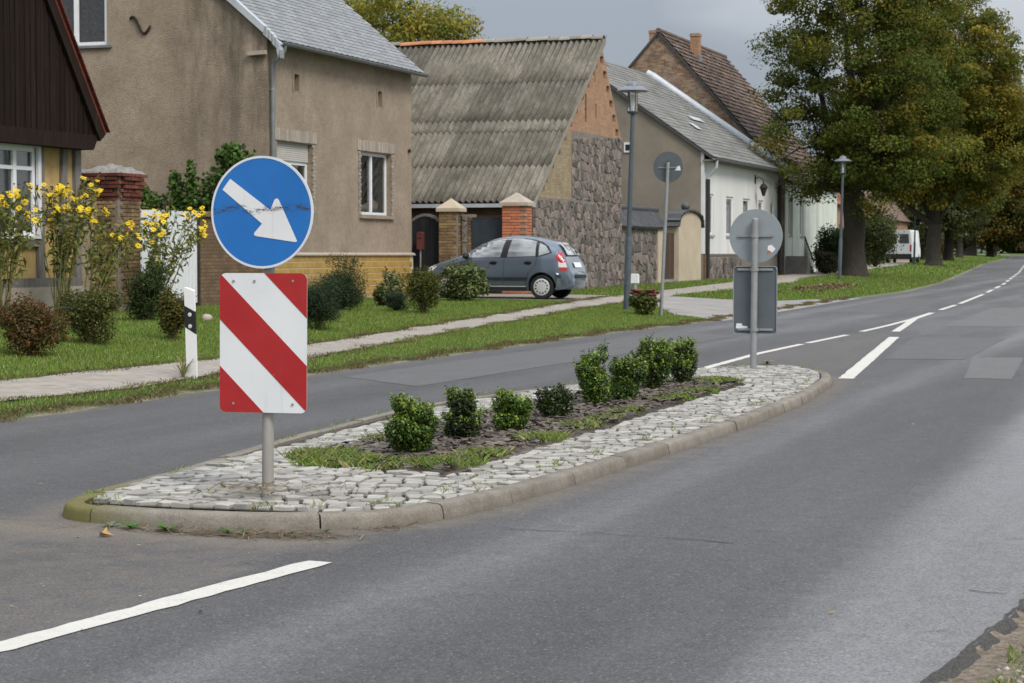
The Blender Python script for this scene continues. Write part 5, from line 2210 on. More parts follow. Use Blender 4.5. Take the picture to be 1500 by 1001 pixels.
o = root('gate', (-18.2, FY_, .3), 'plain slate-blue metal gate panel between two brick pillars', 'gate')
mb = MB()
mb.box(-18.60, -17.76, FY_ - .02, FY_ + .02, .42, 2.34)
mb.build('panel', M['slate_panel'], o)
mb = MB()
for q in ((-18.64, -18.60, .36, 2.37), (-17.76, -17.73, .36, 2.37)):
    mb.box(q[0], q[1], FY_ - .03, FY_ + .03, q[2], q[3])
mb.box(-18.60, -17.76, FY_ - .028, FY_ + .028, 2.34, 2.37)
mb.build('frame', M['slate_panel'], o)
o = root('wall_stub', (-18.8, FY_ + .1, .3), 'patched stone and yellow brick wall stub beside yellow pillar', 'wall')
mb = MB()
mb.box(-18.96, -18.66, FY_ + .02, FY_ + .38, .1, 2.45)
mb.build('core', M['stone_joint'], o)
stonewall(o, [(-18.95, .4), (-18.79, .4), (-18.79, 2.42), (-18.95, 2.42)], fY(FY_ + .02), (.18, .3), .03)
bx = brick_me('stub_brick', .11, .10, .066, M['brick_yellow'])
for i in range(26):
    link('brick', bx, None, o, loc=(-18.72, FY_ + .05, .42 + i * .078))
o = root('letterbox', (-20.05, 50.95, 1.2), 'dark red letterbox on thin post at beige house corner', 'letterbox')
mb = MB()
mb.box(-20.10, -19.94, 50.86, 51.02, 1.52, 1.92)
mb.prism([(-20.11, 1.92), (-19.93, 1.92), (-19.98, 1.99), (-20.06, 1.99)], lambda u, v, w: (u, w, v), 50.85, 51.03)
mb.build('box', M['letterbox'], o)
mb = MB()
mb.box(-20.08, -19.96, 50.853, 50.86, 1.80, 1.83)
mb.build('slot', M['black_plastic'], o)
MB().tube([(-20.02, 50.94, .25), (-20.02, 50.94, 1.53)], .022, 8).build('post', M['galv'], o)

# ------------------------------------------------------------------ fieldstone wall with tile coping, brown gate, cream pier
o = root('garden_wall', (-17.6, 64, .4), 'low fieldstone wall with dark tiled coping right of barn', 'wall')
T = fX(-17.5)
mb = MB()
mb.box(-17.9, -17.512, 61.05, 66.6, .1, 2.32)
mb.build('core', M['stone_joint'], o)
stonewall(o, [(61.06, .35), (65.9, .35), (65.9, 2.30), (61.06, 2.30)], T, (.32, .32), .03)
mb = MB()
mb.box(-17.53, -17.44, 65.92, 66.62, .2, 2.33)
mb.build('rendered_end', M['render_cream'], o)
cm = MB()
cm.prism([(-.02, 2.20), (.04, 2.28), (-.33, 2.86), (-.37, 2.80)], lambda u, v, w: (-17.36 + u, w, v), -.172, .172)
cme = cm.mesh('coping_tile')
cme.materials.append(M['dark_tile'])
for i in range(16):
    link('coping_tile', cme, None, o, loc=(0, 61.2 + i * .348, R.uniform(-.01, .01)))
mb = MB()
mb.tube([(-17.72, 61.0, 2.86), (-17.72, 66.75, 2.86)], .09, 10)
mb.build('ridge_roll', M['dark_tile'], o)
mb = MB()
roof_slab(mb, (-17.72, 61.0, 2.84), (-17.72, 66.75, 2.84), (-18.1, 66.75, 2.3), (-18.1, 61.0, 2.3), .05)
mb.build('rear_coping', M['dark_tile'], o)
o = root('gate', (-17.6, 67.6, .4), 'narrow brown wooden gate between rendered piers', 'gate')
y = 66.72
while y < 68.6:
    mb = MB()
    mb.box(-17.66, -17.62, y + .004, y + .152, .55, 2.12)
    mb.build('plank', M['brown_wood'], o)
    y += .156
mb = MB()
mb.box(-17.75, -17.45, 66.65, 68.7, .3, .52)
mb.build('step', M['apron'], o)
o = root('gate_pier', (-17.6, 70.3, .4), 'cream rendered arched gate pier topped with dark tiles', 'pier')
mb = MB()
pr = [(68.72, .2), (71.95, .2), (71.95, 2.5)] + [(70.33 + 1.62 * math.cos(PI * i / 10), 2.5 + .36 * math.sin(PI * i / 10)) for i in range(1, 10)] + [(68.72, 2.5)]
mb.prism(pr, fX(-17.45), 0, .45)
mb.build('pier', M['render_cream'], o)
for i in range(12):
    aa = PI * (i + .5) / 12
    mb = MB()
    Mx = Matrix.Translation((-17.66, 70.33 + 1.70 * math.cos(aa), 2.5 + .42 * math.sin(aa))) @ Matrix.Rotation(math.atan2(.42 * math.cos(aa), -1.70 * math.sin(aa)), 4, 'X')
    mb.box(-.30, .30, -.24, .24, -.03, .03, Mx)
    mb.build('coping_tile', M['dark_tile'], o)
mb = MB()
mb.lathe([(.0, -.14), (.13, -.08), (.17, .02), (.12, .13), (.0, .17)], (-17.62, 70.33, 3.05), 12)
mb.build('finial', M['dark_tile'], o, auto=50)

# ------------------------------------------------------------------ house with white facade and grey gable
XH, HY0, HY1 = -17.7, 73.35, 86.9
h4 = root('house', (XH, 80, .4), 'house with white street facade and grey-brown rendered gable', 'house')
T = fX(XH)
HE = 5.12
hw = [(74.02, 74.95, 2.10, 3.62), (77.05, 78.30, 2.10, 3.60), (80.0, 81.3, 2.10, 3.60), (82.9, 83.9, 2.3, 3.60), (85.3, 86.1, 2.3, 3.58)]
mb = MB()
wall2d(mb, T, HY0, HY1, 1.40, HE, hw, .16)
mb.build('facade_wall', M['render_white'], h4)
mb = MB()
mb.box(XH - .3, XH + .03, HY0 + .5, HY1, .1, 1.33)
mb.build('plinth', M['stone_joint'], h4)
stonewall(h4, [(HY0 + .55, .35), (79.5, .35), (79.5, 1.28), (HY0 + .55, 1.28)], fX(XH + .03), (.30, .42), .03)
mb = MB()
mb.box(XH - .3, XH + .06, HY0 + .02, HY0 + .5, .1, 1.40)
mb.build('corner_brickwork', M['brown_brick'], h4)
mb = MB()
mb.box(XH - .3, XH + .055, HY0 + .5, HY1, 1.33, 1.40)
mb.build('plinth_band', M['old_timber'], h4)
for y in (75.1, 76.2, 77.9):
    mb = MB()
    mb.box(XH + .05, XH + .066, y, y + .22, .62, 1.05)
    mb.build('cellar_vent', M['black_plastic'], h4)
for i, q in enumerate(hw):
    window(h4, T, *q, lights=1, w0=.05, fw=.09, curtain=[(.02, .98, M['curtain'])] if i < 2 else None, sill=(.06, .07, .04), sillmat=M['cap_stone'])
HRX = -23.5
HT = (HE + 4.75 - HE) / (XH - HRX)
hr = lambda x: HE - .02 + (XH - x) * .695 if x > HRX else HE - .02 + (XH - HRX) * .695 - (HRX - x) * .695
mb = MB()
xb = 2 * HRX - XH
for Y_ in (HY0, HY1):
    mb.poly([(xb, Y_, .1), (XH, Y_, .1), (XH, Y_, hr(XH)), (HRX, Y_, hr(HRX)), (xb, Y_, hr(xb))])
mb.quad((xb, HY0, .1), (xb, HY1, .1), (xb, HY1, HE), (xb, HY0, HE))
mb.build('gable_wall', M['render_grey'], h4)
mb = MB()
mb.box(XH - .10, XH + .012, HY0 - .012, HY0 + .20, 1.40, HE + .02)
mb.build('corner_strip', M['render_white'], h4)
mb = MB()
mb.box(-20.72, -20.35, HY0 - .05, HY0 + .04, 5.15, 5.52)
mb.build('vent_frame', M['render_white'], h4)
mb = MB()
mb.box(-20.66, -20.41, HY0 - .058, HY0 - .05, 5.22, 5.44)
mb.build('vent_grille', M['black_plastic'], h4)
ov = .38
e4x, e4z = XH + ov, hr(XH) - ov * .695 + .10
r4z = e4z + (e4x - HRX) * .695
mb = MB()
roof_slab(mb, (e4x, HY0 - .12, e4z), (e4x, HY1 + .1, e4z), (HRX, HY1 + .1, r4z), (HRX, HY0 - .12, r4z), .10)
roof_slab(mb, (2 * HRX - e4x, HY0 - .12, e4z), (2 * HRX - e4x, HY1 + .1, e4z), (HRX, HY1 + .1, r4z), (HRX, HY0 - .12, r4z), .10)
r4 = mb.build('roof', M['roof_under'], h4)
# courses of grey shingles
L4 = math.hypot(e4x - HRX, r4z - e4z)
sl4 = Vector((HRX - e4x, 0, r4z - e4z)).normalized()
n4 = Vector((-sl4.z, 0, sl4.x))
if n4.z < 0:
    n4 = -n4
nco = 26
for i in range(nco):
    mb = MB()
    p0 = Vector((e4x, 0, e4z)) + sl4 * (L4 * i / nco) + n4 * .03
    p1 = Vector((e4x, 0, e4z)) + sl4 * (L4 * (i + 1.15) / nco) + n4 * .012
    if i == nco - 1:
        p1 = Vector((e4x, 0, e4z)) + sl4 * L4 + n4 * .012
    y = HY0 - .13
    while y < HY1 + .08:
        w_ = min(R.uniform(.36, .42), HY1 + .1 - y)
        j = R.uniform(-.003, .005)
        q0, q1 = p0 + n4 * j, p1 + n4 * j
        mb.add([(q0.x, y + .006, q0.z), (q0.x, y + w_, q0.z), (q1.x, y + w_, q1.z), (q1.x, y + .006, q1.z), (q0.x - n4.x * .03, y + .006, q0.z - n4.z * .03), (q0.x - n4.x * .03, y + w_, q0.z - n4.z * .03)],
               [(0, 1, 2, 3), (4, 5, 1, 0)])
        y += w_
    mb.build('shingle_course', M['grey_roof'], r4)
mb = MB()
mb.tube([(e4x + .05, HY1 - .1, e4z + .02), (e4x - .5, HY1 - .1, e4z + .40), (HRX + .3, HY1 - .1, r4z - .15), (HRX, HY1 - .1, r4z + .02)], [.17, .19, .19, .19], 10)
mb.build('verge_flashing', M['flashing'], h4, auto=50)
mb = MB()
for (t0, t1, ya, yb_) in ((.30, .36, 78.2, 79.0), (.42, .46, 80.5, 82.5)):
    p_ = Vector((e4x, 0, e4z)) + sl4 * L4 * t0 + n4 * .075
    q_ = Vector((e4x, 0, e4z)) + sl4 * L4 * t1 + n4 * .075
    mb.quad((p_.x, ya, p_.z), (p_.x, yb_, p_.z), (q_.x, yb_, q_.z), (q_.x, ya, q_.z))
mb.build('roof_light', M['flashing'], r4)
mb = MB()
mb.box(XH - .02, e4x - .02, HY0 - .1, HY1 + .1, e4z - .16, e4z - .09)
mb.build('soffit', M['old_timber'], h4)
gutter(h4, (e4x + .06, HY0 - .2, e4z - .04), (e4x + .06, HY1 + .1, e4z - .04), .085)
mb = MB()
mb.tube([(e4x + .05, HY0 + .25, e4z - .12), (e4x + .03, HY0 + .25, e4z - .38), (XH + .12, HY0 + .28, e4z - .70), (XH + .10, HY0 + .28, e4z - .80)], .06, 10)
mb.build('downpipe_bend', M['flashing'], h4)
mb = MB()
mb.tube([(XH + .10, HY0 + .28, e4z - .80), (XH + .10, HY0 + .28, .5)], .075, 10)
mb.build('downpipe', M['dark_trim'], h4)
mb = MB()
mb.tube([(XH + .10, HY1 - .15, e4z - .60), (XH + .10, HY1 - .15, .6)], .085, 10)
mb.build('downpipe', M['dark_trim'], h4)
o = root('wall_lantern', (XH + .05, 82.2, 4.0), 'black wall lantern on curved bracket on white facade', 'lantern')
mb = MB()
mb.tube([(XH, 82.2, 4.42), (XH + .16, 82.2, 4.52), (XH + .34, 82.2, 4.42), (XH + .36, 82.2, 4.28)], .022, 6)
mb.box(XH - .01, XH + .03, 82.12, 82.28, 4.25, 4.6)
mb.build('bracket', M['iron'], o)
mb = MB()
mb.lathe([(.05, .0), (.15, .32), (.19, .33), (.10, .47), (.03, .52), (.03, .58)], (XH + .36, 82.2, 3.74), 8)
mb.build('lantern_body', M['iron'], o)

# ------------------------------------------------------------------ tall brick house with old tiled roof, pale board front
Y5, Y5b = 88.6, 101.5
X5 = -17.75
h5 = root('house', (X5, 95, .45), 'tall house with worn brick gable, old brown roof and two chimneys', 'house')
A5x, A5z, E5 = -23.45, 11.2, 4.75
B5x = 2 * A5x - X5
mb = MB()
mb.poly([(B5x, Y5, .1), (X5, Y5, .1), (X5, Y5, E5), (A5x, Y5, A5z), (B5x, Y5, E5)])
mb.build('gable_wall', M['worn_brick'], h5)
mb = MB()
mb.poly([(B5x, Y5b, .1), (X5, Y5b, .1), (X5, Y5b, E5), (A5x, Y5b, A5z), (B5x, Y5b, E5)])
mb.quad((B5x, Y5, .1), (B5x, Y5b, .1), (B5x, Y5b, E5), (B5x, Y5, E5))
mb.build('rear_walls', M['worn_brick'], h5)
T = fX(X5)
w5 = [(89.4, 90.3, 2.2, 4.0), (92.0, 93.0, 2.2, 4.0), (95.5, 96.5, 2.2, 4.0)]
mb = MB()
wall2d(mb, T, Y5, Y5b, .3, E5, w5, .15)
mb.build('facade_wall', M['board_white'], h5)
y = Y5 + .02
while y < Y5b - .1:
    if not any(a - .05 < y + .1 < b + .05 for a, b, _, _ in w5):
        mb = MB()
        mb.box(X5 + .002, X5 + .03, y, y + .20, 1.2, E5 - .02)
        mb.build('board', M['board_white'], h5)
    y += .24
for q in w5:
    window(h5, T, *q, lights=1, w0=.10, sill=(.05, .06, .05), sillmat=M['cap_stone'])
sl5 = Vector((A5x - X5, 0, A5z - E5)).normalized()
n5 = Vector((sl5.z, 0, -sl5.x))
L5 = math.hypot(A5x - X5, A5z - E5) + .35
mb = MB()
s0_ = Vector((X5, 0, E5)) - sl5 * .35 + n5 * .06
s1_ = Vector((A5x, 0, A5z)) + n5 * .06
roof_slab(mb, (s0_.x, Y5 - .1, s0_.z), (s0_.x, Y5b + .1, s0_.z), (s1_.x, Y5b + .1, s1_.z), (s1_.x, Y5 - .1, s1_.z), .10)
mx = 2 * A5x
roof_slab(mb, (mx - s0_.x, Y5 - .1, s0_.z), (mx - s0_.x, Y5b + .1, s0_.z), (mx - s1_.x, Y5b + .1, s1_.z), (mx - s1_.x, Y5 - .1, s1_.z), .10)
r5 = mb.build('roof', M['roof_under'], h5)
nco = 30
for i in range(nco):
    p0 = s0_ + sl5 * (L5 * i / nco) + n5 * .07
    p1 = s0_ + sl5 * (L5 * (i + 1.1) / nco) + n5 * .01
    mb = MB()
    y = Y5 - .1
    while y < Y5b + .05:
        w_ = .26
        j = R.uniform(-.012, .02)
        q0, q1 = p0 + n5 * j, p1 + n5 * j
        mb.add([(q0.x, y + .01, q0.z), (q0.x, y + w_, q0.z), (q1.x, y + w_, q1.z), (q1.x, y + .01, q1.z), (q0.x - n5.x * .06, y + .01, q0.z - n5.z * .06), (q0.x - n5.x * .06, y + w_, q0.z - n5.z * .06)],
               [(0, 1, 2, 3), (4, 5, 1, 0)])
        y += w_
    mb.build('tile_course', M['old_roof'], r5)
mb = MB()
mb.tube([(A5x, Y5 - .1, A5z + .09), (A5x, Y5b + .1, A5z + .09)], .13, 8)
mb.build('ridge_roll', M['old_roof'], r5)
for cx, cy, z0_, z1_ in ((-22.75, 92.6, 10.0, 11.55), (-25.9, 97.0, 7.6, 12.25)):
    mb = MB()
    mb.box(cx - .2, cx + .2, cy - .22, cy + .22, z0_, z1_)
    ch = mb.build('chimney', M['red_brick'], r5)
    mb = MB()
    mb.box(cx - .23, cx + .23, cy - .25, cy + .25, z1_ - .14, z1_ - .04)
    mb.build('chimney_band', M['red_brick'], r5)
    mb = MB()
    mb.box(cx - .26, cx + .26, cy - .28, cy + .28, z0_, z0_ + .5)
    mb.build('chimney_flashing', M['zinc'], r5)
# steps and railing
o = root('stair_railing', (-16.9, 90.4, .5), 'wrought iron stair railing in front of pale boarded house', 'railing')
for i in range(8):
    y = 88.9 + i * .28
    z = 2.10 - i * .14
    MB().tube([(-16.9, y, z - 1.05), (-16.9, y, z)], .016, 5).build('baluster', M['iron'], o)
mb = MB()
mb.bar((-16.9, 88.8, 2.14), (-16.9, 91.0, 1.05), .05, .05)
mb.bar((-16.9, 88.8, 1.30), (-16.9, 91.0, .30 + .2), .03, .03)
mb.build('handrail', M['iron'], o)
o = root('stairs', (-17.4, 90, .45), 'short concrete stair behind iron railing', 'stairs')
for i in range(6):
    mb = MB()
    mb.box(-18.05, -16.75, 88.7 + i * .30, 89.0 + i * .30, .2, 1.30 - i * .15)
    mb.build('step', M['apron'], o)

# ------------------------------------------------------------------ houses farther along
def far_house(x1, x0, y0, y1, ez, rz, wall, roofm, label):
    o = root('house', (x1, (y0 + y1) / 2, Gz(x1, y0)), label, 'house')
    zb = Gz(x1, y0) - .3
    xm = (x0 + x1) / 2
    wins_ = [(y0 + 1.2 + i * 2.6, y0 + 2.1 + i * 2.6, zb + 1.5, zb + 2.9) for i in range(int((y1 - y0 - 1) / 2.6))]
    mb = MB()
    wall2d(mb, fX(x1), y0, y1, zb, ez, wins_, .12)
    mb.poly([(x0, y0, zb), (x1, y0, zb), (x1, y0, ez), (xm, y0, rz), (x0, y0, ez)])
    mb.poly([(x0, y1, zb), (x1, y1, zb), (x1, y1, ez), (xm, y1, rz), (x0, y1, ez)])
    mb.quad((x0, y0, zb), (x0, y1, zb), (x0, y1, ez), (x0, y0, ez))
    mb.build('wall', wall, o)
    for q in wins_:
        window(o, fX(x1), *q, lights=2, w0=.08, room=True)
    mb = MB()
    roof_slab(mb, (x1 + .3, y0 - .2, ez - .2), (x1 + .3, y1 + .2, ez - .2), (xm, y1 + .2, rz + .1), (xm, y0 - .2, rz + .1), .12)
    roof_slab(mb, (x0 - .3, y0 - .2, ez - .2), (x0 - .3, y1 + .2, ez - .2), (xm, y1 + .2, rz + .1), (xm, y0 - .2, rz + .1), .12)
    rr = mb.build('roof', roofm, o)
    mb = MB()
    mb.box(xm - .3, xm + .3, (y0 + y1) / 2 - .3, (y0 + y1) / 2 + .3, rz - .5, rz + 1.0)
    mb.build('chimney', M['red_brick'], rr)
    return o


far_house(-20.2, -28, 108, 118, 4.4, 8.4, M['red_brick'], M['far_orange_roof'], 'brick house with orange tiled roof glimpsed behind tree')
far_house(-25.5, -33, 168, 182, 4.4, 8.6, M['red_brick'], M['old_roof'], 'distant brick house behind the white van')
far_house(-36, -44, 215, 232, 4.5, 8.8, M['render_cream'], M['old_roof'], 'distant pale house beyond forked tree')
o = root('gate_pillar', (-29.6, 268, 1.2), 'distant grey brick gate pillar at far end of road', 'pillar')
mb = MB()
mb.box(-30.6, -28.8, 268, 269.2, .8, 4.2)
mb.build('shaft', M['stone_joint'], o)
mb = MB()
mb.box(-30.8, -28.6, 267.8, 269.4, 4.2, 4.5)
mb.build('cap', M['cap_stone'], o)

# ================================================================== vehicles
def build_car(ox, oy, oz):
    """small five-door hatchback, nose towards -x; local x from nose to tail"""
    car = root('parked_car', (ox + 1.9, oy, oz), 'blue-grey five-door hatchback parked in front of barn gateway', 'car')
    CT = [(0, .50), (.04, .62), (.12, .72), (.30, .82), (.60, .92), (.90, 1.01), (1.05, 1.055), (1.25, 1.17), (1.5, 1.325), (1.75, 1.43), (2.0, 1.49), (2.3, 1.52), (2.6, 1.515), (2.95, 1.475), (3.2, 1.42), (3.40, 1.35), (3.52, 1.24), (3.64, 1.08), (3.72, .93), (3.76, .80), (3.80, .70), (3.85, .60)]
    CB = [(0, .30), (.12, .22), (.5, .19), (3.3, .19), (3.7, .25), (3.85, .34)]
    CW = [(0, .52), (.06, .64), (.2, .74), (.45, .80), (.8, .825), (3.1, .825), (3.5, .79), (3.72, .73), (3.80, .69), (3.85, .62)]
    BELT = [(0, .62), (.3, .74), (1.0, .93), (1.3, .955), (3.1, 1.02), (3.5, 1.03), (3.85, .75)]

    def sm(x, tab):
        return float(np.mean([interp(x + d, tab) for d in (-.06, -.03, 0, .03, .06)])) if .07 < x < 3.78 else float(interp(x, tab))

    def sect(x):
        return sm(x, CT), sm(x, CB), sm(x, CW), min(sm(x, BELT), sm(x, CT) - .05)
    PA, PB_ = .50, .85

    def hw(x, z):
        t_, b_, w_, s_ = sect(x)
        if z <= s_:
            r_ = (z - b_) / max(.01, s_ - b_)
            return w_ * (1 - .075 * max(0, (.45 - r_) / .45) ** 1.6 - .035 * max(0, (r_ - .55) / .45) ** 1.5)
        r_ = min(1, (z - s_) / (t_ - s_))
        th = math.asin(min(1, r_ ** (1 / PB_)))
        return w_ * .965 * (math.cos(th) ** PA) * (1 - .185 * min(1, (t_ - s_) / .4) * r_)

    xs = np.unique(np.concatenate([np.linspace(0, .5, 14), np.linspace(.5, 3.4, 70), np.linspace(3.4, 3.85, 18)]))
    prof_lo = np.linspace(0, 1, 9)
    prof_hi = np.linspace(0, PI / 2, 15)[1:]
    V, F = [], []
    rows_ = []
    for x in xs:
        t_, b_, w_, s_ = sect(x)
        pts = [(hw(x, b_) * .90, b_ - .0)]
        for r_ in prof_lo:
            z = b_ + (s_ - b_) * r_
            pts.append((hw(x, z), z))
        for th in prof_hi:
            r_ = math.sin(th) ** PB_
            z = s_ + (t_ - s_) * r_
            w = 0 if th > PI / 2 - 1e-6 else hw(x, min(z, t_ - 1e-5))
            pts.append((w, z))
        full = [(-w, z) for w, z in pts] + [(w, z) for w, z in pts[-2::-1]]
        rows_.append(len(V))
        V += [(ox + x, oy + y_, oz + z) for y_, z in full]
        npt = len(full)
    for i in range(len(xs) - 1):
        for j in range(npt - 1):
            F.append((rows_[i] + j, rows_[i] + j + 1, rows_[i + 1] + j + 1, rows_[i + 1] + j))
        F.append((rows_[i] + npt - 1, rows_[i], rows_[i + 1], rows_[i + 1] + npt - 1))
    F.append(tuple(range(npt)))
    F.append(tuple(rows_[-1] + j for j in range(npt - 1, -1, -1)))
    mb = MB()
    mb.add(V, F)
    body = mb.build('body', M['car_paint'], car)
    # wheel arches by boolean
    WX = (.72, 3.13)
    WR = .29
    cut = MB()
    for wx in WX:
        cut.lathe([(.345, -1.2), (.345, -.48)], (ox + wx, oy, oz + WR + .01), 28, 'y')
        cut.lathe([(.345, .48), (.345, 1.2)], (ox + wx, oy, oz + WR + .01), 28, 'y')
    co = cut.build('cutter', M['dark_trim'])
    md = body.modifiers.new('arch', 'BOOLEAN')
    md.object = co
    md.operation = 'DIFFERENCE'
    md.solver = 'EXACT'
    dg = bpy.context.evaluated_depsgraph_get()
    nm = bpy.data.meshes.new_from_object(body.evaluated_get(dg))
    body.modifiers.clear()
    body.data = nm
    bpy.data.objects.remove(co)
    nm.materials.clear()
    nm.materials.append(M['car_paint'])
    nm.polygons.foreach_set('use_smooth', [True] * len(nm.polygons))
    try:
        nm.set_sharp_from_angle(angle=rad(35))
    except Exception:
        pass

    def side(poly, m, name, parent, off=.004, step=.10, sides=(-1, 1), thick=None):
        for sd in sides:
            mb = MB()
            x0, x1 = min(p[0] for p in poly), max(p[0] for p in poly)
            z0, z1 = min(p[1] for p in poly), max(p[1] for p in poly)
            nx, nz = max(1, int((x1 - x0) / step) + 1), max(1, int((z1 - z0) / step) + 1)
            for i in range(nx):
                for j in range(nz):
                    a, b_ = x0 + (x1 - x0) * i / nx, x0 + (x1 - x0) * (i + 1) / nx
                    c0, c1 = z0 + (z1 - z0) * j / nz, z0 + (z1 - z0) * (j + 1) / nz
                    p_ = list(poly)
                    for nx_, nz_, cc in ((-1, 0, -a), (1, 0, b_), (0, -1, -c0), (0, 1, c1)):
                        p_ = clip_poly(p_, nx_, nz_, cc) if len(p_) >= 3 else []
                    if len(p_) >= 3:
                        mb.poly([(ox + u, oy + sd * (hw(u, v) + off), oz + v) for u, v in p_])
            if mb.f:
                mb.build(name, m, parent, smooth=True)

    dlo = [(1.10, .965), (1.24, 1.10), (1.50, 1.285), (1.75, 1.385), (2.02, 1.44), (2.30, 1.462), (2.60, 1.455), (2.90, 1.415), (3.10, 1.355), (3.27, 1.25), (3.38, 1.10), (3.10, 1.015), (2.2, .985)]
    side(dlo, M['black_plastic'], 'window_surround', body, .003, .07)
    fw = [(1.18, .985), (1.32, 1.12), (1.52, 1.27), (1.78, 1.375), (2.0, 1.42), (2.17, 1.435), (2.10, .995)]
    side(fw, M['car_glass'], 'front_side_window', body, .006, .07)
    rw = [(2.27, 1.0), (2.33, 1.44), (2.60, 1.435), (2.82, 1.405), (2.95, 1.375), (2.98, 1.025)]
    side(rw, M['car_glass'], 'rear_side_window', body, .006, .07)
    qw = [(3.06, 1.03), (3.03, 1.345), (3.20, 1.26), (3.33, 1.115)]
    side(qw, M['car_glass'], 'quarter_window', body, .006, .06)
    # seams as fine dark lines
    for pl in ([(1.10, .50), (1.08, .96)], [(2.17, .30), (2.20, .98)], [(3.02, 1.02), (2.98, .80), (2.80, .62), (2.72, .33)], [(1.02, .34), (1.10, .50)]):
        for (a, b_) in zip(pl[:-1], pl[1:]):
            d = Vector((b_[0] - a[0], b_[1] - a[1])).normalized()
            n_ = Vector((-d.y, d.x)) * .005
            side([(a[0] + n_.x, a[1] + n_.y), (b_[0] + n_.x, b_[1] + n_.y), (b_[0] - n_.x, b_[1] - n_.y), (a[0] - n_.x, a[1] - n_.y)], M['black_plastic'], 'door_seam', body, .002, .12)
    side([(1.10, .455), (2.16, .455), (2.16, .52), (1.10, .52)], M['dark_trim'], 'side_moulding', body, .012, .2)
    side([(2.19, .455), (2.78, .455), (2.80, .52), (2.19, .52)], M['dark_trim'], 'side_moulding', body, .012, .2)
    side([(1.05, .20), (2.78, .20), (2.76, .29), (1.08, .29)], M['dark_trim'], 'sill_trim', body, .008, .2)
    side([(1.08, .295), (2.74, .295), (2.74, .315), (1.08, .315)], M['hubcap'], 'sill_strip', body, .012, .2)
    for hx in (1.93, 2.80):
        for sd in (-1, 1):
            mb = MB()
            mb.lathe([(.0, -.010), (.06, -.006), (.075, .0), (.06, .006), (.0, .010)], (0, 0, 0), 12, 'y')
            mb.v = [(ox + hx + p[0] * 1.15, oy + sd * (hw(hx, .86) + .004) + p[1], oz + .86 + p[2] * .62) for p in mb.v]
            hd = mb.build('door_handle', M['black_plastic'], body, auto=40)
            mb = MB()
            mb.box(ox + hx - .085, ox + hx + .085, oy + sd * (hw(hx, .88) + .022) - .008, oy + sd * (hw(hx, .88) + .022) + .008, oz + .868, oz + .893)
            mb.build('handle_bar', M['black_plastic'], hd)
    for sd in (-1, 1):
        mb = MB()
        mb.lathe([(.0, -.10), (.07, -.085), (.10, -.02), (.10, .04), (.05, .075), (.0, .08)], (0, 0, 0), 12, 'y')
        mb.v = [(ox + 1.26 + p[0] * .75, oy + sd * (hw(1.3, .98) + .10) + p[1] * .95, oz + 1.03 + p[2] * .85) for p in mb.v]
        mb.build('door_mirror', M['black_plastic'], body, smooth=True)
    # tail lamps
    side([(3.46, 1.01), (3.56, 1.14), (3.62, 1.05), (3.70, .88), (3.60, .86), (3.53, .90)], M['tail_red'], 'tail_lamp', body, .006, .04)
    side([(3.535, .90), (3.60, .86), (3.70, .88), (3.745, .76), (3.55, .76)], M['tail_white'], 'tail_lamp_lens', body, .006, .04)
    side([(3.55, .76), (3.745, .76), (3.755, .68), (3.57, .68)], M['tail_red'], 'tail_lamp', body, .006, .04)
    # rear window and boot, laid on the tail surface

    def xtop(z):
        zs = [(c[1], c[0]) for c in CT if c[0] >= 2.3][::-1]
        return float(np.interp(z, [a for a, b_ in zs], [b_ for a, b_ in zs]))

    def rear(poly, m, name, off=.006):
        mb = MB()
        y0, y1 = min(p[0] for p in poly), max(p[0] for p in poly)
        n_ = 10
        for i in range(n_):
            a, b_ = y0 + (y1 - y0) * i / n_, y0 + (y1 - y0) * (i + 1) / n_
            z0, z1 = min(p[1] for p in poly), max(p[1] for p in poly)
            for j in range(6):
                p_ = clip_poly(clip_poly(list(poly), -1, 0, -a), 1, 0, b_)
                p_ = clip_poly(clip_poly(p_, 0, -1, -(z0 + (z1 - z0) * j / 6)), 0, 1, z0 + (z1 - z0) * (j + 1) / 6) if len(p_) >= 3 else []
                if len(p_) < 3:
                    continue
                q = []
                for yy_, zz_ in p_:
                    lo, hi = 2.3, xtop(zz_)
                    # walk in until the body is wide enough
                    x_ = hi
                    while x_ > 2.6 and hw(x_, zz_) < abs(yy_):
                        x_ -= .008
                    q.append((ox + x_ + off * 2.2, oy + yy_, oz + zz_ + off))
                mb.poly(q)
        mb.build(name, m, body, smooth=True)
    rear([(-.50, 1.03), (.50, 1.03), (.40, 1.33), (-.40, 1.33)], M['car_glass'], 'rear_window', .018)
    rear([(-.27, .74), (.27, .74), (.27, .86), (-.27, .86)], M['sticker'], 'number_plate', .012)
    # bumpers
    for xa, xb_, nm in ((3.50, 3.90, 'rear_bumper'), (-.04, .30, 'front_bumper')):
        mb = MB()
        vs, fs = [], []
        ang = np.linspace(0, 1, 25)
        ring = []
        for t in ang:
            yy_ = -1 + 2 * t
            s_ = abs(yy_) ** 3.2
            w_ = .80
            if xa > 1:
                x_ = xb_ - (xb_ - xa) * s_
            else:
                x_ = xa + (xb_ - xa) * s_
            ring.append((x_, yy_ * w_ * (1.0 if s_ < .99 else 1.01)))
        n_ = len(ring)
        hs = [(.24, -.05), (.30, .0), (.50, .012), (.585, .012), (.62, .0), (.66, -.05)]
        for h_, o_ in hs:
            for x_, y_ in ring:
                sgx = 1 if xa > 1 else -1
                vs.append((ox + x_ + sgx * o_, oy + y_ * (1 + o_ * .5), oz + h_))
        for j in range(len(hs) - 1):
            for i in range(n_ - 1):
                fs.append((j * n_ + i, j * n_ + i + 1, (j + 1) * n_ + i + 1, (j + 1) * n_ + i))
        mb.add(vs, fs)
        bo = mb.build(nm, M['car_paint'], body, auto=40)
        mb = MB()
        vs, fs = [], []
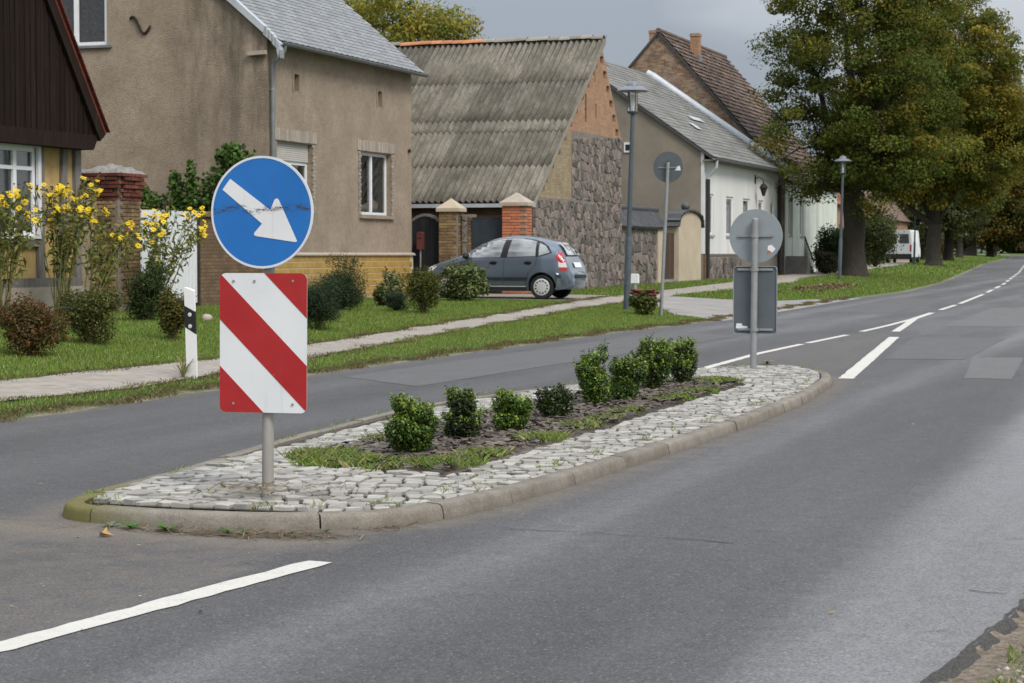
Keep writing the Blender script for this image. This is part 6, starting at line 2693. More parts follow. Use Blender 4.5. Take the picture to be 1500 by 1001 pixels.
        for h_, o_ in ((.50, .016), (.51, .028), (.575, .028), (.585, .016)):
            for x_, y_ in ring:
                sgx = 1 if xa > 1 else -1
                vs.append((ox + x_ + sgx * o_, oy + y_ * (1 + o_ * .5), oz + h_))
        for j in range(3):
            for i in range(n_ - 1):
                fs.append((j * n_ + i, j * n_ + i + 1, (j + 1) * n_ + i + 1, (j + 1) * n_ + i))
        mb.add(vs, fs)
        mb.build('bumper_strip', M['dark_trim'], body)
    side([(.10, .66), (.14, .72), (.40, .80), (.48, .78), (.36, .66)], M['tail_white'], 'headlamp', body, .006, .05)
    # wheels
    for wx in WX:
        for sd in (-1, 1):
            yc = oy + sd * .70
            zc = oz + WR
            mb = MB()
            mb.lathe([(.19, -.09), (.262, -.095), (.284, -.075), (.29, -.04), (.29, .04), (.284, .075), (.262, .095), (.19, .09)], (ox + wx, yc, zc), 40, 'y')
            wh = mb.build('wheel', M['rubber'], car, auto=40)
            mb = MB()
            s_ = sd
            mb.lathe([(.0, s_ * .088), (.19, s_ * .086), (.205, s_ * .080)], (ox + wx, yc, zc), 28, 'y')
            mb.build('rim_back', M['black_plastic'], wh)
            mb = MB()
            vs, fs = [], []
            # hubcap: centre dish, 12 spokes, outer ring
            mb.lathe([(.0, s_ * .106), (.06, s_ * .106), (.125, s_ * .101), (.128, s_ * .094)], (ox + wx, yc, zc), 28, 'y')
            n_ = 40
            base = len(mb.v)
            for k_ in range(n_):
                a = 2 * PI * k_ / n_
                for r_, h_ in ((.165, .098), (.192, .097), (.203, .088)):
                    mb.v.append((ox + wx + r_ * math.cos(a), yc + s_ * h_, zc + r_ * math.sin(a)))
            for k_ in range(n_):
                k2 = (k_ + 1) % n_
                for j in range(2):
                    mb.f.append((base + k_ * 3 + j, base + k2 * 3 + j, base + k2 * 3 + j + 1, base + k_ * 3 + j + 1))
            for k_ in range(12):
                a = 2 * PI * k_ / 12
                p_ = [(r_ * math.cos(a + da), r_ * math.sin(a + da)) for r_, da in ((.12, -.13), (.17, -.12), (.17, .12), (.12, .13))]
                mb.add([(ox + wx + u, yc + s_ * .097, zc + v) for u, v in p_], [(0, 1, 2, 3)])
            mb.build('hubcap', M['hubcap'], wh, auto=40)
    # interior: seats and floor so that the glass has something behind it
    mb = MB()
    mb.box(ox + .5, ox + 3.4, oy - .62, oy + .62, oz + .24, oz + .32)
    mb.build('underbody', M['black_plastic'], car)
    for sxx in (1.75, 2.55):
        for yy_ in (-.34, .34):
            mb = MB()
            mb.box(ox + sxx, ox + sxx + .5, oy + yy_ - .24, oy + yy_ + .24, oz + .45, oz + .65)
            mb.box(ox + sxx + .42, ox + sxx + .56, oy + yy_ - .23, oy + yy_ + .23, oz + .6, oz + 1.12)
            mb.box(ox + sxx + .48, ox + sxx + .57, oy + yy_ - .13, oy + yy_ + .13, oz + 1.14, oz + 1.32)
            mb.build('seat', M['dark_trim'], car)
    mb = MB()
    mb.tube([(ox + 2.05, oy, oz + 1.50), (ox + 2.22, oy, oz + 1.72)], [.008, .004], 6)
    mb.build('aerial', M['black_plastic'], body)
    return car


build_car(-18.18, 46.90, Gz(-15.9, 46.9))

# --- white van far down the street, tail towards the camera
vx, vy = -22.0, 152.0
vz = Gz(vx, vy)
van = root('parked_van', (vx, vy, vz), 'white van parked far away behind bushes near forked tree', 'van')
mb = MB()
mb.prism([(-.98, .45), (.98, .45), (.98, 1.5), (.88, 2.35), (.78, 2.45), (-.78, 2.45), (-.88, 2.35), (-.98, 1.5)], lambda u, v, w: (vx + u, vy + w, vz + v), 0, 3.7)
mb.prism([(3.7, .45), (5.1, .45), (5.1, 1.05), (4.7, 1.25), (4.1, 2.25), (3.7, 2.42)], lambda u, v, w: (vx + w, vy + u, vz + v), -.95, .95)
vb = mb.build('body', M['white_frame'], van)
for sd in (-1, 1):
    mb = MB()
    mb.prism([(sd * .45 - .36, 1.45), (sd * .45 + .36, 1.45), (sd * .45 + .32, 2.15), (sd * .45 - .32, 2.15)], lambda u, v, w: (vx + u, vy - w, vz + v), .004, .012)
    mb.build('rear_window', M['glass'], vb)
    mb = MB()
    mb.box(vx + sd * .93 - .06, vx + sd * .93 + .06, vy - .02, vy, vz + .85, vz + 1.35)
    mb.build('tail_lamp', M['tail_red'], vb)
    for wy in (.8, 4.2):
        mb = MB()
        mb.lathe([(.2, -.1), (.33, -.09), (.34, .0), (.33, .09), (.2, .1)], (vx + sd * .86, vy + wy, vz + .34), 18, 'x')
        mb.build('wheel', M['rubber'], van)
mb = MB()
mb.box(vx - .99, vx + .99, vy - .08, vy + .06, vz + .35, vz + .68)
mb.build('bumper', M['dark_trim'], vb)
mb = MB()
mb.box(vx - .9, vx + .9, vy + .1, vy + 4.9, vz + .3, vz + .5)
mb.build('underbody', M['black_plastic'], van)

# ================================================================== vegetation
def unit_rows(a):
    return a / np.maximum(np.linalg.norm(a, axis=1, keepdims=True), 1e-9)


def leaf_cloud(name, P_, N_, size, cols, aspect=.55, fold=.18, spread=.7):
    """one folded leaf (rhombus of two triangles in a quad) for each point"""
    n = len(P_)
    nn = unit_rows(N_ + NR.normal(0, spread, (n, 3)))
    t = unit_rows(np.cross(nn, NR.normal(0, 1, (n, 3))))
    b = np.cross(nn, t)
    s = np.broadcast_to(np.asarray(size), (n,))[:, None] * NR.uniform(.7, 1.25, (n, 1))
    V = np.empty((n, 4, 3))
    V[:, 0] = P_ - t * s * .5
    V[:, 1] = P_ + b * s * aspect * .5 + nn * s * fold
    V[:, 2] = P_ + t * s * .5
    V[:, 3] = P_ - b * s * aspect * .5 + nn * s * fold
    C = np.repeat(cols[:, None, :], 4, 1).reshape(-1, 3)
    F = np.arange(n * 4).reshape(n, 4)
    return npmesh(name, V.reshape(-1, 3), F, C)


def pick(pal, w, n, jit=.18):
    pal = np.array(pal)
    w = np.array(w, float) / sum(w)
    c = pal[NR.choice(len(pal), n, p=w)]
    return np.clip(c * (1 + NR.normal(0, jit, (n, 1))) * (1 + NR.normal(0, jit * .3, (n, 3))), .003, 1)


def sphere_pts(n, shell=.0):
    d = unit_rows(NR.normal(0, 1, (n, 3)))
    r = (shell ** 3 + (1 - shell ** 3) * NR.random((n, 1))) ** (1 / 3)
    return d * r, d


GREEN = [(.050, .095, .016), (.085, .15, .022), (.035, .065, .014), (.14, .20, .035)]


def shrub(name, x, y, w, h, pal, wt, label, cat='shrub', n=3200, leaf=.035, lobes=14, group=None, mat='leaf', stems=7, dense=.35, squash=1.0, z=None, upright=False, aspect=.55, tip=None, spikes=0, sprigs=60):
    """bush: stems from the base and many uneven leaf lobes"""
    z0 = Gz(x, y) if z is None else z
    o = root(name, (x, y, z0), label, cat, group)
    Ps, Ns, Cs = [], [], []
    cen = []
    for i in range(lobes):
        a = 2 * PI * (i / lobes) + R.uniform(-.4, .4)
        rr = w * .5 * R.uniform(.25, .62) if i else 0
        hz = h * R.uniform(.20, .80) if not upright else h * R.uniform(.2, .84)
        if i == 0:
            hz = h * .62
        rw = w * R.uniform(.17, .29)
        rh = min(h * R.uniform(.16, .30), h - hz + h * .02, hz * .95)
        cen.append((x + rr * math.cos(a), y + rr * math.sin(a), z0 + hz, rw, rh))
    for q in range(spikes):
        a = R.uniform(0, 2 * PI)
        cen.append((x + .25 * w * math.cos(a), y + .25 * w * math.sin(a), z0 + h * R.uniform(.88, 1.02), w * .12, h * .16))
    # a core that fills the middle
    cen.append((x, y, z0 + h * .40, w * .36, h * .39))
    n = int(n * 2.1)
    leaf = leaf * 1.12
    tot = sum(c[3] ** 2 * c[4] ** .5 for c in cen)
    for (cx, cy, cz, rw, rh) in cen:
        m_ = max(40, int(n * rw ** 2 * rh ** .5 / tot))
        p_, d_ = sphere_pts(m_, dense)
        ang = d_ * 1.0
        bumpy = 1 + .16 * np.sin(ang[:, :1] * 9 + cx * 7) * np.sin(ang[:, 1:2] * 8 + cy * 5) + NR.normal(0, .05, (m_, 1))
        q = p_ * bumpy * np.array([rw, rw, rh])
        P1 = q + np.array([cx, cy, cz])
        keep = P1[:, 2] > z0 + .01
        c = pick(pal, wt, m_)
        if tip is not None:
            # young leaves of another colour grow at the shoot tips
            yng = (p_[:, 2] > .45) & (NR.random(m_) < .6)
            c[yng] = pick([tip], [1], int(yng.sum()))
        Ps.append(P1[keep])
        Ns.append((d_ * .6 + np.array([0, 0, .7]))[keep])
        Cs.append(c[keep])
    for q in range(sprigs):
        cx, cy, cz, rw, rh = cen[R.randrange(len(cen) - 1)]
        d = Vector((R.gauss(0, 1), R.gauss(0, 1), abs(R.gauss(.5, .8)))).normalized()
        b0 = Vector((cx + d.x * rw * .85, cy + d.y * rw * .85, cz + d.z * rh * .85))
        dr_ = (d * .7 + Vector((R.uniform(-.3, .3), R.uniform(-.3, .3), R.uniform(.2, 1.0)))).normalized()
        ll = h * R.uniform(.06, .21)
        m_ = 11
        t = np.linspace(0, 1, m_)[:, None]
        Ps.append(np.array(b0) + t * ll * np.array(dr_) + NR.normal(0, leaf * .35, (m_, 3)))
        Ns.append(np.tile([[d.x, d.y, .8]], (m_, 1)))
        cc_ = pick(pal, wt, m_)
        if tip is not None and R.random() < .6:
            cc_ = pick([tip], [1], m_) * np.linspace(.45, 1, m_)[:, None]
        Cs.append(cc_)
    me = leaf_cloud('foliage', np.concatenate(Ps), np.concatenate(Ns), leaf, np.concatenate(Cs), aspect)
    link('foliage', me, M[mat], o)
    mb = MB()
    for i in range(stems):
        a = 2 * PI * i / stems + R.uniform(-.3, .3)
        r1 = w * R.uniform(.12, .34)
        mb.tube([(x + .02 * math.cos(a), y + .02 * math.sin(a), z0 - .03), (x + r1 * .5 * math.cos(a), y + r1 * .5 * math.sin(a), z0 + h * .35), (x + r1 * math.cos(a), y + r1 * math.sin(a), z0 + h * .75)], [.012 * (1 + w), .009 * (1 + w), .003], 5)
    mb.build('stems', M['stem'], o)
    return o


# --- shrubs of the island bed
BOX = [(.075, .140, .018), (.045, .085, .014), (.12, .20, .028), (.03, .055, .012)]
DARK = [(.030, .048, .018), (.055, .085, .02), (.040, .035, .022)]
YEL = (.20, .29, .04)
isl_b = [
    (-4.84, 12.18, .40, .41, BOX, [4, 3, 3, 2], 'largest light green box shrub at front end of island bed', 5200, .020, .175, 3),
    (-4.84, 13.11, .30, .42, DARK, [3, 3, 1], 'second island shrub from the front, darker and slimmer than the first', 4200, .019, .175, 4),
    (-4.73, 13.84, .30, .34, BOX, [4, 3, 3, 2], 'third island shrub from the front, low and light green', 3600, .019, .175, 3),
    (-4.79, 14.98, .29, .34, DARK, [3, 4, 1], 'fourth island shrub from the front, squat and darkest, no pale tips', 3400, .019, .175, 0),
    (-4.91, 16.46, .35, .55, BOX, [3, 3, 3, 2], 'tall bright-tipped bushy shrub in the middle of island bed', 4800, .021, .175, 2),
    (-4.81, 17.09, .35, .46, BOX, [3, 4, 2, 3], 'rounded green shrub just right of tall middle shrub', 4400, .021, .175, 1),
    (-4.93, 18.47, .40, .56, BOX, [2, 4, 1, 4], 'second shrub from far end of island bed, tall and pale-tipped', 4400, .022, .175, 3),
    (-4.88, 19.34, .32, .54, DARK, [2, 5, 1], 'slender dark shrub at far end of island bed', 3400, .022, .175, 2),
]
for i, (x, y, w, h, pal, wt, lab, n, lf, z, spk) in enumerate(isl_b):
    shrub('box_shrub', x, y, w * 1.0, h * .76, pal, wt, lab, n=n, leaf=lf * 1.0, lobes=13, sprigs=150, group='shrubs in the island bed', z=z - .05, upright=True, aspect=.62,
          tip=YEL if i not in (3,) else None, mat='leaf_gloss', spikes=spk, dense=.45)
# the green right half of the two-pronged one
# --- garden shrubs
shrub('shrub', -13.19, 20.99, .98, .72, [(.14, .065, .022), (.085, .075, .02), (.20, .085, .03), (.06, .07, .02)], [4, 3, 2, 3], 'red-brown spreading shrub at left edge of lawn', n=3800, leaf=.034, group='shrubs on the lawn')
shrub('shrub', -13.72, 23.30, .92, .76, [(.085, .095, .022), (.13, .13, .03), (.055, .065, .018)], [4, 3, 3], 'olive-green twiggy shrub right of the red-brown one', n=3600, leaf=.034, group='shrubs on the lawn')
shrub('shrub', -16.6, 30.0, .90, .95, [(.028, .05, .014), (.05, .075, .018), (.09, .10, .025)], [5, 3, 1], 'dark green shrub below white gate', n=3600, leaf=.036, group='shrubs on the lawn')
shrub('shrub', -13.5, 25.05, .55, .72, [(.12, .115, .025), (.18, .135, .03), (.06, .07, .018)], [4, 2, 3], 'golden-green small shrub beside delineator post', n=2600, leaf=.034, group='shrubs on the lawn')
shrub('yew', -13.30, 29.47, .86, .86, [(.022, .042, .018), (.034, .058, .022), (.05, .08, .03)], [4, 3, 1], 'dense dark yew right beside the striped board', n=11000, leaf=.032, group='shrubs on the lawn', aspect=.25, lobes=16)
shrub('yew', -16.1, 36.7, 1.35, .95, [(.020, .04, .016), (.035, .062, .02), (.05, .085, .025)], [4, 3, 1], 'second dark shrub behind the yew in front of yellow plinth', n=9000, leaf=.04, group='shrubs on the lawn', aspect=.3, lobes=18, spikes=5)
shrub('shrub', -16.19, 39.59, .62, .72, [(.16, .19, .07), (.26, .28, .14), (.09, .11, .03), (.20, .13, .05)], [3, 2, 3, 1], 'pale variegated shrub against yellow plinth', n=1700, leaf=.055, group='shrubs on the lawn')
shrub('shrub', -14.25, 36.39, .84, .90, [(.085, .095, .016), (.125, .13, .022), (.045, .06, .014)], [4, 3, 3], 'mossy olive shrub in front of car nose', n=3800, leaf=.036, group='shrubs on the lawn', lobes=12)
shrub('shrub', -14.97, 36.80, .60, .40, [(.020, .042, .018), (.035, .06, .025)], [3, 2], 'low dark cushion shrub left of mossy olive one', n=2000, leaf=.03, group='shrubs on the lawn', aspect=.3)
shrub('rhododendron', -16.2, 44.0, 1.22, .90, [(.10, .135, .035), (.16, .19, .06), (.055, .085, .022), (.24, .24, .10)], [4, 3, 3, 1], 'broad-leaved rhododendron hiding the car front wheel', n=1500, leaf=.10, group='shrubs on the lawn', aspect=.36, mat='leaf_gloss', lobes=11)
shrub('shrub', -16.58, 39.9, .42, .36, [(.15, .14, .035), (.09, .095, .02)], [3, 2], 'small yellowish plant below yellow plinth', n=700, leaf=.045, group='shrubs on the lawn')
# sedum with red flower heads
sd_ = shrub('sedum', -11.32, 41.7, .66, .50, [(.10, .13, .03), (.15, .16, .045), (.06, .085, .02)], [4, 3, 2], 'sedum clump with rust-red flower heads at thin sign pole', cat='plant', n=1300, leaf=.06)
for i in range(22):
    a, rr = R.uniform(0, 2 * PI), .30 * math.sqrt(R.random())
    mb = MB()
    mb.lathe([(.012, -.05), (.05, -.01), (.055, .005), (.03, .02), (.0, .024)], (-11.32 + rr * math.cos(a), 41.7 + rr * math.sin(a), Gz(-11.3, 41.7) + .50 + R.uniform(-.06, .05)), 8)
    fl = mb.build('flower_head', pmat('rust_flower', (.11, .035, .028), (.19, .06, .045), 40, bump=.8) if i == 0 else M['rust'], sd_)
    if i == 0:
        M['rust'] = fl.data.materials[0]
# small grassy tuft and pale stone
st = MB()
st.lathe([(.04, 0), (.08, .03), (.095, .08), (.06, .13), (.0, .145)], (-15.7, 30.3, Gz(-15.7, 30.3) - .02), 9)
me = st.mesh('rock', True)
for v in me.vertices:
    v.co += Vector((mnoise.noise(v.co * 9), mnoise.noise(v.co * 9 + Vector((5, 0, 0))), 0)) * .03
tag(link('rock', me, M['cap_stone']), 'pale rounded stone on lawn behind delineator post', 'rock')

# --- vine over the wall in front of the beige gable
vo = root('climbing_vine', (-21.2, 41.3, .3), 'green climbing vine rising above wall against beige gable', 'vine')
Ps, Ns = [], []
for cx, cz, rw, rh in ((-20.7, 3.1, .55, .75), (-21.2, 2.75, .55, .6), (-20.45, 2.5, .5, .6), (-21.9, 2.4, .5, .45), (-22.3, 2.9, .16, .4), (-23.2, 2.75, .28, .32), (-22.8, 2.4, .45, .35), (-20.9, 3.6, .35, .28), (-21.9, 3.0, .14, .5), (-20.35, 1.8, .5, .6), (-21.5, 1.9, .8, .5)):
    m_ = int(1500 * rw * (rh ** .5)) + 90
    p_, d_ = sphere_pts(m_, .3)
    Ps.append(p_ * np.array([rw, .22, rh]) * (1 + NR.normal(0, .12, (m_, 1))) + np.array([cx, 41.55, cz]))
    Ns.append(np.tile([[.2, -.8, .5]], (m_, 1)))
Pv, Nv = np.concatenate(Ps), np.concatenate(Ns)
link('foliage', leaf_cloud('foliage', Pv, Nv, .11, pick([(.055, .12, .02), (.09, .16, .028), (.035, .075, .014), (.13, .16, .04)], [4, 3, 3, 1], len(Pv)), .75), M['leaf'], vo)
mb = MB()
for x1 in (-20.6, -21.3, -22.2, -23.1):
    mb.tube([(x1 + .1, 41.6, .2), (x1 - .05, 41.6, 1.4), (x1, 41.6, 2.6)], [.03, .022, .008], 5)
mb.build('stems', M['stem'], vo)

# --- tall yellow flowers
petal = []
pm = MB()
vs = [(0, 0, .012)]
fs = []
for i in range(11):
    a = 2 * PI * i / 11
    e_ = R.uniform(.85, 1.15)
    f_ = R.uniform(-.012, .010)
    vs += [(.008 * math.cos(a - .3), .008 * math.sin(a - .3), .004), (.034 * math.cos(a - .36), .034 * math.sin(a - .36), f_), (.048 * e_ * math.cos(a + .05), .048 * e_ * math.sin(a + .05), f_ * 1.6), (.034 * math.cos(a + .36), .034 * math.sin(a + .36), f_)]
    b_ = 1 + i * 4
    fs.append((b_, b_ + 1, b_ + 2, b_ + 3))
pm.add(vs, fs)
pme = pm.mesh('flower', fix=False)
pme.materials.append(pmat('yellow_petal', (.62, .42, .01), (.75, .55, .02), 30, rough=.6, bump=0))
cm_ = MB()
cm_.lathe([(.017, -.008), (.019, .004), (.010, .014), (.0, .016)], (0, 0, .004), 8)
seedh = cm_.mesh('seed_head', True)
seedh.materials.append(pmat('dark_seed_head', (.03, .02, .012), (.06, .04, .02), 30, bump=.3))


def tall_flowers(x, y, nst, spread, h, label, lean=(0, 0), nfl=24):
    z0 = Gz(x, y)
    o = root('yellow_flower_clump', (x, y, z0), label, 'flowers', 'tall yellow flowers at the houses')
    mb = MB()
    Ps = []
    tips = []
    for i in range(nst):
        a = R.uniform(0, 2 * PI)
        rr = spread * 1.25 * math.sqrt(R.random())
        top = Vector((x + rr * math.cos(a) * .6 + lean[0] * R.uniform(.4, 1.2), y + rr * math.sin(a) + lean[1] * R.uniform(.3, 1.2), z0 + h * R.uniform(.72, 1.0)))
        bs_ = Vector((x + R.uniform(-.12, .12), y + R.uniform(-.15, .15), z0 - .03))
        mid = bs_.lerp(top, .55) + Vector((R.uniform(-.06, .06), R.uniform(-.08, .08), .12 * h * .5))
        mb.tube([bs_, mid, top], [.011, .008, .004], 5, cap=False)
        for q in range(int(R.uniform(20, 32))):
            t = R.uniform(.30, 1.0)
            p_ = bs_.lerp(mid, t * 2) if t < .5 else mid.lerp(top, t * 2 - 1)
            Ps.append(p_ + Vector((R.uniform(-.13, .13), R.uniform(-.13, .13), R.uniform(-.06, .06))))
        for q in range(R.randint(3, 6)):
            tp = top + Vector((R.uniform(-.14, .14), R.uniform(-.20, .20), R.uniform(-.18, .10)))
            mb.tube([mid.lerp(top, .75), tp], [.004, .0025], 4, cap=False)
            tips.append(tp)
    mb.build('stems', M['greenstem'], o)
    Pa = np.array([tuple(p_) for p_ in Ps])
    link('foliage', leaf_cloud('foliage', Pa, np.tile([[.3, -.3, .6]], (len(Pa), 1)), .16, pick([(.13, .155, .03), (.19, .20, .045), (.08, .10, .022), (.27, .24, .06)], [4, 4, 2, 1.5], len(Pa)), .30, .12), M['leaf'], o)
    R.shuffle(tips)
    for i, tp in enumerate(tips):
        if i < nfl:
            d_ = Vector((R.uniform(.0, 1.0), R.uniform(-1.2, .2), R.uniform(.2, 1.1)))
            f = link('flower', pme, None, o, loc=tp, rot=d_.to_track_quat('Z', 'Y').to_euler())
            f.scale = (R.uniform(1.05, 1.5),) * 3
        else:
            link('seed_head', seedh, None, o, loc=tp)
    return o


tall_flowers(-18.9, 29.2, 22, .75, 2.25, 'tall yellow flower clump at the very left in front of window', nfl=40)
tall_flowers(-18.8, 30.9, 26, .80, 2.45, 'tall yellow flower clump against ochre timbered wall', lean=(0, .35), nfl=52)
tall_flowers(-18.7, 31.6, 16, .5, 1.95, 'yellow flowers leaning right across the brick pillar', lean=(.1, 1.3), nfl=30)
tall_flowers(-18.9, 34.4, 22, .7, 2.05, 'yellow flower clump in front of white gate', lean=(.1, .75), nfl=40)

# --- grass
GR = [(.092, .168, .024), (.152, .24, .037), (.235, .31, .065), (.33, .31, .13)]


def grass(name, P_, hgt, wid, wts=(4, 4, 2, 1), lean=.35):
    n = len(P_)
    h = hgt * NR.uniform(.5, 1.3, (n, 1))
    a = NR.random(n) * 2 * PI
    side_ = np.stack([np.cos(a), np.sin(a), np.zeros(n)], 1) * wid * NR.uniform(.7, 1.3, (n, 1))
    b = NR.random(n) * 2 * PI
    ln = np.stack([np.cos(b), np.sin(b), np.zeros(n)], 1) * h * lean * NR.uniform(.2, 1.6, (n, 1))
    up = np.array([[0, 0, 1.0]])
    V = np.empty((n, 4, 3))
    V[:, 0] = P_ - side_
    V[:, 1] = P_ + side_
    V[:, 2] = P_ + side_ * .55 + up * h * .6 + ln * .4
    V[:, 3] = P_ + up * h + ln
    c = pick(GR, wts, n, .22)
    C = np.repeat(c[:, None, :], 4, 1).reshape(-1, 3)
    return npmesh(name, V.reshape(-1, 3), np.arange(n * 4).reshape(n, 4), C)


def lawn_pts(n, x0, x1, y0, y1):
    x = NR.uniform(x0, x1, n)
    y = NR.uniform(y0, y1, n)
    return x, y


def free(x, y):
    """not on road, path, apron, driveway or under a building"""
    wob = .16 * np.sin(y * 2.1 + x) + .10 * np.sin(y * 5.3)
    m = x < el(y) - .10 - .10 * np.abs(np.sin(y * 1.7)) - .08 * np.abs(np.sin(y * 6.1))
    pf, pb = interp(y, PF), interp(y, PB)
    m &= ~((x < pf + .06 * np.sin(y * 3.7) + wob * .4) & (x > pb - .10 + wob * .6))
    m &= ~((y > 41.4) & (y < 59.5) & (x > interp(y, AP) + .1 * np.sin(y * 4)))
    m &= ~((y > 45.6) & (y < 50.6) & (x < -13.9))
    m &= ~((x < -19.9) & (y < 51))
    m &= ~((x < -17.25) & (y >= 50.6) & (y < 103))
    return m


def lawn(name, label, n, box, h, w, wts=(4, 4, 2, 1), clump=0.0):
    x, y = lawn_pts(n, *box)
    m = free(x, y)
    if clump:
        nz = np.sin(x * 3.1 + np.sin(y * 2.3)) * np.sin(y * 2.7 + np.sin(x * 1.9)) + NR.normal(0, .5, n)
        m &= nz > clump
    x, y = x[m], y[m]
    P_ = np.stack([x, y, G(x, y) - .004], 1)
    o = link(name, grass(name, P_, h, w, wts), M['grass'])
    tag(o, label, 'grass', kind='stuff')
    return o


lawn('verge_grass', 'mown grass strip between road and footpath', 150000, (-14.2, -9.4, 11, 47.5), .042, .0042, (3, 4, 5, 3))
lawn('lawn_grass', 'green front lawn between footpath and houses', 230000, (-20.0, -11.3, 14, 47), .046, .0055, (4, 5, 4, 1.5))
lawn('verge_grass', 'grass strip along the fieldstone walls and far verge', 90000, (-17.4, -9.6, 47, 100), .07, .012, (4, 4, 2, 2))
lawn('verge_grass', 'grass bank along the far road under the trees', 50000, (-30, -10.0, 100, 260), .10, .035, (4, 4, 3, 2))

# tufts in the bed and weeds in the joints
bp = []
for cx, cy, rr, m_ in ((-5.35, 11.9, .22, 900), (-5.1, 11.55, .25, 900), (-4.75, 11.5, .25, 500), (-4.42, 11.7, .22, 700), (-4.42, 12.3, .16, 450), (-4.42, 13.5, .20, 600), (-4.5, 14.6, .2, 450), (-4.5, 16.0, .15, 300), (-4.6, 17.6, .28, 700), (-4.55, 18.6, .22, 400), (-4.75, 20.1, .30, 800), (-5.3, 13.2, .3, 400), (-5.4, 15.5, .4, 500), (-5.2, 19.9, .3, 500), (-4.45, 15.2, .12, 220)):
    a, q = NR.random(m_) * 2 * PI, rr * np.sqrt(NR.random(m_))
    x, y = cx + q * np.cos(a), cy + q * np.sin(a) * 1.4
    bp.append(np.stack([x, y, np.full(m_, .108)], 1))
o = link('bed_grass', grass('bed_grass', np.concatenate(bp), .048, .003, (3, 4, 4, 3), .9), M['grass'])
tag(o, 'tufts of grass growing in the island bed', 'grass', kind='stuff')
jp = []
inner_np = np.array(inner)
for i in range(150):
    x, y = R.uniform(-6.3, -3.6), R.uniform(9.4, 23)
    if not in_poly((x, y), inner) or in_poly((x, y), BED):
        continue
    m_ = R.randint(6, 26)
    rr = R.uniform(.015, .06)
    jp.append(np.stack([x + NR.normal(0, rr, m_), y + NR.normal(0, rr * 1.5, m_), np.full(m_, isl_z(x, y) - .002)], 1))
for i in range(60):
    u = R.uniform(0, TOT)
    p_ = isl_at(u) - isl_n(u) * .155
    m_ = R.randint(5, 16)
    jp.append(np.stack([p_[0] + NR.normal(0, .012, m_), p_[1] + NR.normal(0, .06, m_), np.full(m_, .115)], 1))
o = link('joint_weeds', grass('joint_weeds', np.concatenate(jp), .028, .0026, (2, 3, 4, 4), .9), M['grass'])
tag(o, 'tiny weeds and moss in the cobble joints', 'weeds', kind='stuff')
# dry straw round the sign foot and along the kerb
sp_ = []
for cx, cy, rx, ry, m_, zz in ((-4.82, 9.80, .16, .16, 260, .155), (-4.5, 10.0, .18, .1, 90, .15), (-4.55, 9.08, .22, .06, 320, .012), (-4.25, 9.2, .15, .06, 160, .012), (-3.95, 9.6, .08, .1, 60, .012), (-5.1, 9.1, .3, .05, 60, .012)):
    sp_.append(np.stack([NR.normal(cx, rx, m_), NR.normal(cy, ry, m_), np.full(m_, zz) + NR.uniform(0, .012, m_)], 1))
Sp = np.concatenate(sp_)
n = len(Sp)
a = NR.random(n) * 2 * PI
l_ = NR.uniform(.02, .075, (n, 1))
d_ = np.stack([np.cos(a), np.sin(a), NR.normal(0, .12, n)], 1)
e_ = np.stack([-np.sin(a), np.cos(a), np.zeros(n)], 1) * .0022
V = np.stack([Sp - d_ * l_ - e_, Sp + d_ * l_ - e_, Sp + d_ * l_ + e_, Sp - d_ * l_ + e_], 1).reshape(-1, 3)
c = np.repeat(pick([(.28, .22, .13), (.18, .13, .08), (.10, .075, .05)], [3, 3, 2], n)[:, None], 4, 1).reshape(-1, 3)
o = link('dry_straw', npmesh('dry_straw', V, np.arange(n * 4).reshape(n, 4), c), M['leaf'])
tag(o, 'dry straw and plant litter at sign foot and kerb', 'litter', kind='stuff')


def weed(x, y, z, r_, nleaf, label, colr=((.07, .14, .03), (.11, .19, .05)), name='weed'):
    o = root(name, (x, y, z), label, 'weed', 'weeds along the kerb')
    for i in range(nleaf):
        a = 2 * PI * i / nleaf + R.uniform(-.3, .3)
        L_ = r_ * R.uniform(.7, 1.15)
        up = R.uniform(.35, 1.0) if nleaf < 30 else R.uniform(1.2, 3.5)
        w_ = L_ * R.uniform(.13, .2) * (1 if nleaf < 30 else .28)
        d = Vector((math.cos(a), math.sin(a), 0))
        s_ = Vector((-math.sin(a), math.cos(a), 0))
        P0 = Vector((x, y, z))
        pts = []
        for t, wf in ((0, .25), (.35, .8), (.7, 1.0), (1.0, .05)):
            c0 = P0 + d * L_ * t + Vector((0, 0, L_ * up * (t - .55 * t * t)))
            pts += [c0 - s_ * w_ * wf, c0 + s_ * w_ * wf]
        me = npmesh('leaf', [tuple(p_) for p_ in pts], [(0, 1, 3, 2), (2, 3, 5, 4), (4, 5, 7, 6)], np.tile(pick(colr, [1, 1], 1), (8, 1)))
        link('leaf', me, M['leaf'], o)
    return o


for i, (x, y, r_, nl, lab) in enumerate((
        (-5.30, 9.17, .060, 8, 'thin pale weed nearest the mossy kerb nose'),
        (-5.16, 9.13, .075, 11, 'bright green rosette weed second from mossy kerb nose'),
        (-4.95, 9.11, .085, 12, 'largest bright green rosette weed at kerb front'),
        (-4.62, 9.13, .060, 9, 'low green weed in the middle of kerb front'),
        (-4.52, 9.12, .055, 8, 'pale green weed beside the straw litter'),
        (-4.30, 9.19, .060, 8, 'grey-green weed left of the kerb joint'),
        (-4.17, 9.30, .065, 8, 'dusty weed right at the kerb joint'))):
    weed(x, y, .012, r_, nl, lab, ((.07, .14, .03), (.11, .19, .05)) if i in (1, 2, 3) else ((.12, .15, .08), (.17, .20, .12)))
weed(-4.98, 9.80, .15, .05, 7, 'small weed between cobbles left of sign pole', ((.08, .11, .03), (.12, .14, .05)))
weed(-5.30, 25.4, .012, .12, 12, 'lone grass tuft on dirty asphalt behind far island sign', ((.20, .21, .07), (.12, .15, .04)))
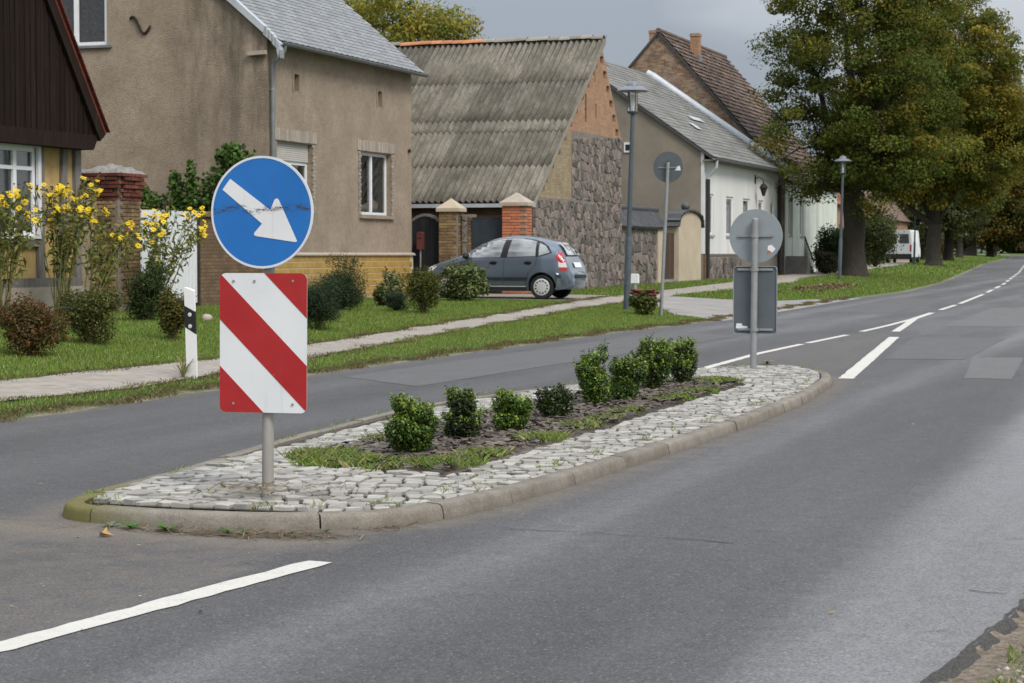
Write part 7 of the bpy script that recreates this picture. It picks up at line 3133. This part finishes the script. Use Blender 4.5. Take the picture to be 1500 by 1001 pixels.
weed(-10.45, 19.62, Gz(-10.45, 19.65), .15, 40, 'dry grass tuft at foot of delineator post', ((.30, .27, .13), (.20, .21, .07)))

# dry leaf and litter on the road
lf = MB()
lf.add([(0, 0, 0), (.03, .012, .018), (.065, .004, .004), (.04, -.02, .012), (.015, -.022, .022), (.02, .028, .035)], [(0, 3, 2, 1), (0, 4, 3), (0, 1, 5)])
me = lf.mesh('dry_leaf')
o = link('dry_leaf', me, pmat('dry_leaf', (.40, .25, .10), (.52, .35, .16), 20), loc=(-5.17, 8.83, .014), scale=(1.2, 1.2, 1.2))
tag(o, 'curled tan dry leaf on asphalt before the mossy kerb', 'leaf')
V, F, Cc = [], [], []
for i in range(820):
    if i >= 420:
        y = R.uniform(12, 46)
        x = R.choice([el(y) - abs(R.gauss(.1, .25)), interp(y, PB) - abs(R.gauss(.1, .8)), R.uniform(-18, -10.5)])
        s_ = R.uniform(.014, .032)
    elif i < 170:
        x, y = R.uniform(-6.8, -3.9), R.uniform(5.5, 9.2)
        s_ = R.uniform(.004, .012)
    elif i < 240:
        x, y = R.uniform(-9, -1), R.uniform(7, 30)
        s_ = R.uniform(.006, .018)
    else:
        x, y = R.uniform(-15, -10.2), R.uniform(59, 100)
        s_ = R.uniform(.03, .08)
    z = zroad(x, y) + .006 if i < 240 else Gz(x, y) + (.05 if i < 420 else .035)
    a = R.uniform(0, 6.28)
    k0 = len(V)
    for q in range(4):
        V.append((x + s_ * math.cos(a + q * 1.57) * (1 if q % 2 else .5), y + s_ * math.sin(a + q * 1.57) * (1 if q % 2 else .5), z + R.uniform(0, s_ * .4)))
    F.append((k0, k0 + 1, k0 + 2, k0 + 3))
    cc = R.choice([(.35, .24, .09), (.10, .07, .05), (.45, .38, .25), (.30, .12, .05), (.03, .025, .02)])
    Cc += [cc] * 4
o = link('leaf_litter', npmesh('leaf_litter', V, F, np.array(Cc)), M['leaf'])
tag(o, 'scattered leaf bits and grit on road and verge', 'litter', kind='stuff')
# pebbles on the dirt verge, lower right
V, F = [], []
oct_ = [(1, 0, 0), (-1, 0, 0), (0, 1, 0), (0, -1, 0), (0, 0, .7), (0, 0, -.7)]
of = [(0, 2, 4), (2, 1, 4), (1, 3, 4), (3, 0, 4), (2, 0, 5), (1, 2, 5), (3, 1, 5), (0, 3, 5)]
for i in range(2600):
    y = R.uniform(5.8, 10)
    x = er(y) + .14 + abs(R.gauss(0, .5))
    s_ = R.choice([.003, .004, .005, .007, .010, .014])
    k0 = len(V)
    V += [(x + q[0] * s_ * R.uniform(.7, 1.3), y + q[1] * s_ * R.uniform(.7, 1.3), Gz(x, y) + q[2] * s_) for q in oct_]
    F += [tuple(j + k0 for j in f) for f in of]
o = link('pebbles', npmesh('pebbles', V, F), M['pebble'])
tag(o, 'small pebbles on the dirt verge at lower right', 'pebbles', kind='stuff')
vp = []
for i in range(60):
    y = R.uniform(6.2, 9.5)
    x = er(y) + .15 + abs(R.gauss(0, .07))
    m_ = R.randint(6, 22)
    vp.append(np.stack([x + NR.normal(0, .025, m_), y + NR.normal(0, .04, m_), np.full(m_, Gz(x, y) - .004)], 1))
o = link('edge_grass', grass('edge_grass', np.concatenate(vp), .03, .0022, (3, 4, 3, 2), .7), M['grass'])
tag(o, 'small grass tufts along the broken asphalt edge', 'grass', kind='stuff')


# ------------------------------------------------------------------ trees
def tree(name, label, x, y, r_, fork, crown, ncl, nleaf, leaf, pal, wt, clr=(1.0, .55), limbs=9, shell=.35, group='roadside trees', seed=1, cut=None, lean=0.0):
    """crown: list of ellipsoids (cx, cy, cz, rx, ry, rz) relative to the trunk base"""
    z0 = Gz(x, y)
    rr = random.Random(seed)
    o = root(name, (x, y, z0), label, 'tree', group)
    vol = [c[3] * c[4] * c[5] for c in crown]
    cl = []
    while len(cl) < ncl:
        c = rr.choices(crown, vol)[0]
        d = Vector((rr.gauss(0, 1), rr.gauss(0, 1), rr.gauss(0, 1))).normalized()
        q = (shell + (1 - shell) * rr.random()) ** .6 * (1 + .22 * mnoise.noise(d * 2.3 + Vector((seed, 0, 0))))
        p_ = Vector((c[0] + d.x * q * c[3], c[1] + d.y * q * c[4], c[2] + d.z * q * c[5]))
        if cut and not cut(p_):
            continue
        cl.append((p_, d))
    Ps, Ns, Cs, Sz = [], [], [], []
    per = nleaf // ncl
    for p_, d in cl:
        m_ = int(per * rr.uniform(.5, 1.5))
        s, dd = sphere_pts(m_, .25)
        k_ = rr.uniform(.6, 1.25)
        Sz.append(np.full(m_, leaf * rr.choice([.7, .85, 1.0, 1.2, 1.45])))
        Ps.append(s * np.array([clr[0], clr[0], clr[1]]) * k_ + np.array(p_) + np.array([x, y, z0]))
        Ns.append(dd * .5 + np.array([[d.x * .5, d.y * .5, .7]]))
        tone_ = rr.uniform(.72, 1.25)
        mainc = rr.choices(range(min(3, len(pal))), wt[:3])[0]
        w2 = [.35 * w_ for w_ in wt]
        w2[mainc] += sum(wt)
        Cs.append(pick(pal, w2, m_) * tone_)
    P_ = np.concatenate(Ps)
    link('crown', leaf_cloud('crown', P_, np.concatenate(Ns), np.concatenate(Sz), np.concatenate(Cs), .7), M['tree_leaf'], o)
    mb = MB()
    top = Vector((lean * fork, 0, fork))
    pts, rs = [], []
    for t in (-.06, 0, .06, .15, .35, .6, .85, 1.0):
        pts.append(Vector((x + lean * fork * t + .06 * rr.uniform(-1, 1) * (t > .1), y, z0 + fork * t)))
        rs.append(r_ * (1 + .42 * math.exp(-max(t, 0) * 14)) * (1 - .16 * max(t, 0)))
    mb.tube(pts, rs, 14, cap=False)
    hub = pts[-1]
    ch = sorted(cl, key=lambda c: rr.random())[:limbs * 5]
    mains = []
    for i in range(limbs):
        a = 2 * PI * i / limbs + rr.uniform(-.3, .3)
        tgt = ch[i][0] + Vector((x, y, z0))
        if i == 0:
            tgt = Vector((x + lean * fork, y, z0 + max(c[2] + c[5] * .7 for c in crown)))
        out = Vector((math.cos(a), math.sin(a), 0))
        m1 = hub.lerp(tgt, .35) + out * .25 + Vector((0, 0, .2))
        m2 = hub.lerp(tgt, .7) + Vector((rr.uniform(-.4, .4), rr.uniform(-.4, .4), .35))
        mb.tube([hub - Vector((0, 0, .25 * r_)), m1, m2, tgt], [r_ * .48, r_ * .30, r_ * .17, r_ * .05], 8, cap=False)
        mains.append((m1, m2))
    for i, (p_, d) in enumerate(ch[limbs:]):
        m1, m2 = mains[i % limbs]
        tg = p_ + Vector((x, y, z0))
        mains_ = min(mains, key=lambda q: (q[1] - tg).length)
        s0_ = mains_[1] if (mains_[1] - tg).length < (mains_[0] - tg).length else mains_[0]
        mb.tube([s0_, s0_.lerp(tg, .5) + Vector((rr.uniform(-.2, .2), rr.uniform(-.2, .2), .2)), tg], [r_ * .12, r_ * .07, r_ * .02], 5, cap=False)
    mb.build('trunk', M['bark'], o, auto=60)
    return o


LIND = [(.085, .115, .020), (.145, .150, .024), (.25, .205, .032), (.050, .072, .015), (.33, .20, .035)]
tree('linden_tree', 'big dark linden whose thick trunk stands behind the second lamp post', -14.35, 86.5, .50, 3.6,
     [(.5, 0, 8.6, 4.0, 4.4, 5.6), (-1.3, 0, 5.8, 2.9, 3.2, 3.0), (1.6, 0, 6.2, 3.6, 3.6, 3.2), (-.5, -1, 11.0, 3.2, 3.2, 3.6), (1.4, 1, 14, 3.2, 3.2, 4), (-2.5, -.5, 8.8, 1.7, 1.7, 1.9), (-2.2, 0, 4.3, 1.5, 1.5, 1.2)],
     640, 125000, .115, LIND, [5, 3.5, .8, 4, .12], (.80, .46), 11, .40, seed=3, lean=-.015)
tree('linden_tree', 'olive-yellow linden with low forked trunk beside the bend', -18.2, 142.5, .55, 2.9,
     [(0, 0, 10.5, 6.0, 6.0, 6.8), (3.0, 0, 8.4, 4.2, 4.2, 4.2), (-3.0, -1, 8.4, 3.8, 3.8, 4.0), (1.2, -1.5, 14.0, 4.4, 4.4, 4.8), (4.6, 0, 11.0, 3.0, 3.0, 3.2)],
     820, 140000, .18, LIND, [2.5, 5, 5.5, 1.5, .8], (1.10, .58), 12, .42, seed=8)
tree('roadside_tree', 'green tree overhanging the far road at right', -22.6, 187.0, .45, 3.4,
     [(0, 0, 9.5, 6.5, 6, 6), (-2, 0, 7, 5, 5, 3.2), (3, 0, 13, 4, 4, 5)], 420, 60000, .24, [(.04, .085, .02), (.06, .10, .02), (.09, .10, .02)], [5, 3, 2], (1.3, .7), 9, .4, seed=13)
tree('roadside_tree', 'thin-trunked tree beyond the forked linden', -25.6, 222.0, .35, 3.6, [(0, 0, 8.5, 4.5, 4.5, 5)], 130, 12000, .36, LIND, [3, 4, 4, 3, 2], (1.3, .8), 7, .4, seed=21)
tree('roadside_tree', 'autumn-coloured tree closing the road at far right', -26.5, 262.0, .45, 3.2, [(0, 0, 7.0, 6, 6, 6.2), (4, 0, 6.2, 5, 5, 5.2), (-5, 0, 5.0, 4, 4, 4.2)], 380, 50000, .30, [(.10, .085, .018), (.15, .10, .018), (.06, .075, .015), (.20, .10, .02)], [4, 3, 3, 2], (1.6, .9), 8, .4, seed=5)
tree('roadside_tree', 'dark green tall tree behind the autumn tree', -30.0, 300.0, .5, 4.0, [(0, 0, 14, 8, 8, 9), (8, 0, 12, 7, 7, 8)], 320, 40000, .40, [(.045, .07, .015), (.07, .085, .016), (.11, .09, .02)], [4, 3, 2], (2.0, 1.2), 8, .4, seed=6)
tree('roadside_tree', 'far tree left of the road end, yellowish', -36.0, 285.0, .4, 3.0, [(0, 0, 7.5, 6, 6, 5)], 150, 13000, .45, [(.13, .12, .025), (.09, .10, .02), (.17, .12, .02)], [4, 3, 2], (1.6, .9), 7, .4, seed=16)
tree('garden_tree', 'yellow-green tree behind the slate roof', -36.5, 88.0, .40, 5.0, [(0, 0, 9.2, 4.8, 4.0, 4.2), (-3.6, 0, 9.8, 3.6, 3.2, 3.8), (2.8, 0, 8.4, 2.8, 2.6, 2.7)], 560, 95000, .14, [(.16, .19, .03), (.24, .235, .04), (.30, .25, .045), (.10, .13, .022)], [4, 4, 3, 3], (.95, .6), 8, .40, group='trees behind the houses', seed=31)
tree('garden_tree', 'grey-green loose tree beyond the far lamp', -24.5, 185.0, .30, 1.6, [(0, 0, 4.2, 3.6, 3.6, 2.9), (3.0, 0, 3.6, 2.4, 2.4, 2.2)], 110, 11000, .22, [(.10, .12, .05), (.14, .15, .07), (.07, .09, .03)], [4, 3, 2], (.9, .6), 8, .35, group='trees behind the houses', seed=41)
# far bushes along the house fronts
shrub('hedge_bush', -16.4, 93.5, 2.2, 2.3, [(.020, .042, .014), (.035, .065, .018), (.06, .09, .02)], [4, 3, 1], 'big dark round bush left of second lamp post', n=5200, leaf=.10, lobes=14, dense=.4)
shrub('shrub', -16.2, 90.0, 1.4, 1.0, [(.05, .055, .02), (.08, .075, .03), (.035, .045, .015)], [3, 3, 2], 'low brownish shrub in front of iron railing', n=1800, leaf=.08)
shrub('shrub', -19.0, 122.0, 4.0, 3.4, [(.055, .075, .022), (.09, .10, .03), (.04, .055, .018)], [3, 3, 2], 'loose grey-green bush right of thick linden trunk', n=5200, leaf=.13, lobes=14)
shrub('shrub', -19.6, 112.0, 2.0, 1.5, [(.02, .035, .014), (.03, .05, .016)], [3, 2], 'dark low bush at foot of far brick house', n=2200, leaf=.11)
shrub('shrub', -24.6, 160.0, 3.6, 3.4, [(.07, .085, .04), (.11, .12, .06), (.05, .06, .03)], [3, 3, 2], 'pale grey-green bush behind forked linden trunk', n=4200, leaf=.16, lobes=13)
shrub('shrub', -30.5, 205.0, 5.0, 3.6, [(.07, .085, .03), (.11, .11, .04), (.14, .10, .03)], [3, 3, 1], 'wide olive bush farther along the far verge', n=4200, leaf=.22, lobes=13)
shrub('shrub', -31.5, 240.0, 7.0, 3.2, [(.13, .085, .02), (.09, .075, .02), (.06, .06, .018)], [3, 3, 2], 'rusty autumn hedge at the far end of the verge', n=4200, leaf=.26, lobes=14)
# dead twigs pile by the junction
o = root('twig_pile', (-11.7, 66, Gz(-11.7, 66)), 'small heap of dead leaves and twigs on grass by junction', 'twigs')
P_ = np.stack([NR.normal(-11.9, .35, 320), NR.normal(66, 2.2, 320), NR.uniform(.0, .12, 320)], 1)
P_[:, 2] += G(P_[:, 0], P_[:, 1]) + .03
link('leaves', leaf_cloud('leaves', P_, np.tile([[0, 0, 1.]], (320, 1)), .11, pick([(.20, .12, .07), (.12, .07, .05), (.28, .19, .12)], [3, 3, 1], 320), .7), M['leaf'], o, kind='stuff')

tree('roadside_tree', 'dark tree right of the far road, edge of picture', -17.0, 320.0, .5, 3.5, [(0, 0, 9, 9, 8, 7.5), (9, 0, 9, 9, 8, 7.5), (2, 0, 17, 7, 7, 7)], 300, 36000, .45, [(.045, .07, .015), (.08, .085, .016), (.13, .095, .02)], [4, 3, 3], (2.0, 1.2), 8, .3, seed=66)
shrub('hedge_bush', -20.5, 350.0, 22.0, 5.0, [(.06, .065, .018), (.09, .075, .02), (.12, .08, .02)], [3, 3, 2], 'long brownish hedge closing the view at the road end', n=6000, leaf=.55, lobes=30, dense=.2, stems=12)
# ragged brown fringe where turf meets path and road
def fringe(n, tab, off, wid, y0, y1):
    y = NR.uniform(y0, y1, n)
    x = interp(y, tab) + off + NR.normal(0, wid, n) + .08 * np.sin(y * 2.3) + .05 * np.sin(y * 6.1)
    return np.stack([x, y, G(x, y) + .010], 1)


GR2 = GR
GR = [(.10, .075, .035), (.17, .13, .06), (.085, .10, .025), (.26, .21, .11)]
fr_p = np.concatenate([fringe(26000, EL, -.13, .07, 11, 60), fringe(12000, PB, -.06, .08, 13, 50), fringe(10000, PF, .04, .07, 13, 50)])
o = link('dry_fringe', grass('dry_fringe', fr_p, .030, .004, (3, 3, 3, 2), .9), M['grass'])
tag(o, 'dry brown grass fringe along path and road edges', 'grass', kind='stuff')
GR = GR2

shrub('hedge_bush', -36.5, 275.0, 16.0, 6.0, [(.07, .075, .018), (.11, .09, .02), (.16, .10, .02)], [3, 3, 2], 'broad autumn thicket left of the road end', n=6000, leaf=.42, lobes=26, dense=.2, stems=12)

shrub('hedge_bush', -40.0, 450.0, 60.0, 9.0, [(.07, .075, .022), (.11, .095, .025), (.14, .10, .025)], [3, 3, 2], 'low line of woodland on the horizon at the road end', n=7000, leaf=.9, lobes=40, dense=.2, stems=14)
